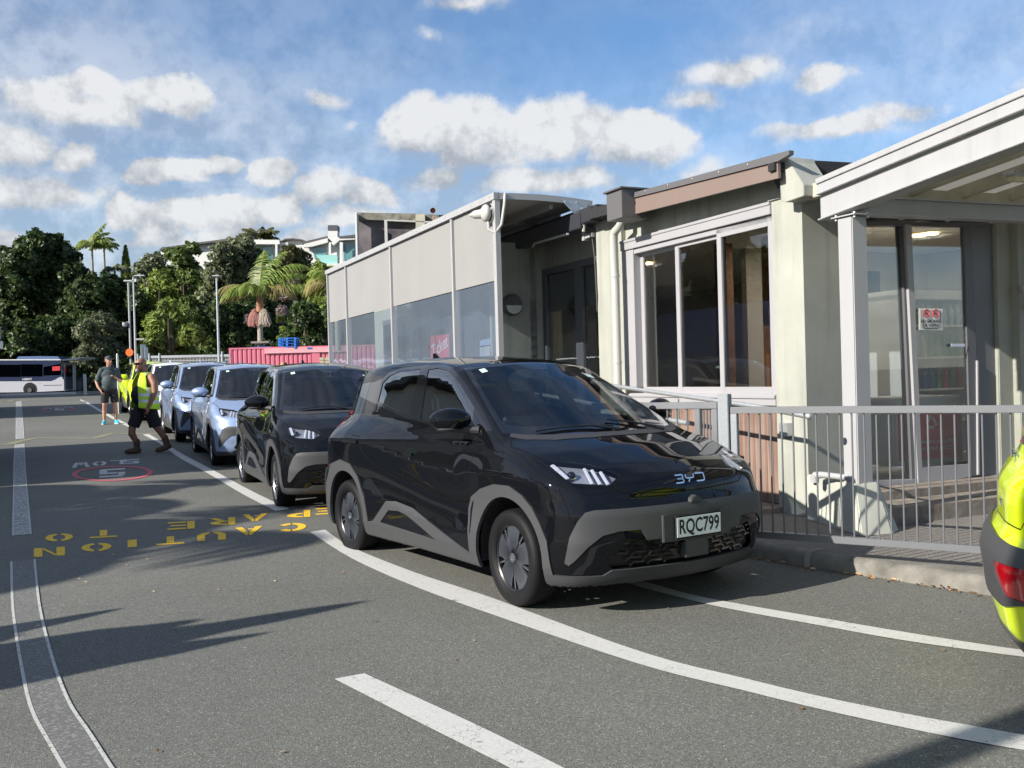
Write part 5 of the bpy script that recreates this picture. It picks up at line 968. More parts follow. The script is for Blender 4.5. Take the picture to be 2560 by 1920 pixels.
# ------------------------------------------------------------------ handrails on the ramp
HR=thing('ramp_handrail','galvanised tubular handrail sloping down in front of the timber skirt','handrail',loc=bl(1,-.6,.2)); hv=-.62
def hp(u,v): q=onv(u,v,hv); return (q[0],hv,q[1])
m=MB(True); m.tube([hp(1480,955),hp(1563,969),hp(1700,989),hp(1888,1016),hp(2020,1041)],.021,12); m.ball(hp(2022,1041),.028,12,8); lp(m,'rail',M_GALV,HR,smooth=True)
m=MB(True); m.tube([hp(1340,985),hp(1450,1003),hp(1580,1031),hp(1662,1048),hp(1719,1058)],.024,12); lp(m,'rail',M_GALV,HR,smooth=True)
m=MB(True); a=hp(1694,997); b=hp(1697,1047); m.tube([a,(a[0],a[1],b[2])],.016,10); m.tube([(a[0],a[1],b[2]),(a[0],a[1],.2)],.02,10); lp(m,'stanchion',M_GALV,HR,smooth=True)
# ------------------------------------------------------------------ fence
M_FEN=mat('grey_fence_paint',(.155,.16,.172),.42,.2,var=.05,scale=6); M_CHIP=worn('chipped_fence_paint',(.27,.29,.31),(.62,.62,.60),.12,26,False)
FP=np.array([2.22,6.57]); FD=np.array([.83,-.55]); FD/=np.hypot(*FD); FN=np.array([-FD[1],FD[0]])
def ff(s,d,z): p=FP+FD*s+FN*d; return (p[0],p[1],z)
FE=thing('steel_fence','grey steel bar fence panel along the kerb in front of the entrance','fence',loc=ff(-.76,0,.13))
def fbox(m,s0,s1,z0,z1,d=.025,mi=0): m.add([ff(s0,-d,z0),ff(s1,-d,z0),ff(s1,d,z0),ff(s0,d,z0),ff(s0,-d,z1),ff(s1,-d,z1),ff(s1,d,z1),ff(s0,d,z1)],[(0,3,2,1),(4,5,6,7),(0,1,5,4),(1,2,6,5),(2,3,7,6),(3,0,4,7)],mi)
m=MB(); fbox(m,-.755,2.4,1.12,1.168); lp(m,'top_rail',M_FEN,FE,bevel=.003); m=MB(); fbox(m,-.705,2.4,.228,.275); lp(m,'bottom_rail',M_FEN,FE,bevel=.003); m=MB(); fbox(m,-.755,-.708,.228,1.119); lp(m,'stile',M_CHIP,FE,bevel=.003)
for k in range(38):
    s=-.628+k*.0803; m=MB(); m.tube([ff(s,0,.274),ff(s,0,1.121)],.0065,8,cap=False); lp(m,'bar',M_FEN,FE,smooth=True)
o=MB(); fbox(o,-.845,-.765,.10,1.262,.04); o.v=o.v; ob=o.build('fence_post',[M_CHIP],bevel=.004); props(ob,'square grey post with chipped paint at the left end of the fence','post')
GT=thing('fence_gate','short grey barred gate frame left of the chipped square fence post','gate',loc=ff(-1.0,0,.13)); m=MB(); fbox(m,-1.9,-.855,1.155,1.205); fbox(m,-.90,-.855,.25,1.153); fbox(m,-1.035,-.99,.25,1.153); fbox(m,-1.9,-1.04,.25,.30); lp(m,'frame',M_FEN,GT,bevel=.003)
for s in(-.97,-.945,-.92,-1.1,-1.18,-1.26,-1.34): m=MB(); m.tube([ff(s,0,.28),ff(s,0,1.155)],.0065,8,cap=False); lp(m,'bar',M_FEN,GT,smooth=True)
# ================================================================== hill, planting, houses and things beyond the car park
def leafmat(name,c1,c2,c3,trans=.35):
    m=bpy.data.materials.new(name); m.use_nodes=True; t=m.node_tree; n,l=t.nodes,t.links; n.clear(); o=n.new('ShaderNodeOutputMaterial'); gm=n.new('ShaderNodeNewGeometry'); r=n.new('ShaderNodeValToRGB'); l.new(gm.outputs['Random Per Island'],r.inputs[0])
    r.color_ramp.elements[0].color=(*c1,1); r.color_ramp.elements[1].color=(*c3,1); e=r.color_ramp.elements.new(.5); e.color=(*c2,1)
    c=n.new('ShaderNodeTexCoord'); x=n.new('ShaderNodeTexNoise'); x.inputs['Scale'].default_value=.45; x.inputs['Detail'].default_value=3; l.new(c.outputs['Object'],x.inputs['Vector']); k=n.new('ShaderNodeMapRange'); l.new(x.outputs[0],k.inputs[0]); k.inputs[1].default_value=.3; k.inputs[2].default_value=.7; k.inputs[3].default_value=.65; k.inputs[4].default_value=1.35
    s=n.new('ShaderNodeVectorMath'); s.operation='SCALE'; l.new(r.outputs[0],s.inputs[0]); l.new(k.outputs[0],s.inputs['Scale'])
    d=n.new('ShaderNodeBsdfPrincipled'); d.inputs['Roughness'].default_value=.45; d.inputs['Specular IOR Level'].default_value=.35; l.new(s.outputs[0],d.inputs['Base Color']); tr=n.new('ShaderNodeBsdfTranslucent'); l.new(s.outputs[0],tr.inputs[0]); mx=n.new('ShaderNodeMixShader'); mx.inputs[0].default_value=trans; l.new(d.outputs[0],mx.inputs[1]); l.new(tr.outputs[0],mx.inputs[2]); l.new(mx.outputs[0],o.inputs[0]); return m
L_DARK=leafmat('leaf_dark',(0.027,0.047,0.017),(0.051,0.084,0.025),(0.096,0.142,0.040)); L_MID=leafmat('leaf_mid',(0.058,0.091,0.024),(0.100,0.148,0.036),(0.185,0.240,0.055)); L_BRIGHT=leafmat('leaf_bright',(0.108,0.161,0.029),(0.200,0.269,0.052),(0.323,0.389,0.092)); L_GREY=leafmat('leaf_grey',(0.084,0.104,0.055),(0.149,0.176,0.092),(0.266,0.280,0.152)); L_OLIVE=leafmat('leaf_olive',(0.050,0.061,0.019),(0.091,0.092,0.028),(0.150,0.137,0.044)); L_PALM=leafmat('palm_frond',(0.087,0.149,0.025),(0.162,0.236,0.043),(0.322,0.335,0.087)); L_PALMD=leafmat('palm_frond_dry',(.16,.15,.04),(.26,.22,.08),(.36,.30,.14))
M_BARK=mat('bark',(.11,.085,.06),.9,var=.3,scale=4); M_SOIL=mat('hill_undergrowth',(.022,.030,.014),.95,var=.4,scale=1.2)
def leaves(C,Nn,size,asp=1.6,rg=rng):
    """one small folded leaf clump per point: arrays of quads"""
    n=len(C); U=rg.normal(size=(n,3)); U-=Nn*np.sum(U*Nn,1)[:,None]*.6; U/=np.linalg.norm(U,axis=1)[:,None]; V=np.cross(Nn,U); V/=np.linalg.norm(V,axis=1)[:,None]+1e-9
    s=size*rg.uniform(.6,1.35,(n,1)); a=C-U*s*asp*.5; b=C+V*s*.5; c=C+U*s*asp*.5; d=C-V*s*.5
    return np.stack([a,b,c,d],1).reshape(-1,3)
def quads_mesh(name,V):
    n=len(V)//4; me=bpy.data.meshes.new(name); me.vertices.add(4*n); me.vertices.foreach_set('co',V.astype(np.float32).ravel()); me.loops.add(4*n); me.loops.foreach_set('vertex_index',np.arange(4*n,dtype=np.int32)); me.polygons.add(n); me.polygons.foreach_set('loop_start',np.arange(0,4*n,4,dtype=np.int32)); me.update(calc_edges=True); return me
def blob_pts(lobes,dens,rg=rng,lump=.22,inner=.35):
    P=[];Nn=[]
    for (c,r) in lobes:
        r=np.array(r if hasattr(r,'__len__') else (r,r,r)); n=int(dens*(r.mean()**2)); d=rg.normal(size=(n,3)); d/=np.linalg.norm(d,axis=1)[:,None]; d[:,2]=np.where(d[:,2]<-.5,-d[:,2],d[:,2])
        ph=rg.uniform(0,6.28,6); k=1+lump*(np.sin(d[:,0]*5+ph[0])*np.sin(d[:,1]*6+ph[1])+.6*np.sin(d[:,2]*9+ph[2]+d[:,0]*7))
        s=np.where(rg.random(n)<inner,rg.uniform(.55,.9,n),rg.uniform(.88,1.04,n))*k; P.append(np.array(c)+d*r*s[:,None]); q=d+rg.normal(size=(n,3))*.55+np.array([0,0,.25]); Nn.append(q/np.linalg.norm(q,axis=1)[:,None])
    return np.vstack(P),np.vstack(Nn)
def tree(label,D,lobes,lm,size=.26,dens=420,asp=1.6,trunk=True,group=None,name='tree',cat='tree',base=None,spread=1.):
    """lobes as (x, y, radius) in photo pixels at distance D, each pushed a little nearer or farther"""
    D=D+(13 if D>=70 else 0); size=(size*D/80+.02)*.80; dens=dens*1.5; L=[]
    for i,lb in enumerate(lobes):
        u,v,r=lb[:3]; dd=(lb[3] if len(lb)>3 else ((i*37)%5-2)*.9*spread); L.append((at(u,v,D+dd),.87*r*(D+dd)/F_PX))
    cx=np.mean([l[0][0] for l in L]); cy=np.mean([l[0][1] for l in L]); bz=hz(cx,cy); root=thing(name,label,cat,loc=(cx,cy,bz),group=group)
    P,Nn=blob_pts(L,dens); me=quads_mesh('crown',leaves(P,Nn,size,asp)-np.array([cx,cy,bz])); link('crown',me,root,[lm])
    if trunk:
        m=MB(); top=max(l[0][2] for l in L); pts=[(0,0,-.3),(rng.uniform(-.2,.2),0,(top-bz)*.35),(rng.uniform(-.4,.4),.1,(top-bz)*.65),(0,0,(top-bz)*.95)]; m.tube(pts,[.32,.24,.15,.04],8)
        for l in L[:5]: e=np.array(l[0])-np.array([cx,cy,bz]); m.tube([(0,0,(top-bz)*.3),tuple(e*.5+np.array([0,0,(top-bz)*.15])),tuple(e)],[.14,.09,.03],6)
        m.build('trunk',[M_BARK],root,smooth=True)
    return root
def hz(x,y):
    """height of the bank behind the car park"""
    s=np.clip((np.asarray(y)-(86+.06*np.asarray(x)))/24,0,1); s=s*s*(3-2*s); sx=np.clip((24-np.asarray(x))/30,0,1); f=np.clip((-np.asarray(x)-30)/22,0,1)
    left=np.clip((-np.asarray(x)-.60*np.asarray(y)-12)/22,0,1); left=left*left*(3-2*left)
    return np.maximum(gz(x,y)-.05+11.0*s*sx, gz(x,y)-.05+11*left*np.clip((np.asarray(y)-26)/30,.30,1)*(np.asarray(y)>5))
xs=np.arange(-150,45,3.); ys=np.arange(6,200,3.); X,Y=np.meshgrid(xs,ys); Z=hz(X,Y); Z=np.where(Z<gz(X,Y)+.02,gz(X,Y)-.6,Z); nx=len(xs)
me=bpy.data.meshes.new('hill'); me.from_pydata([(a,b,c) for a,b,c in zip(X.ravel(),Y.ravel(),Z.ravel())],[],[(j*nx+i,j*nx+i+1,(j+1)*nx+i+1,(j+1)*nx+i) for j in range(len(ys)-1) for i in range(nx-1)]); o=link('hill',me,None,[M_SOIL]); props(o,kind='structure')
# undergrowth over the bank: nobody could count it
P=[];Nn=[]
for _ in range(330):
    x=rng.uniform(-62,8); y=84+.06*x+rng.uniform(0,1)**1.3*26; z=float(hz(x,y)); r=rng.uniform(.8,2.0); a,b=blob_pts([((x,y,z+r*.4),(r*1.3,r,r))],120); P.append(a);Nn.append(b)
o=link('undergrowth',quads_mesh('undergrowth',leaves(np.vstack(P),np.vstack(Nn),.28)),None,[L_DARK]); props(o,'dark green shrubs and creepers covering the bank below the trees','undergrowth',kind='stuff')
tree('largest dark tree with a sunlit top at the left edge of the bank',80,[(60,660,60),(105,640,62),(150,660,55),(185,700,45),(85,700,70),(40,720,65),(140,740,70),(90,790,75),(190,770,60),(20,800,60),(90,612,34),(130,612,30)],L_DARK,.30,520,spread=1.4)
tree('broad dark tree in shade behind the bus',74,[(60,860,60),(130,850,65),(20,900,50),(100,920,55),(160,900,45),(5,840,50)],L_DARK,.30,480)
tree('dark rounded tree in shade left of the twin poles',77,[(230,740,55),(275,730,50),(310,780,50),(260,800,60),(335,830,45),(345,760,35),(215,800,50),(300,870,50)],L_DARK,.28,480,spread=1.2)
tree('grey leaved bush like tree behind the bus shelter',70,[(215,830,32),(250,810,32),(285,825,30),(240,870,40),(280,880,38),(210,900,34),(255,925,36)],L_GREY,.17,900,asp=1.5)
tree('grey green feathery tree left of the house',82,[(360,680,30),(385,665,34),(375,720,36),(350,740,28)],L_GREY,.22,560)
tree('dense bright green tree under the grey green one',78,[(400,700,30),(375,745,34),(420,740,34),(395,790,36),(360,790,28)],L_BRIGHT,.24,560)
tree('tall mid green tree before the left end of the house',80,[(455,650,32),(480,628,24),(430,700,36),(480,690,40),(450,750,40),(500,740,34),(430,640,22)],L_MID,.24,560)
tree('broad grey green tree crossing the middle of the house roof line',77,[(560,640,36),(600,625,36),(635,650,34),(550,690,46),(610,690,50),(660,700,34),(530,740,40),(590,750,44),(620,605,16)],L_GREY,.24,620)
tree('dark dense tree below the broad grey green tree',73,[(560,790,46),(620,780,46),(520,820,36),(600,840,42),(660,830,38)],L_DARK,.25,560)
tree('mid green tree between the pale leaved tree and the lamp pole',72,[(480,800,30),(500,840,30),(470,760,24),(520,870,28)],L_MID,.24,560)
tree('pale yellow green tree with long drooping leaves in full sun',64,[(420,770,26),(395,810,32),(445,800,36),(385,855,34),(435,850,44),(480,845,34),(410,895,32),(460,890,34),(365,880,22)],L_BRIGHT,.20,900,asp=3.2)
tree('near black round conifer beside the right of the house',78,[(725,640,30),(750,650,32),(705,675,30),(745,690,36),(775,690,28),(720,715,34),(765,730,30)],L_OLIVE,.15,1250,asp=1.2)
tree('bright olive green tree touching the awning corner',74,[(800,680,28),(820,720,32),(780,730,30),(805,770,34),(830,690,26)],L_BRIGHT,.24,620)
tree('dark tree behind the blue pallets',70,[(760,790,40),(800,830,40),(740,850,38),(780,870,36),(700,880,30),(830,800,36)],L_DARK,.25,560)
tree('bare looking grey twiggy bush right of the palm crown',66,[(715,740,20),(735,710,16),(705,780,16),(625,800,14)],leafmat('twig_grey',(0.155,0.116,0.109),(0.248,0.186,0.171),(0.341,0.279,0.248)),.12,1300,asp=4,name='shrub',cat='shrub',trunk=False)
tree('small bright green climber hanging right of the palm trunk',64,[(702,800,12),(708,825,10),(700,845,9)],L_BRIGHT,.14,2400,name='climber',cat='plant',trunk=False)
# cypress
cb=at(316,700,102); CY=thing('cypress_tree','narrow bright green cypress on the skyline right of the palms','tree',loc=tuple(cb)); L=[]
for i in range(12):
    f=i/11; L.append(((0,0,3.2*f+.2),(.52*(1-.78*f**1.6)+.04,.52*(1-.78*f**1.6)+.04,.34)))
P,Nn=blob_pts(L,2600,lump=.1); link('crown',quads_mesh('crown',leaves(P,Nn+np.array([0,0,.8]),.11,2.2)),CY,[L_BRIGHT]); m=MB(); m.tube([(0,0,-2),(0,0,1.5)],.08,6); m.build('trunk',[M_BARK],CY)
def frond(base,az,elv,L,droop,nl,ll,rg,dry=False,w=.04,lean=0.):
    """one palm frond: arching rib with leaflets either side -> quads"""
    d=np.array([math.cos(az),math.sin(az)]); pts=[]; p=np.array(base,float); e=elv; st=L/12
    for i in range(13): pts.append(p.copy()); p=p+np.array([d[0]*math.cos(e),d[1]*math.cos(e),math.sin(e)])*st; e-=droop/12*(1+i/8)
    pts=np.array(pts); Q=[]; sd=np.array([-d[1],d[0],0])
    for i in range(12):
        a,b=pts[i],pts[i+1]; r=.035*(1-i/13); Q+=[a-sd*r,a+sd*r,b+sd*r*.9,b-sd*r*.9]
    for k in range(nl):
        f=.12+.88*(k+.5)/nl; i=min(int(f*12),11); a=pts[i]+(pts[i+1]-pts[i])*(f*12-i); tg=(pts[i+1]-pts[i]); tg/=np.linalg.norm(tg); le=ll*math.sin(math.pi*(.12+.80*f))*rg.uniform(.85,1.1)
        for s in(-1,1):
            v=sd*s*.75+tg*.55+np.array([0,0,-.35-.35*rg.random()]); v/=np.linalg.norm(v); e1=a+v*le*.5+np.array([0,0,-.02]); e2=a+v*le+np.array([0,0,-.28*le]); nn=tg*w
            Q+=[a-nn*.5,a+nn*.5,e1+nn*.6,e1-nn*.6]; Q+=[e1-nn*.6,e1+nn*.6,e2+nn*.08,e2-nn*.08]
    return np.array(Q)
def palm(label,base,h,fr,L=3.0,ll=.75,trunk_r=.16,shaft=True,lean=(0,0),flower=False,w=.06,nl=26,group=None,seed=1,lm=None):
    rg=np.random.default_rng(seed); root=thing('palm_tree',label,'palm tree',loc=tuple(base),group=group); m=MB(); tl=h*.72; m.tube([(0,0,-.4),(lean[0]*.3,lean[1]*.3,h*.35),(lean[0]*.7,lean[1]*.7,tl)]+([] if shaft else [(lean[0],lean[1],h+.05)]),[trunk_r*1.15,trunk_r,trunk_r*.9]+([] if shaft else [trunk_r*.8]),12)
    m.build('trunk',[mat('palm_trunk',(.30,.27,.22),.85,var=.2,scale=9)],root,smooth=True); top=np.array([lean[0],lean[1],h])
    if shaft: m=MB(); m.tube([(lean[0]*.7,lean[1]*.7,tl),(lean[0]*.8,lean[1]*.8,tl+(h-tl)*.5),tuple(top)],[trunk_r*1.45,trunk_r*1.25,trunk_r*.7],12); m.build('crownshaft',[mat('palm_crownshaft',(.36,.17,.09),.6,var=.15,scale=5)],root,smooth=True)
    for (az,el,l,dr,dry) in fr: Q=frond(top,R_(az),R_(el),L*l,R_(dr),nl,ll,rg,w=w); link('frond',quads_mesh('frond',Q),root,[L_PALMD if dry else (lm or L_PALM)])
    if flower:
        for k,(ox,mt) in enumerate(((-.52,mat('palm_fruit_red',(.44,.20,.17),.85,var=.4,scale=20)),(.48,mat('palm_flower_straw',(.46,.38,.30),.85,var=.2,scale=20)))):
            Q=[]
            for i in range(420):
                a=rg.uniform(0,6.28); r=.40*rg.random()**.6; p0=np.array([lean[0]*.7+ox*.15,-.05,tl+.05]); p1=p0+np.array([ox*.42+r*math.cos(a)*.9,r*math.sin(a)*.7-.1,.10-.5*(r/.40)**2+rg.uniform(-.08,.08)]); p2=p1+np.array([rg.uniform(-.06,.06)+.25*r*math.cos(a),0,-(.25+.75*(1-(r/.48)**2))*rg.uniform(.6,1.1)]); n=np.array([.016,0,0])
                Q+=[p0-n*.4,p0+n*.4,p1+n,p1-n,p1-n,p1+n,p2+n*.6,p2-n*.6]
            link('fruit_cluster',quads_mesh('fruit',np.array(Q)),root,[mt])
    return root
b=at(652,905,60); palm('large palm with an orange crownshaft and hanging straw fruit behind the pink container',b,4.35,[(180,34,1.0,50,True),(168,22,.95,45,True),(195,42,.8,70,False),(190,30,.9,60,False),(150,58,.7,70,False),(80,84,1.0,22,False),(30,80,1.1,35,False),(12,66,1.3,60,False),(8,52,1.1,50,False),(-10,36,.95,70,True),(0,26,1.2,38,False),(-30,38,.7,80,True),(215,60,.6,90,False),(120,66,.8,80,False),(300,50,.6,80,False),(260,55,.6,90,False)],L=3.0,ll=1.0,flower=True,trunk_r=.17,lean=(.05,0),w=.055,nl=34,seed=3)
b=at(232,690,100); palm('windblown palm with the tallest fronds on the skyline left of the cypress',b,3.0,[(a,e,l,dr,False) for a,e,l,dr in((20,60,1,60),(0,45,1.1,70),(-20,55,.9,80),(40,75,1.0,50),(180,50,.8,80),(160,65,.8,70),(90,80,.9,40),(10,80,1.1,30),(200,40,.7,80),(-5,25,1,60),(60,55,.8,60),(300,50,.8,70))],L=2.7,ll=.8,shaft=False,trunk_r=.12,w=.10,seed=5,nl=22)
b=at(262,690,102); palm('smaller palm of the pair on the skyline nearer the cypress',b,2.9,[(a,e,l,dr,False) for a,e,l,dr in((150,60,1,80),(180,45,.9,70),(200,60,.9,70),(90,70,.9,50),(20,60,.9,70),(0,50,.9,80),(250,60,.8,70),(300,50,.8,80))],L=2.1,ll=.7,shaft=False,trunk_r=.12,w=.10,seed=6,nl=20)
b=at(288,708,99); palm('short ragged palm just left of the cypress',b,1.3,[(a,e,l,dr,False) for a,e,l,dr in((150,50,.8,80),(180,55,.9,90),(10,60,.9,80),(0,40,.8,70),(90,75,.8,60),(220,60,.7,80),(300,60,.7,80))],L=1.9,ll=.7,shaft=False,trunk_r=.12,w=.09,seed=7,nl=20,lm=L_GREY)
b=at(651,640,130); palm('dark palm rising behind the grey roof of the house',b,2.2,[(a,e,l,dr,False) for a,e,l,dr in((180,60,1,40),(170,40,1,30),(150,70,.9,40),(90,80,.9,40),(20,70,.9,40),(0,50,1,40),(10,30,.9,40),(-30,60,.8,50),(210,50,.8,50),(300,60,.8,60),(45,60,.9,40))],L=3.0,ll=1.0,shaft=False,trunk_r=.15,w=.14,seed=8,nl=20,lm=L_OLIVE)
b=at(845,860,58); palm('palm half hidden behind the left end of the awning',b,3.4,[(a,e,l,dr,dy) for a,e,l,dr,dy in((180,50,1,90,True),(160,60,1,80,False),(200,40,.9,80,True),(175,75,.9,70,False),(185,20,.8,60,False),(90,80,.9,50,False),(0,60,.9,70,False),(300,60,.8,80,False))],L=2.6,ll=.9,shaft=False,trunk_r=.16,w=.09,seed=9,nl=24)
# ---- the long white house on the bank
M_HW=mat('house_white',(.60,.60,.58),.7,var=.03,scale=.6); M_ROOF=mat('house_roof_grey',(.075,.07,.07),.7,var=.1,scale=.8); G_HOUSE=mat('house_window_glass',(.10,.24,.25),.06,coat=1); G_BAL=mat('balcony_glass',(.28,.55,.50),.08,coat=1)
H=thing('white_house','long white house with a low dark roof and green windows above the trees','house',loc=tuple(at(640,690,117)))
def hpoly(px,D,d,name,mt,par=None,f=None):
    D=D+(12 if D>=90 else 0); f=f or (lambda x,y:(x,y)); P=[at(*f(*p),D) for p in px]; m=MB(); n=len(P); m.add([tuple(p) for p in P]+[(p[0]*(D+d)/D*1.0,p[1]+d,p[2]) if False else (p[0],p[1]+d,p[2]) for p in P],[tuple(range(n)),tuple(range(2*n-1,n-1,-1))]+[(i,(i+1)%n,n+(i+1)%n,n+i) for i in range(n)])
    par=par or H; o=m.build(name,mt,par); r=par
    while r.parent: r=r.parent
    o.matrix_parent_inverse=Matrix.Translation(-Vector(r.location)) if par is r else Matrix.Identity(4); return o
y3=lambda x,y:(x*.37975,540+y*.37975)                                    # zoom of the skyline
h4=lambda x,y:(400+x*.2411,560+y*.2411)
hpoly([(0,270),(170,235),(460,195),(800,165),(1240,165),(1240,330),(1240,520),(0,520)],105,8,'wall',M_HW,f=h4)
hpoly([(-5,262),(25,238),(80,236),(430,186),(800,138),(905,160),(1235,165),(1240,185),(905,178),(800,165),(430,205),(80,252),(30,262),(0,282)],104.2,10,'roof',M_ROOF,f=h4)
hpoly([(800,160),(1235,165),(1240,208),(965,208),(965,222),(800,200)],103.6,1.2,'eave',M_HW,f=h4)
for px in([(1065,235),(1170,235),(1170,385),(1065,385)],[(1000,260),(1058,240),(1058,385),(1000,385)],[(1222,232),(1290,232),(1290,330),(1222,330)]): hpoly(px,104.8,.15,'window',G_HOUSE,f=h4)
hpoly([(1195,205),(1216,205),(1216,400),(1195,400)],103.5,.3,'column',M_HW,f=h4)
hpoly([(1236,182),(1300,150),(1380,147),(1480,160),(1530,185),(1530,196),(1470,172),(1380,160),(1300,165),(1240,194)],104,5,'curved_roof',M_ROOF,f=h4); hpoly([(1240,190),(1300,165),(1380,160),(1470,172),(1520,192),(1520,330),(1240,330)],104.6,4,'wing_wall',M_HW,f=h4); hpoly([(1240,190),(1325,188),(1325,232),(1240,232)],104.2,.3,'eave',M_HW,f=h4)
H2=thing('gabled_house','white gabled house with a tall chimney and green glass balcony beside the weathered parapet','house',loc=tuple(at(830,690,112)))
z8b=lambda x,y:z8(x,y)
hpoly([(-60,470),(110,432),(110,470),(140,485),(190,450),(305,450),(330,640),(-60,640)],100,8,'wall',M_HW,H2,f=z8b); hpoly([(-70,468),(112,425),(112,440),(-70,486)],99.2,9,'roof',M_ROOF,H2,f=z8b); hpoly([(-60,484),(110,440),(112,470),(0,500),(-60,505)],99.1,.6,'gable_board',M_HW,H2,f=z8b)
hpoly([(135,470),(185,432),(305,430),(305,450),(195,455),(150,492)],98.9,.8,'gable_board',M_HW,H2,f=z8b); hpoly([(185,428),(305,415),(305,436),(190,438)],98.8,6,'roof',M_ROOF,H2,f=z8b)
ch=hpoly([(113,385),(180,385),(180,450),(140,462),(113,440)],99,1.4,'chimney',M_HW,H2,f=z8b); hpoly([(112,348),(180,348),(180,386),(112,386)],98.95,1.5,'chimney_cap',mat('chimney_louvre',(.07,.07,.075),.6),H2,f=z8b)
hpoly([(225,478),(302,478),(302,590),(225,600)],99.8,.15,'window',G_HOUSE,H2,f=z8b); hpoly([(0,506),(100,506),(100,590),(20,590)],99.8,.15,'window',G_HOUSE,H2,f=z8b); hpoly([(30,560),(180,560),(180,622),(60,622)],98.6,.08,'balcony_glass',G_BAL,H2,f=z8b); hpoly([(50,620),(250,620),(250,640),(60,640)],98.2,2,'balcony_slab',M_HW,H2,f=z8b)
hpoly([(196,470),(218,470),(218,630),(196,630)],98.7,.3,'column',M_HW,H2,f=z8b); hpoly([(118,470),(134,470),(134,625),(118,625)],99.2,.3,'column',M_HW,H2,f=z8b)
WG=thing('pale_garden_wall','short pale garden wall between the cypress and the trees','wall',loc=tuple(at(325,700,104))); hpoly([(1225,545),(1345,540),(1345,570),(1235,570)],92,.3,'coping',M_HW,WG,f=lambda x,y:(x*.2532,560+y*.2532))
# ---- weathered parapet above the awning
M_DECK=mat('stained_parapet_panel',(.07,.062,.075),.9,var=.55,scale=1.8,detail=9,col2=(.17,.15,.155)); M_MOSS=mat('mossy_concrete',(.15,.14,.11),.95,var=.5,scale=6,bump=.6,col2=(.28,.27,.22))
WP=thing('weathered_parapet','weathered dark timber parapet with a mossy concrete beam and white pipes above the awning','building',loc=tuple(at(1000,700,24)))
hpoly([(322,305),(1300,330),(1300,900),(322,900)],24.2,4,'panel',M_DECK,WP,f=z8); hpoly([(310,258),(730,266),(960,278),(1350,292),(1350,335),(730,322),(315,306)],24,.5,'beam',M_MOSS,WP,f=z8); hpoly([(735,270),(800,270),(800,420),(735,420)],23.8,.4,'corner_post',mat('pale_concrete_post',(.40,.38,.29),.9,var=.2,scale=4),WP,f=z8)
hpoly([(304,258),(316,258),(325,640),(312,640)],23.7,.3,'edge_flashing',M_HW,WP,f=z8); hpoly([(512,310),(532,310),(538,540),(518,540)],23.8,.12,'pipe',M_PIPE,WP,f=z8); hpoly([(532,308),(870,322),(870,332),(532,318)],23.8,.1,'pipe',M_PIPE,WP,f=z8)
q=at(*z8(860,250),23.9); m=MB(); m.lathe([(.0,0),(.035,-.0),(.05,-.04),(.075,-.10),(.07,-.10),(.05,-.04),(.02,-.01)],18,(q[0],q[1],q[2]),axis='y'); m.tube([(q[0],q[1],q[2]-.1),(q[0],q[1],q[2]-.3)],.02,6); o=m.build('horn_speaker',[mat('rust_horn',(.36,.20,.14),.7)],smooth=True); props(o,'round horn loudspeaker standing on the weathered parapet','loudspeaker')
# ---- pink container
M_PK=mat('pink_container',(.62,.17,.23),.55,var=.06,scale=2); M_PK2=mat('pink_container_light',(.70,.36,.39),.55,var=.05,scale=2)
c0=at(572,870,59); zt=c0[2]; zb=zt-2.6; CO=thing('shipping_container','long pink corrugated shipping container behind the parked cars','container',loc=(c0[0],c0[1],zb)); m=MB(); X0=c0[0]; Lc=12.2
dirc=np.array([.995,.10]); nrm=np.array([-.10,.995])
def cpt(s,d,z): p=np.array([X0,c0[1]])+dirc*s+nrm*d; return (p[0],p[1],z)
pr=[]; s=.12
while s<Lc-.12: pr+=[(s,0),(s+.07,0),(s+.105,.045),(s+.175,.045),(s+.21,0)]; s+=.28
vs=[cpt(a,b,zb+.15) for a,b in pr]+[cpt(a,b,zt-.10) for a,b in pr]; n=len(pr); m.add(vs,[(i,i+1,n+i+1,n+i) for i in range(n-1)]); vs=[]; lp(m,'side_panel',M_PK,CO)
def cbox(m,s0,s1,d0,d1,z0,z1,mi=0): m.add([cpt(s0,d0,z0),cpt(s1,d0,z0),cpt(s1,d1,z0),cpt(s0,d1,z0),cpt(s0,d0,z1),cpt(s1,d0,z1),cpt(s1,d1,z1),cpt(s0,d1,z1)],[(0,3,2,1),(4,5,6,7),(0,1,5,4),(1,2,6,5),(2,3,7,6),(3,0,4,7)],mi)
m=MB(); cbox(m,0,Lc,-.02,.05,zt-.10,zt); cbox(m,0,.12,-.02,.05,zb,zt-.1); cbox(m,Lc-.12,Lc,-.02,.05,zb,zt-.1); cbox(m,0,Lc,-.02,.05,zb,zb+.15); cbox(m,0,Lc,.1,2.4,zb,zt-.02); lp(m,'frame',M_PK,CO)
m=MB(); cbox(m,2.15,7.2,-.06,-.02,zt-.36,zt-.08,0); cbox(m,2.15,7.2,-.10,-.02,zt-.40,zt-.36,0); cbox(m,5.0,5.5,-.05,-.021,zb,zt-.40,1); lp(m,'hatch_rail',[M_PK2,M_PK],CO); m=MB(); cbox(m,4.75,5.05,-.075,-.061,zt-.19,zt-.09); lp(m,'blue_plate',mat('blue_paint',(.03,.13,.42),.5),CO)
M_BLUE=mat('pallet_blue',(.015,.16,.58),.6,var=.15,scale=6)
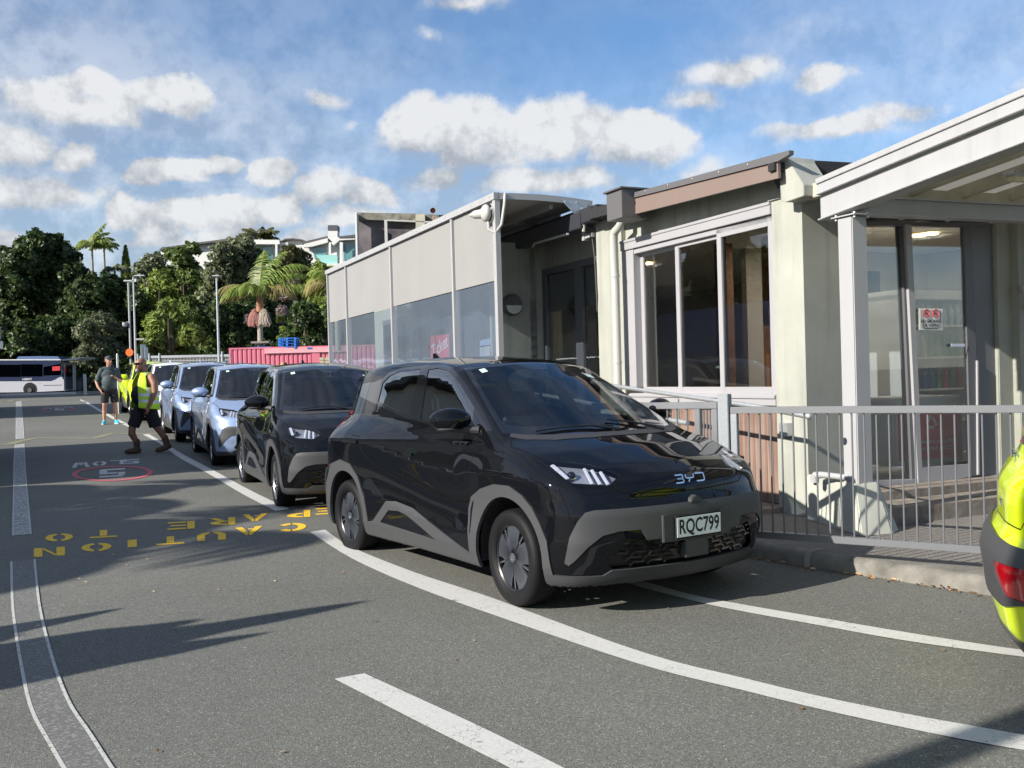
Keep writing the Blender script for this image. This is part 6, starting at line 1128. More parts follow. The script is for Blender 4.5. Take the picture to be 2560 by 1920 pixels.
def pallet(u0,u1,v1,D,label,group=None,mt=M_BLUE,depth=1.0,h=.15):
    a=at(u0,v1,D); w=(u1-u0)*D/F_PX; root=thing('pallet',label,'pallet',loc=(a[0]+w/2,a[1]+depth/2,a[2]),group=group)
    m=MB(); 
    for k in range(7): yy=-depth/2+k*(depth-.1)/6; m.box(-w/2,w/2,yy,yy+.1,h-.025,h)
    root_o=m.build('top_board',[mt],root); m=MB()
    for xx in(-w/2,-.05,w/2-.1):
        m.box(xx,xx+.1,-depth/2,depth/2,.0,.02)
        for yy in(-depth/2,-.05,depth/2-.1): m.box(xx,xx+.12,yy,yy+.1,.02,h-.025)
    m.build('blocks',[mt],root); return root
for i,(v,n_) in enumerate(((872.5,'bottom'),(865.3,'second from the bottom'),(858.1,'third from the bottom'),(850.9,'topmost'))): pallet(695,739,v,59.3,'bright blue pallet, %s of the stack of four on the container'%n_,'blue pallets stacked on the container')
pallet(623,676,874,59.3,'single blue pallet lying under a timber board on the left of the container roof'); m=MB(); a=at(627,858.5,59.3); m.box(a[0],a[0]+1.1,a[1],a[1]+.9,a[2],a[2]+.12); o=m.build('timber_board',[M_TIMD]); props(o,'weathered brown timber slab resting on the single blue pallet','timber')
m=MB(); a=at(680,873.5,59.3); m.box(a[0]-.1,a[0]+3.2,a[1]+.5,a[1]+1.2,a[2],a[2]+.09); m.box(a[0]+1.8,a[0]+2.6,a[1]+.3,a[1]+.5,a[2]+.0,a[2]+.05); o=m.build('plank_stack',[mat('brown_plank',(.20,.10,.05),.8)]); props(o,'long brown planks lying on the container roof behind the pallet stack','planks')
# ---- poles, crossing beacon, signs, fence
def lamp_pole(u,vt,D,label,head=True,r=.045,arm=0,name='lamp_pole'):
    t=at(u,vt,D); z0=float(gz(t[0],t[1])); root=thing(name,label,'lamp post',loc=(t[0],t[1],z0)); h=t[2]-z0; m=MB(); m.tube([(0,0,0),(0,0,h*.5),(0,0,h-.05)],[r*1.5,r*1.2,r*.8],12); m.tube([(0,0,0),(0,0,.25)],[r*2.2,r*2.0],12); m.build('pole',[M_GALV],root,smooth=True)
    if head: m=MB(); m.rbox((arm*.35,-.05,h),(.55 if arm else .34,.2,.06)); m.build('lamp_head',[M_GALV],root,bevel=.02)
    return root,h
rt,h=lamp_pole(541,690,45,'plain galvanised lamp pole in front of the palm and left of the container'); m=MB(); m.rbox((.22,-.1,1.35),(.28,.15,.55)); m.build('control_box',[M_GALV],rt,bevel=.02)
rt,h=lamp_pole(333,690,50,'taller bent headed lamp pole directly beside the banded crossing pole',arm=1)
m=MB(); m.rbox((.25,-.05,3.0),(.5,.10,.08)); m.build('cross_arm',[M_WPAINT],rt)
t=at(321,702,49); z0=float(gz(t[0],t[1])); rt=thing('crossing_pole','black and white banded pole with an orange disc and white camera','pole',loc=(t[0],t[1],z0)); h=t[2]-z0
m=MB(); bands=[0,.55,1.05,1.5,1.95,2.25,2.6,h-.1]
for i,(a,b) in enumerate(zip(bands,bands[1:])): m.tube([(0,0,a),(0,0,b)],.055,12,mi=(i+1)%2 if i<6 else 0)
m.build('banded_pole',[M_WPAINT,M_INTD],rt,smooth=True); d=at(322,880.5,48.6)[2]-z0; m=MB(); m.lathe([(0,-.02),(.19,-.02),(.19,.02),(0,.02)],28,(0,-.14,d),axis='y'); m.build('orange_disc',[mat('orange_disc',(.95,.14,.02),.45)],rt,smooth=True)
m=MB(); m.rbox((0,0,h),(.42,.2,.06)); m.tube([(0,0,h-.6),(0,0,h)],.04,8); m.build('lamp_head',[M_GALV],rt); cz=at(312,812,49)[2]-z0; m=MB(); m.tube([(0,0,cz+.12),(-.16,-.05,cz+.12)],.035,8); m.ball((-.22,-.06,cz),(.13,.13,.12)); m.tube([(-.22,-.06,cz),(-.22,-.06,cz+.12)],.13,14); m.build('dome_camera',[M_WPAINT],rt,smooth=True)
t=at(358,868,52); z0=float(gz(t[0],t[1])); rt=thing('road_sign','grey backed rectangular road sign seen from behind','sign',loc=(t[0],t[1],z0)); m=MB(); m.rbox((0,0,t[2]-z0-.25),(.30,.03,.80),.9); m.rbox((.14,.02,t[2]-z0-.3),(.22,.03,.6),.9); m.build('sign_plate',[M_GALV],rt); m=MB(); m.tube([(0,0.05,0),(0,0.05,t[2]-z0)],.03,8); m.build('sign_post',[M_GALV],rt)
FB=thing('mesh_fence','long galvanised mesh fence between the signs and the pink container','fence',loc=tuple(at(460,935,56)))
y0=at(345,893,56); y1=at(575,888,56); zt=y0[2]; m=MB(); m.beam((y0[0],y0[1],zt),(y1[0],y1[1],zt-.05),.10,.14); m.beam((y0[0],y0[1],zt-.25),(y1[0],y1[1],zt-.3),.04,.04); m.beam((y0[0],y0[1],zt-1.4),(y1[0],y1[1],zt-1.4),.04,.05); lp(m,'rail',M_GALV,FB)
m=MB()
for k in range(64): x=y0[0]+(y1[0]-y0[0])*k/63; m.box(x-.014,x+.014,y0[1]-.01,y0[1]+.01,zt-1.4,zt)
lp(m,'pickets',M_GALV,FB)
for u in(345,374,399,556): a=at(u,887,56); m=MB(); m.tube([(a[0],a[1]-.06,float(gz(a[0],a[1]))),(a[0],a[1]-.06,zt+.2)],.045,8); lp(m,'post',M_GALV,FB,smooth=True)
for (u,vt,vb,D,lab,r) in((293,884,992,30,'tall slim silver post just right of the man in the cap',.035),(209.5,935,976,62,'left post of the silver pair by the bus shelter',.05),(213.5,935,976,62,'right post of the silver pair by the bus shelter',.05)):
    t=at(u,vt,D); z0=float(gz(t[0],t[1])); m=MB(org=(t[0],t[1],z0)); m.tube([(t[0],t[1],z0),(t[0],t[1],t[2]-.08),(t[0],t[1],t[2])],[r,r,r*.7],12); o=m.build('metal_post',[M_GALV],smooth=True); props(o,lab,'post')
BF=thing('black_railing','low black railing beyond the crossing behind the man in the cap','railing',loc=tuple(at(250,975,64))); a=at(190,945,64); b=at(300,945,64); zb=float(gz(a[0],a[1])); m=MB(); 
for z in(a[2],a[2]-.1,zb+.15): m.beam((a[0],a[1],z),(b[0],b[1],z),.04,.04)
for k in range(36): x=a[0]+(b[0]-a[0])*k/35; m.box(x-.01,x+.01,a[1]-.01,a[1]+.01,zb,a[2])
lp(m,'bars',mat('black_paint',(.015,.016,.018),.5),BF)
# far kerb line and cross road
m=MB(); m.add([(-70,71,float(gz(-50,71))+.02),(2,64,float(gz(-10,66))+.02),(2,64.4,float(gz(-10,66))+.16),(-70,71.4,float(gz(-50,71))+.16),(2,68,float(gz(-10,66))+.17),(-70,75,float(gz(-50,71))+.17)],[(0,1,2,3),(3,2,4,5)]); o=m.build('far_footpath',[mat('far_footpath',(.36,.33,.29),.9,var=.1,scale=1)]); props(o,kind='structure')
m=MB(); 
for k in range(9): x=-48+k*3.0; y=62.5+.0*k; m.add([(x,y,float(gz(x,y))+.02),(x+1.5,y,float(gz(x,y))+.02),(x+1.6,y+.8,float(gz(x,y+.8))+.02),(x+.1,y+.8,float(gz(x,y+.8))+.02)],[(0,1,2,3)])
struct(m,'crossing_bars',[M_WHITE])
# ---- bus
M_BNAVY=mat('bus_navy',(.025,.035,.075),.25,coat=.6); M_BGREY=mat('bus_silver',(.42,.43,.47),.35,coat=.4); M_BGL=glass_mat('bus_glass',(.12,.14,.16),1.2,base=.12)
DB=80.; br=at(163,976,DB); bz=float(gz(br[0],br[1]))+.0; sc=DB/F_PX; wy=at(75,985,DB)[2]; BU=thing('city_bus','navy and silver city bus behind the crossing, cut off by the left edge','bus',loc=(br[0],br[1],wy))
bf=lambda x,y:(x*.11754,860+y*.11754)
def bp(px,d0,d1,name,mt,par=None,bev=0.):
    P=[at(*bf(*p),DB) for p in px]; m=MB(); n=len(P); m.add([(p[0],p[1]+d0,p[2]) for p in P]+[(p[0],p[1]+d1,p[2]) for p in P],[tuple(range(n)),tuple(range(2*n-1,n-1,-1))]+[(i,(i+1)%n,n+(i+1)%n,n+i) for i in range(n)]); o=m.build(name,mt,par or BU,bevel=bev); o.matrix_parent_inverse=Matrix.Translation(-Vector(BU.location)) if (par is None) else Matrix.Identity(4); return o
bo=bp([(-1700,800),(1090,790),(1180,755),(1250,710),(1315,695),(1330,735),(1375,780),(1392,880),(1390,990),(820,1018),(800,1018),(-1700,1060)],0,2.5,'lower_body',M_BGREY)
bp([(-1700,345),(1270,340),(1300,420),(1340,600),(1315,695),(1250,710),(1180,755),(1090,790),(-1700,800)],-.004,2.49,'upper_body',M_BNAVY); bp([(-1700,330),(1280,325),(1300,345),(-1700,352)],-.02,2.5,'roof_edge',M_HW); bp([(300,330),(340,275),(370,262),(850,258),(1190,262),(1240,322)],.3,2.2,'roof_unit',mat('bus_roof_unit',(.10,.15,.28),.3,coat=.5))
for px in([(450,430),(905,430),(905,690),(450,690)],[(-20,440),(440,440),(440,700),(-20,700)],[(925,490),(1290,420),(1295,660),(925,670)],[(-480,445),(-40,445),(-40,705),(-480,705)],[(-950,450),(-500,450),(-500,710),(-950,710)]): bp(px,-.02,.01,'window',M_BGL)
m=MB(); p=at(*bf(640,980),DB); rw=92*.11754*sc
m.lathe([(0,-.10),(rw*.5,-.12),(rw*.55,-.05)],20,(p[0],p[1],p[2]),axis='y',mi=1); m.lathe([(rw*.55,-.06),(rw,-.06),(rw,.3),(0,.3)],28,(p[0],p[1],p[2]),axis='y',mi=0); lp(m,'wheel',[M_TYRE,M_RIMS],BU,smooth=True)
m=MB(); m.lathe([(0,-.03),(rw*1.55,-.03),(rw*1.55,.02),(0,.02)],28,(p[0],p[1],p[2]+rw*.2),axis='y'); lp(m,'wheel_arch',M_UND,BU)
p=at(*bf(580,750),DB); vs,fs=text_geo('NB8057',.24); m=MB(); m.add([(p[0]+x,p[1]-.03,p[2]+y) for x,y,z in vs],fs); lp(m,'fleet_number',M_WHT,BU); bp([(1115,480),(1280,470),(1280,565),(1115,570)],-.03,-.022,'red_ad_reflection',M_REDP); bp([(925,876),(1315,868),(1315,878),(925,886)],-.012,0,'panel_gap',M_UND); bp([(830,820),(865,828),(830,838)],-.015,0,'side_marker',mat('orange_marker',(.8,.25,.05),.4))  # red patch on the bus window paints an advert's reflection
# bus shelter
BS=thing('bus_shelter','small glass bus shelter with a flat sloping roof at the front of the bus','bus shelter',loc=tuple(at(178,976,78)))
def sp(px,D,d,name,mt): P=[at(*bf(*p),D) for p in px]; m=MB(); n=len(P); m.add([tuple(p) for p in P]+[(p[0],p[1]+d,p[2]) for p in P],[tuple(range(n)),tuple(range(2*n-1,n-1,-1))]+[(i,(i+1)%n,n+(i+1)%n,n+i) for i in range(n)]); return lp(m,name,mt,BS)
sp([(1310,330),(1740,280),(1745,295),(1620,335),(1320,352)],77,2.5,'roof',M_HW); 
for x in(1355,1545,1580): sp([(x,400),(x+22,400),(x+28,985),(x+6,985)],77.5,.1,'post',M_GALV)
sp([(1385,480),(1540,480),(1550,960),(1395,960)],77.6,.03,'glass_panel',G_DARK); sp([(1365,395),(1600,395),(1600,440),(1365,440)],77.4,.1,'fascia',M_TIMD); sp([(1368,500),(1398,505),(1395,640),(1372,635)],77.2,.1,'red_sign',M_REDP)
sp([(1600,780),(1680,780),(1680,980),(1600,980)],78,.5,'litter_bin',M_CAP)
# stack of pale blocks by the end of the awning
SB=thing('stone_blocks','short stack of pale stone blocks between the container and the awning end','blocks',loc=tuple(at(812,930,45))); rr=random.Random(9)
for r in range(2):
    for k in range(3): a=at(799+k*12,894+r*9+8,45); m=MB(); m.box(a[0],a[0]+.21,a[1],a[1]+.3,a[2],a[2]+.155); lp(m,'block',mat('sandstone',(.42,.38,.26),.9,var=.2,scale=5),SB,bevel=.015)
# ================================================================== vehicles and planting just outside the left of the view (they throw the long shadows and show in the glass)
M_TRUCK=mat('truck_white',(.55,.57,.60),.4,coat=.5); M_TBLUE=mat('truck_blue',(.04,.09,.20),.5,coat=.3)
def truck(label,x,y,yaw,L,H,cabm,boxm,name='parked_truck',cat='truck'):
    rt=thing(name,label,cat,loc=(x,y,float(gz(x,y))),rz=R_(yaw)); m=MB(); m.box(-L,-1.9,-1.2,1.2,.95,H); m.build('cargo_box',[boxm],rt,bevel=.03); m=MB(); m.prism([(-1.8,.5),(0,.5),(.05,1.5),(-.25,2.55),(-1.8,2.65)],lambda a,b,d:(a,d,b),-1.15,1.15); cb=m.build('cab',[cabm],rt,bevel=.05)
    m=MB(); m.prism([(-.02+.06,1.55),(-.20+.02,2.4),(-.24+.02,2.4),(.0,1.55)],lambda a,b,d:(a,d,b),-1.05,1.05); m.build('windscreen',[M_FRIT],cb); 
    for s in(-1,1): m=MB(); m.box(-1.35,-.35,s*1.155-.01,s*1.155+.01,1.6,2.35); m.build('side_window',[M_FRIT],cb)
    m=MB(); m.box(-L,-.2,-1.0,1.0,.5,.9); m.build('chassis',[M_UND],rt)
    for s in(-1,1):
        for wx in(-.9,-L+1.2,-L+2.3): m=MB(); m.lathe([(0,-.14),(.25,-.14),(.46,-.12),(.50,0),(.46,.12),(0,.14)],24,(wx,s*1.0,.5),axis='y'); m.build('wheel',[M_TYRE],rt,smooth=True)
        m=MB(); m.rbox((-.05,s*1.38,1.95),(.12,.22,.55)); m.tube([(-.15,s*1.15,2.3),(-.05,s*1.38,2.25)],.02,6); m.build('wing_mirror',[M_UND],rt,bevel=.02)
    return rt
truck('white cabbed truck with a blue box parked beyond the left edge of the view',-8.55,12.0,-65,6.2,2.75,M_TRUCK,M_TBLUE)
# coach whose mirror reaches into the picture at the left edge
CX=thing('parked_coach','grey coach parked at the left edge with only its mirror arm showing','coach',loc=(-17.1,27.3,float(gz(-15.5,27.3))),rz=R_(-65)); m=MB(); m.box(-9.5,0,-1.25,1.25,.4,3.1); m.build('body',[mat('coach_grey',(.30,.32,.36),.35,coat=.5)],CX,bevel=.12); m=MB(); m.box(-9.2,-.4,1.245,1.26,1.5,2.7); m.box(-9.2,-.4,-1.26,-1.245,1.5,2.7); m.build('windows',[M_FRIT],CX)
for s in(-1,1):
    for wx in(-1.9,-7.2): m=MB(); m.lathe([(0,-.14),(.25,-.14),(.46,-.12),(.50,0),(.46,.12),(0,.14)],24,(wx,s*1.12,.5),axis='y'); m.build('wheel',[M_TYRE],CX,smooth=True)
a=at(-4,836,25.5); rt=CX; m=MB(); m.tube([(a[0]-.5,a[1]+.5,a[2]+.15),(a[0]-.15,a[1]+.1,a[2]+.22),(a[0]-.02,a[1],a[2]+.1)],.03,8); m.rbox((a[0]-.04,a[1],a[2]+.05),(.16,.14,.34),-.3); m.rbox((a[0]+.0,a[1]+.05,a[2]-.28),(.12,.1,.22),-.3,1); o=m.build('mirror',[mat('mirror_grey',(.20,.20,.22),.4),M_GALV],CX,bevel=.03); o.matrix_parent_inverse=(Matrix.Translation(CX.location)@Matrix.Rotation(R_(-65),4,'Z')).inverted()
# palms, lamp posts and an added paddle leaved clump for the foreground shadows, left of the lane
palm('tall palm standing left of the lane outside the view',(-14.6,2.3,0),6.0,[(a,e,l,dr,False) for a,e,l,dr in[(k*24,20+25*(k%3),.8+.1*(k%4),70+10*(k%3)) for k in range(15)]],L=3.2,ll=.95,trunk_r=.17,w=.085,nl=38,seed=11)
palm('second palm standing farther along the left of the lane',(-14.2,6.1,0),5.2,[(a,e,l,dr,False) for a,e,l,dr in[(k*27,15+25*(k%3),.8+.1*(k%4),70+10*(k%3)) for k in range(13)]],L=2.8,ll=.9,trunk_r=.17,w=.08,nl=34,seed=12)
m=MB(org=(-13.35,6.6,0)); m.tube([(-13.35,6.6,0),(-13.25,6.9,6.0)],[.08,.05],10); o=m.build('lamp_post',[M_GALV],smooth=True); props(o,'slim galvanised post outside the view on the left','post')
m=MB(org=(-5.1,-.62,0)); m.tube([(-5.1,-.62,0),(-5.1,-.62,8)],[.12,.08],12); o=m.build('lamp_post',[M_GALV],smooth=True); props(o,'galvanised lamp post standing behind the camera','lamp post')
ST=thing('paddle_leaf_shadow_caster','unseen paddle leaf clump shaped to cast the left foreground shadows','plant',loc=(-7.0,2.0,0)); rg=np.random.default_rng(4)
for k,(dx,dy,h,wd,tw) in enumerate([(tx_-1.88*h_*SH[0]+7.0,ty_-1.88*h_*SH[1]-2.0,h_,w_,0) for tx_,ty_,h_,w_ in((-.78,6.33,3.1,.15),(-1.25,5.62,2.9,.16),(-1.75,5.95,2.9,.26),(-2.2,5.35,2.8,.30),(-2.35,6.28,2.5,.16),(-2.7,5.7,2.7,.26),(-2.95,4.95,2.6,.28),(-3.1,5.4,2.9,.30),(-2.5,4.70,2.3,.16),(-3.6,6.15,2.4,.22))]):  # unseen clump; each leaf tip is set back from where its shadow should end
    # blade broadside on to the light
    bx_=np.array([dx*.55,dy*.55]); tx=np.array([dx,dy]); sd=np.array([-SH[1],SH[0]]); vs=[]; n=14
    for i in range(n+1):
        f=i/n; p=bx_+(tx-bx_)*(f**1.6); z=h*.42+h*.58*f-.10*f*f; w=1.35*wd*math.sin(math.pi*min(1,f*.93+.05))**.8*(1+.12*math.sin(i*2.1+k)); vs+=[(p[0]-sd[0]*w,p[1]-sd[1]*w,z-.03),(p[0],p[1],z),(p[0]+sd[0]*w,p[1]+sd[1]*w,z-.03)]
    m=MB(); m.add(vs,[(3*i+j,3*i+j+1,3*i+j+4,3*i+j+3) for i in range(n) for j in range(2)]); lf=m.build('leaf',[L_MID],ST); m=MB(); m.tube([(0,0,0),(bx_[0]*.5,bx_[1]*.5,h*.22),(bx_[0],bx_[1],h*.44)],[.04,.03,.02],6); m.build('stalk',[L_MID],ST)
# wooded rise and flats to the left: they shade the foot of the bank and stand in the window reflections
M_APT=mat('apartment_render',(.42,.38,.33),.8,var=.1,scale=.5); AP=thing('apartment_block','pale brown apartment block with glass balconies on the wooded rise to the left','building',loc=(-66,46,13),rz=R_(-62))
m=MB(); m.box(-11,11,0,9,0,9.5); m.build('wall',[M_APT],AP); m=MB(); m.box(-12,12,-1.6,10,9.5,10); m.box(-8,6,1,9,10,12); m.build('roof',[M_ROOF],AP)
for r in range(3):
    m=MB(); m.box(-11.5,11.5,-1.5,0,r*3.1+.0,r*3.1+.22); m.build('balcony_slab',[M_HW],AP); m=MB(); m.box(-11.3,11.3,-1.5,-1.46,r*3.1+.22,r*3.1+1.2); m.build('balcony_glass',[G_BAL],AP)
    for k in range(5): m=MB(); m.box(-10+k*4.2,-7.2+k*4.2,-.06,-.0,r*3.1+.3,r*3.1+2.7); m.build('window',[G_HOUSE],AP)
def wood(label,x,y,r,n,lm,seed):
    rg=np.random.default_rng(seed); L=[((rg.uniform(-r,r)*.6,rg.uniform(-r,r)*.6,rg.uniform(.5,1.5)*r),rg.uniform(.45,.75)*r) for _ in range(9)]; P,Nn=blob_pts(L,n/r/r*9,rg); z=float(hz(x,y)); rt=thing('tree',label,'tree',loc=(x,y,z)); link('crown',quads_mesh('crown',leaves(P,Nn,.38,1.6,rg)),rt,[lm]); m=MB(); m.tube([(0,0,-.5),(0,0,r)],[.4,.2],8); m.build('trunk',[M_BARK],rt); return rt
TP=[(-60,66,3.6),(-55,58,3.4),(-66,74,3.8),(-50,51,3.0),(-72,82,4.0),(-62,57,3.4),(-45,44,2.4),(-54,36,2.6),(-48,28,2.2),(-40,22,2.0),(-59,42,2.6),(-36,15,1.9),(-76,70,6)]
for i,(x,y,r) in enumerate(TP): o=wood('x',x,y,r,420,(L_DARK,L_MID,L_DARK)[i%3],40+i); o['label']='dark leafy tree on the wooded rise beyond the left edge of the view'; o['group']='trees on the rise beyond the left edge'
# ================================================================== place the cars
CARS=[]
def car(label,x,y,yaw,z,pitch,pm,spokes=True,first=False,group='hatchbacks queued nose to tail in the lane'):
    o=CAR if first else copy_tree(CAR); o['label']=label; o['category']='car'; o['group']=group; place(o,x,y,z,yaw,pitch); set_paint(o,pm); CARS.append(o); return o
PLATE=None
car('glossy black hatchback nearest the camera with grey wheel covers and number plate RQC799',-.021,7.48,-56.6,0,0,P_BLACK,first=True)
CARS_REST=[('black hatchback second in the queue with silver alloy wheels',-2.39,12.11,-66.0,.07,-.012,P_BLACK),('pale ice blue hatchback behind the second black car, nearer of the two blue ones',-4.52,16.63,-65.6,.18,-.02,P_BLUE),('pale ice blue hatchback farther back, behind the man in the yellow vest',-6.65,21.03,-64.5,.33,-.025,P_BLUE),('white hatchback mostly hidden behind the two blue cars',-8.95,25.6,-63.5,.46,-.025,P_WHITE),('lime yellow hatchback farthest back beside the man in the vest',-11.26,30.15,-62.6,.61,-.025,P_LIME)]
for a in CARS_REST: car(a[0],a[1],a[2],a[3],a[4],a[5],a[6]); set_spokes(CARS[-1])
LC=car('lime yellow hatchback cut off by the right edge with its black rear bumper showing',4.02,3.76,-25,0,0,P_LIME,group='hatchbacks queued nose to tail in the lane'); 
for o in CARS: clear_flag(o)
# badges and plates that only some of the cars show
wordmark(CARS[0],tuple(surfO(1.955,.785,-1,.004)[0]*np.array([1,0,1])),(0,1,0),(-.3,0,1),.235,.048,.0085,[M_CHROME])
def plate(root,text,x=2.041):
    m=MB(); m.box(x,x+.003,-.180,.180,.450,.568); p=m.build('number_plate',[M_PLATE],root,bevel=.001); vs,fs=text_geo(text,.118,0,.78,.0022); m=MB(); m.add([(x+.0045,a,.508+b*1.02) for a,b,c in vs],fs); m.build('characters',[M_INK],p); 
plate(CARS[0],'RQC799'); wordmark(CARS[0],(2.043,0,.444),(0,1,0),(0,0,1),.06,.012,.0024,[M_CHROME],'frame_badge')
def rear_badges(root):
    x=-1.93
    def bpt(y,z,off=.004):
        xs=np.linspace(-1.6,-2.1,1001); f=body(xs,np.full_like(xs,y),np.full_like(xs,z)); i=int(np.argmax(f>0)); p=np.array([xs[i],y,z]); n=grad(*[np.array([k]) for k in p])[0]; return p+n*off
    q=bpt(0,.985); wordmark(root,tuple(q),(0,-1,0),(.05,0,1),.26,.052,.009,[M_CHROME],'maker_badge'); q=bpt(-.28,.81); vs,fs=text_geo('ATTO 1',.040,.002); m=MB(); m.add([(q[0]-.004-c,q[1]-a,q[2]+b) for a,b,c in vs],fs); m.build('model_badge',[M_CHROME],root)
rear_badges(LC)
# ================================================================== people
M_SKIN=mat('skin_tan',(.42,.22,.14),.55,var=.08,scale=9); M_SKIN2=mat('skin_brown',(.26,.125,.075),.5,var=.12,scale=12); M_BLK=mat('black_cloth',(.012,.012,.015),.85,var=.3,scale=12); M_TEE=mat('dark_green_polo',(.045,.065,.070),.8,var=.15,scale=10); M_HIVIS=mat('hi_vis_yellow',(.52,.78,.03),.7,var=.06,scale=12); M_REFL=mat('reflective_tape',(.62,.64,.64),.35,.3); M_BOOT=mat('brown_boot',(.085,.05,.028),.8,var=.3,scale=30); M_SHOE=mat('bright_blue_shoe',(.02,.42,.62),.6,var=.15,scale=40); M_SOLE=mat('pale_sole',(.7,.7,.66),.7); M_HAIRG=mat('grey_beard',(.35,.33,.31),.9); M_HAIRD=mat('dark_stubble',(.07,.045,.035),.8); M_CAPG=mat('charcoal_cap',(.05,.052,.06),.8); M_HAIRB=mat('brown_hair',(.13,.055,.03),.6,var=.3,scale=20)
def fuse(mb,name,mats,parent,vox=.008,it=4,fac=.5):
    me=mb.mesh(name); o=bpy.data.objects.new(name,me); COL.objects.link(o); r=o.modifiers.new('r','REMESH'); r.mode='VOXEL'; r.voxel_size=vox; s=o.modifiers.new('s','SMOOTH'); s.iterations=it; s.factor=fac
    bpy.context.view_layer.update(); m2=bpy.data.meshes.new_from_object(o.evaluated_get(bpy.context.evaluated_depsgraph_get())); bpy.data.objects.remove(o); m2.name=name
    m2.polygons.foreach_set('use_smooth',[True]*len(m2.polygons)); m2.materials.clear()
    return link(name,m2,parent,mats)
def limb(m,pts,r,n=12):
    """tapering limb: several radii between joints, closed by balls"""
    m.tube(pts,r,n)
    for p,q in zip(pts,r): m.ball(p,q*.99,12,8)
def shell(mb,name,mats,parent,vox=.011): return fuse(mb,name,mats,parent,vox,5,.5)
def hand(m,w,d,n,curl=.6,side=1):
    """w wrist, d direction of the hand, n palm normal: palm, four curled fingers of unequal length and a thumb leaving the side"""
    w=Vector(w); d=Vector(d).normalized(); n=Vector(n).normalized(); s=d.cross(n).normalized()*side; pc=w+d*.045
    for a in(-.026,-.009,.009,.026): m.tube([tuple(w+s*a*.7),tuple(w+d*.085+s*a)],[.014,.0135],8)
    for a,L,r in((-.030,.066,.0075),(-.010,.078,.0082),(.010,.082,.0085),(.029,.074,.0082)):
        b=w+d*.085+s*a; p=[b]; dd=d.copy(); 
        for k in range(3): dd=(dd+n*curl*.75).normalized(); p.append(p[-1]+dd*L*(.42,.33,.25)[k])
        m.tube([tuple(q) for q in p],[r,r*.97,r*.9,r*.78],8); m.ball(tuple(p[-1]),r*.8,8,6)
    t0=w+d*.025+s*.030; t1=t0+(s*.7+d*.6+n*.3).normalized()*.036; t2=t1+(d*.85+n*.5).normalized()*.03; m.tube([tuple(t0),tuple(t1),tuple(t2)],[.012,.0105,.008],8); m.ball(tuple(t2),.008,8,6)
def head(m,c,f,belly=0):
    """c head centre; f facing (unit, horizontal): skull, jaw, nose, brow, ears"""
    c=Vector(c); f=Vector(f).normalized(); l=Vector((-f.y,f.x,0)); E=lambda a,b,h: tuple(c+f*a+l*b+Vector((0,0,h)))
    def ell(p,ra,rb,rh):
        b=len(m.v); m.ball((0,0,0),1,18,12); 
        for i in range(b,len(m.v)): x,y,z=m.v[i]; q=Vector(p)+f*(x*ra)+l*(y*rb)+Vector((0,0,z*rh)); m.v[i]=tuple(q)
    ell(E(-.012,0,.030),.098,.078,.090); ell(E(.022,0,-.035),.072,.064,.080); ell(E(.055,0,-.085),.034,.040,.028); ell(E(.085,0,.022),.016,.055,.012)
    ell(E(.103,0,-.018),.016,.013,.026); ell(E(.108,0,-.034),.014,.019,.012); ell(E(.090,0,-.066),.012,.026,.010); ell(E(.068,.036,-.020),.022,.022,.020); ell(E(.068,-.036,-.020),.022,.022,.020)
    for s in(-1,1): ell(E(-.012,s*.080,-.008),.020,.010,.032)
def eyes(parent,c,f):
    c=Vector(c); f=Vector(f).normalized(); l=Vector((-f.y,f.x,0))
    for s in(-1,1):
        m=MB(); m.ball(tuple(c+f*.084+l*(s*.032)+Vector((0,0,.002))),.0115,10,8); m.build('eye',[mat('eye_white',(.6,.58,.55),.3)],parent,smooth=True); m=MB(); m.ball(tuple(c+f*.0915+l*(s*.032)+Vector((0,0,.002))),.0055,8,6); m.build('iris',[M_INK],parent,smooth=True)
    m=MB(); m.beam(tuple(c+f*.1015+l*.022+Vector((0,0,-.066))),tuple(c+f*.1015-l*.022+Vector((0,0,-.066))),.004,.005); m.build('mouth_line',[mat('lip',(.25,.10,.09),.5)],parent)
# ---- man in the cap, standing, holding a small device
fa=g(264,1061); fb=g(288,1059); ctr=(fa+fb)/2; PM=thing('person','man in a charcoal cap, dark green polo, black shorts and bright blue shoes','person',loc=(ctr[0],ctr[1],float(gz(ctr[0],ctr[1]))),rz=R_(-62))
ft=lambda s:(.0,s*.13,0)
b=MB(); head(b,(.03,0,1.655),(.93,.37,0)); limb(b,[(-.01,0,1.40),(.005,0,1.50),(.02,0,1.58)],[.072,.058,.056]); b.ball((.0,0,1.28),(.115,.185,.17),18,12); b.ball((.035,0,1.08),(.145,.165,.18),18,12); b.ball((0,0,.94),(.125,.17,.12),18,12)
for s,kn,an,toe in((1,(.03,.125,.50),(-.01,.14,.09),(.16,.17,.04)),(-1,(.035,-.13,.50),(-.0,-.145,.09),(.16,-.19,.04))):
    limb(b,[(0,s*.09,.90),(.02,s*.11,.70),kn,(-.01,kn[1]*1.02,.36),(0,an[1],.20),an],[.095,.080,.056,.057,.042,.038]); limb(b,[an,(toe[0]*.5,(an[1]+toe[1])/2,.05)],[.036,.034])
limb(b,[(0,.19,1.40),(-.03,.25,1.24),(.02,.275,1.12),(.16,.20,1.16),(.24,.13,1.22)],[.058,.050,.043,.038,.028]); hand(b,(.24,.13,1.22),(.6,-.5,.5),(.2,-.8,-.5),1.0,1)
limb(b,[(0,-.19,1.40),(-.03,-.27,1.25),(-.05,-.30,1.12),(.03,-.27,.98),(.09,-.22,.89)],[.058,.050,.043,.038,.028]); hand(b,(.09,-.22,.89),(.55,.25,-.8),(-.1,.9,.3),.9,-1)
fuse(b,'body',[M_SKIN],PM,.0075)
eyes(PM,(.03,0,1.655),(.93,.37,0))
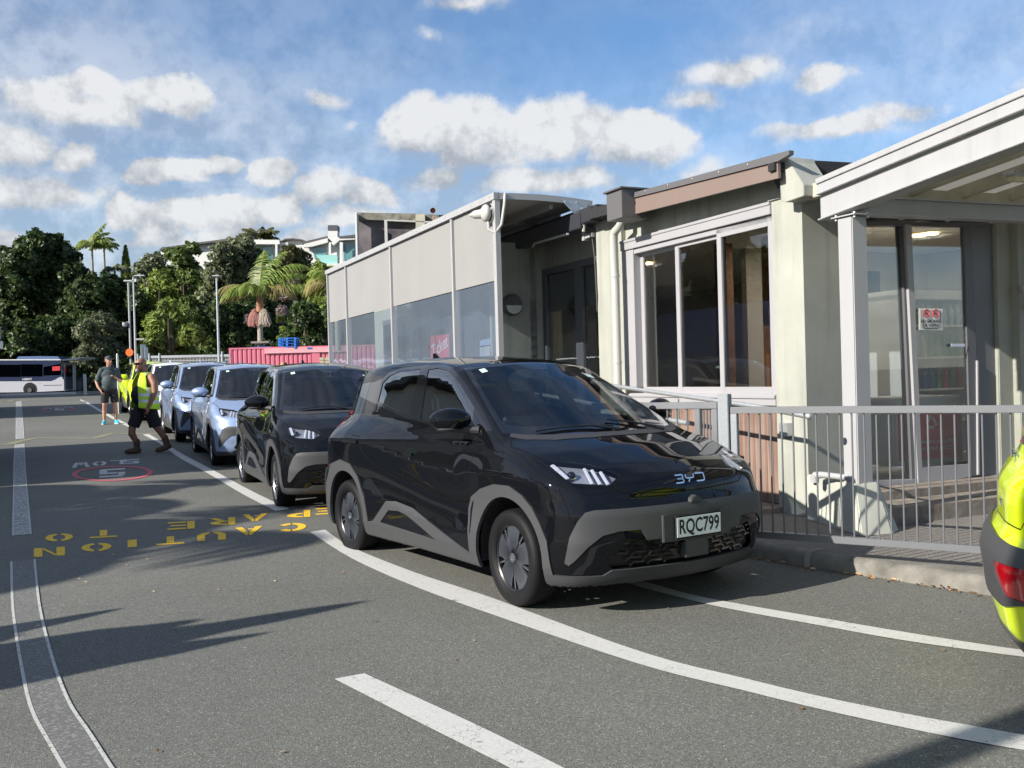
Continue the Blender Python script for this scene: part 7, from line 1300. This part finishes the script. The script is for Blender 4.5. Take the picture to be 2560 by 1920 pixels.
s=MB(); s.ball((.0,0,1.29),(.140,.212,.18),18,12); s.ball((.05,0,1.10),(.178,.190,.21),18,12); s.ball((.01,0,.97),(.155,.195,.13),18,12); limb(s,[(-.01,-.12,1.43),(0,0,1.45),(-.01,.12,1.43)],[.075,.082,.075]); 
for sg in(1,-1): limb(s,[(0,sg*.17,1.41),(-.02,sg*.235,1.27),(-.03,sg*.265,1.17)],[.078,.075,.070])
shell(s,'polo_shirt',[M_TEE],PM); s=MB(); s.tube([(.03,.0,1.49),(.075,.04,1.455),(.09,0,1.43)],.016,8); s.tube([(.03,.0,1.49),(.065,-.045,1.455),(.09,0,1.43)],.016,8); s.tube([(-.05,-.05,1.49),(-.07,0,1.495),(-.05,.05,1.49),(.03,.07,1.48)],.017,8); shell(s,'collar',[M_TEE],PM)
s=MB(); s.ball((0,0,.92),(.155,.195,.14),18,12)
for sg in(1,-1): s.tube([(0,sg*.095,.92),(.015,sg*.115,.72),(.02,sg*.125,.56)],[.105,.108,.098],14)
shell(s,'shorts',[M_BLK],PM)
for sg,y,yt in((1,.14,.17),(-1,-.145,-.19)):
    s=MB(); limb(s,[(-.05,y,.055),(.03,y*1.02,.055),(.12,(y+yt)/2*1.02,.045),(.19,yt,.035)],[.045,.050,.046,.034]); s.tube([(0,y,.05),(0,y,.10)],[.052,.046],12); sh_=shell(s,'shoe',[M_SHOE],PM,.008); s=MB(); s.prism([(-.09,y-.035),(.02,y-.045),(.16,yt-.042),(.235,yt),(.16,yt+.042),(.02,y+.045),(-.09,y+.035)],lambda a,c,d:(a,c,d),.0,.022); s.build('sole',[M_SOLE],PM,bevel=.006)
s=MB(); c=Vector((.03,0,1.655)); f=Vector((.93,.37,0)).normalized(); l=Vector((-f.y,f.x,0)); n0=len(s.v); s.ball((0,0,0),1,20,14); 
for i in range(n0,len(s.v)): x,y,z=s.v[i]; z=max(z,-.05); s.v[i]=tuple(c+f*(x*.108-.012)+l*(y*.090)+Vector((0,0,z*.082+.055)))
for k in range(7): a=R_(-60+20*k); s.beam(tuple(c+f*.07*math.cos(a)+l*.075*math.sin(a)+Vector((0,0,.055))),tuple(c+f*(.08+.085*math.cos(a))+l*.075*math.sin(a)+Vector((0,0,.038))),.045,.008)
s.build('cap',[M_CAPG],PM,smooth=True); s=MB(); s.rbox((.30,.085,1.275),(.02,.075,.05),.4); s.build('device',[M_INK],PM,bevel=.006)
# ---- man in the vest, mid stride towards the left
fa=g(333,1136); fb=g(408,1130); hd=np.array([fa[0]-fb[0],fa[1]-fb[1]]); sl=float(np.hypot(*hd)); yaw=math.atan2(hd[1],hd[0]); ctr=(fa+fb)/2; VM=thing('person','bald bearded man in sunglasses, yellow vest, black shorts and brown boots walking across the lane','person',loc=(ctr[0],ctr[1],float(gz(ctr[0],ctr[1]))),rz=yaw)
SK=1.0; hx=min(sl/2,.40)
b=MB(); hf=(.96,.28,0); HC=(.09,0,1.60); head(b,HC,hf); limb(b,[(.0,0,1.37),(.03,0,1.46),(.06,0,1.53)],[.085,.070,.066]); b.ball((.0,0,1.25),(.135,.205,.17),18,12); b.ball((.07,0,1.05),(.185,.185,.19),18,12); b.ball((0,0,.91),(.15,.18,.13),18,12)
limb(b,[(.02,-.10,.88),(.15,-.11,.68),(.23,-.12,.48),(.24,-.12,.36),(hx-.12,-.125,.18),(hx-.12,-.125,.10)],[.11,.092,.064,.066,.045,.040]); limb(b,[(hx-.10,-.125,.08),(hx+.02,-.13,.05)],[.036,.034])
limb(b,[(-.02,.10,.88),(-.04,.11,.68),(-.10,.12,.49),(-.20,.12,.37),(-hx+.01,.125,.24),(-hx-.03,.125,.17)],[.11,.092,.062,.064,.045,.040]); limb(b,[(-hx-.03,.125,.15),(-hx+.06,.125,.06)],[.036,.034])
limb(b,[(-.02,.22,1.37),(-.04,.30,1.24),(-.03,.33,1.10),(.02,.32,.97),(.08,.30,.84)],[.070,.064,.052,.046,.033]); hand(b,(.08,.30,.84),(.25,0,-1),(.3,-.9,0),.7,-1)
limb(b,[(-.02,-.22,1.37),(-.10,-.29,1.24),(-.13,-.31,1.10),(-.08,-.30,.97),(-.02,-.28,.86)],[.070,.064,.052,.046,.033]); hand(b,(-.02,-.28,.86),(.35,0,-1),(.3,.9,0),.7,1)
fuse(b,'body',[M_SKIN2],VM,.008)
eyes(VM,HC,hf)
s=MB(); s.ball((.005,0,1.24),(.150,.200,.17),18,12); s.ball((.075,0,1.05),(.200,.200,.20),18,12); s.ball((.01,0,.93),(.17,.195,.13),18,12); 
for sg in(1,-1): limb(s,[(-.01,sg*.08,1.42),(.04,sg*.09,1.34)],[.05,.07])
shell(s,'black_singlet',[M_BLK],VM)
s=MB(); s.ball((.02,0,.88),(.17,.20,.14),18,12); s.tube([(.01,-.10,.90),(.13,-.11,.70),(.215,-.12,.49)],[.12,.118,.108],14); s.tube([(-.01,.10,.90),(-.04,.11,.70),(-.10,.12,.48)],[.12,.118,.108],14); shell(s,'shorts',[M_BLK],VM)
# vest: two fronts hanging open and a back, each a thick curved sheet
def vest():
    A=[]; nz=12; na=22
    for j in range(nz+1):
        z=.80+.66*j/nz; f=j/nz; row=[]
        for i in range(na+1):
            a=R_(38+ (322-38)*i/na); rx=.205+.05*(1-f)**.8+.02*math.sin(6*a+f*4)*(1-f); ry=.245+.035*(1-f)+.015*math.sin(5*a); 
            if f>.72: k=(f-.72)/.28; ry=ry*(1-.42*k); rx=rx*(1-.40*k)
            arm=abs(abs(math.degrees(a)-180)-90)<26 and .50<f<.93
            row.append((( .03+rx*math.cos(a),ry*math.sin(a),z+.03*math.cos(a)*(1-f)),arm))
        A.append(row)
    return A
A=vest(); v=MB(); vs=[p for r in A for p,_ in r]; na=len(A[0]); nt_=len(A); fs=[];mi=[]
for j in range(nt_-1):
    for i in range(na-1):
        if A[j][i][1] and A[j+1][i+1][1]: continue
        fs.append((j*na+i,j*na+i+1,(j+1)*na+i+1,(j+1)*na+i)); h_=j/(nt_-1); mi.append(1 if (j in(2,4)) or (i in(3,na-5) and j>4) or (i in (8,na-10) and j>4) else 0)
v.add(vs,fs); v.mi=mi; me=v.mesh('vest',True); o=link('vest',me,VM,[M_HIVIS,M_REFL]); sm_=o.modifiers.new('s','SOLIDIFY'); sm_.thickness=.014; sd_=o.modifiers.new('d','SUBSURF'); sd_.levels=1; sd_.render_levels=1
for (ax,ay,az,tx,tz,hl) in((hx-.10,-.125,.0,.14,0,0),(-hx-.02,.125,.05,.12,-.045,1)):
    s=MB(); limb(s,[(ax-.045,ay,az+.055),(ax+.03,ay,az+.055+tz*.3),(ax+.10,ay-.005,az+.05+tz*.8),(ax+.165,ay-.01,az+.045+tz)],[.050,.055,.052,.044]); limb(s,[(ax-.01,ay,az+.06),(ax-.01+.02*hl,ay,az+.15),(ax-.01+.04*hl,ay,az+.22)],[.058,.056,.062]); bo_=shell(s,'boot',[M_BOOT],VM,.009)
s=MB(); c=Vector(HC); f=Vector(hf).normalized(); l=Vector((-f.y,f.x,0))
for sg in(-1,1):
    s.beam(tuple(c+f*.103+l*sg*.004+Vector((0,0,.012))),tuple(c+f*.085+l*sg*.066+Vector((0,0,.012))),.010,.036); s.beam(tuple(c+f*.085+l*sg*.068+Vector((0,0,.018))),tuple(c-f*.01+l*sg*.086+Vector((0,0,.012))),.006,.010)
s.build('sunglasses',[M_TRIMB],VM,bevel=.003)
s=MB(); n0=len(s.v); s.ball((0,0,0),1,14,10)
for i in range(n0,len(s.v)): x,y,z=s.v[i]; s.v[i]=tuple(c+f*(.075+x*.032)+l*(y*.036)+Vector((0,0,-.105+z*.036)))
s.build('beard',[M_HAIRG],VM,smooth=True)
s=MB(); q=Vector((.215,.05,1.24)); vs,fs=text_geo('A',.10); s.add([(.16+.0,.0+x+.03,1.25+y) for x,y,z in vs],fs)
# ---- walker behind the queue, only the hair shows over the roofs
wp=at(708,906,24.2); wz=float(gz(wp[0],wp[1])); WM_=thing('person','brown haired walker behind the blue hatchbacks with only the hair showing over the roofs','person',loc=(wp[0],wp[1],wz),rz=R_(-100)); hh=wp[2]-wz; HC=(0,0,hh-.10)
b=MB(); head(b,HC,(1,0,0)); limb(b,[(0,0,hh-.36),(0,0,hh-.24),(0,0,hh-.18)],[.07,.05,.05]); b.ball((0,0,hh-.45),(.10,.17,.15),14,10); b.ball((0,0,hh-.65),(.11,.14,.16),14,10); b.ball((0,0,.85),(.12,.16,.12),14,10)
for sg in(1,-1): limb(b,[(0,sg*.08,.82),(.02,sg*.09,.48),(0,sg*.09,.08),(.1,sg*.1,.04)],[.09,.055,.036,.032]); limb(b,[(0,sg*.17,hh-.38),(-.02,sg*.23,hh-.65),(.06,sg*.22,hh-.88)],[.048,.04,.026]); hand(b,(.06,sg*.22,hh-.88),(.2,0,-1),(.2,-sg,0),.6,-sg)
fuse(b,'body',[M_SKIN],WM_,.01); s=MB(); n0=len(s.v); s.ball((0,0,0),1,18,12)
for i in range(n0,len(s.v)): x,y,z=s.v[i]; s.v[i]=(HC[0]-.030+x*.105,y*.098,HC[2]+.015+z*(.105 if z>0 else .20))
fuse(s,'hair',[M_HAIRB],WM_,.01); s=MB(); s.ball((0,0,hh-.47),(.125,.20,.17),14,10); s.ball((0,0,hh-.68),(.13,.165,.17),14,10); limb(s,[(0,.17,hh-.38),(-.02,.23,hh-.65)],[.06,.055]); limb(s,[(0,-.17,hh-.38),(-.02,-.23,hh-.65)],[.06,.055]); shell(s,'jacket',[M_BLK],WM_,.013)
s=MB(); s.ball((0,0,.86),(.14,.18,.13),14,10); limb(s,[(0,.08,.82),(.02,.09,.48),(0,.09,.12)],[.11,.08,.065]); limb(s,[(0,-.08,.82),(.02,-.09,.48),(0,-.09,.12)],[.11,.08,.065]); shell(s,'trousers',[M_TEE],WM_,.013)
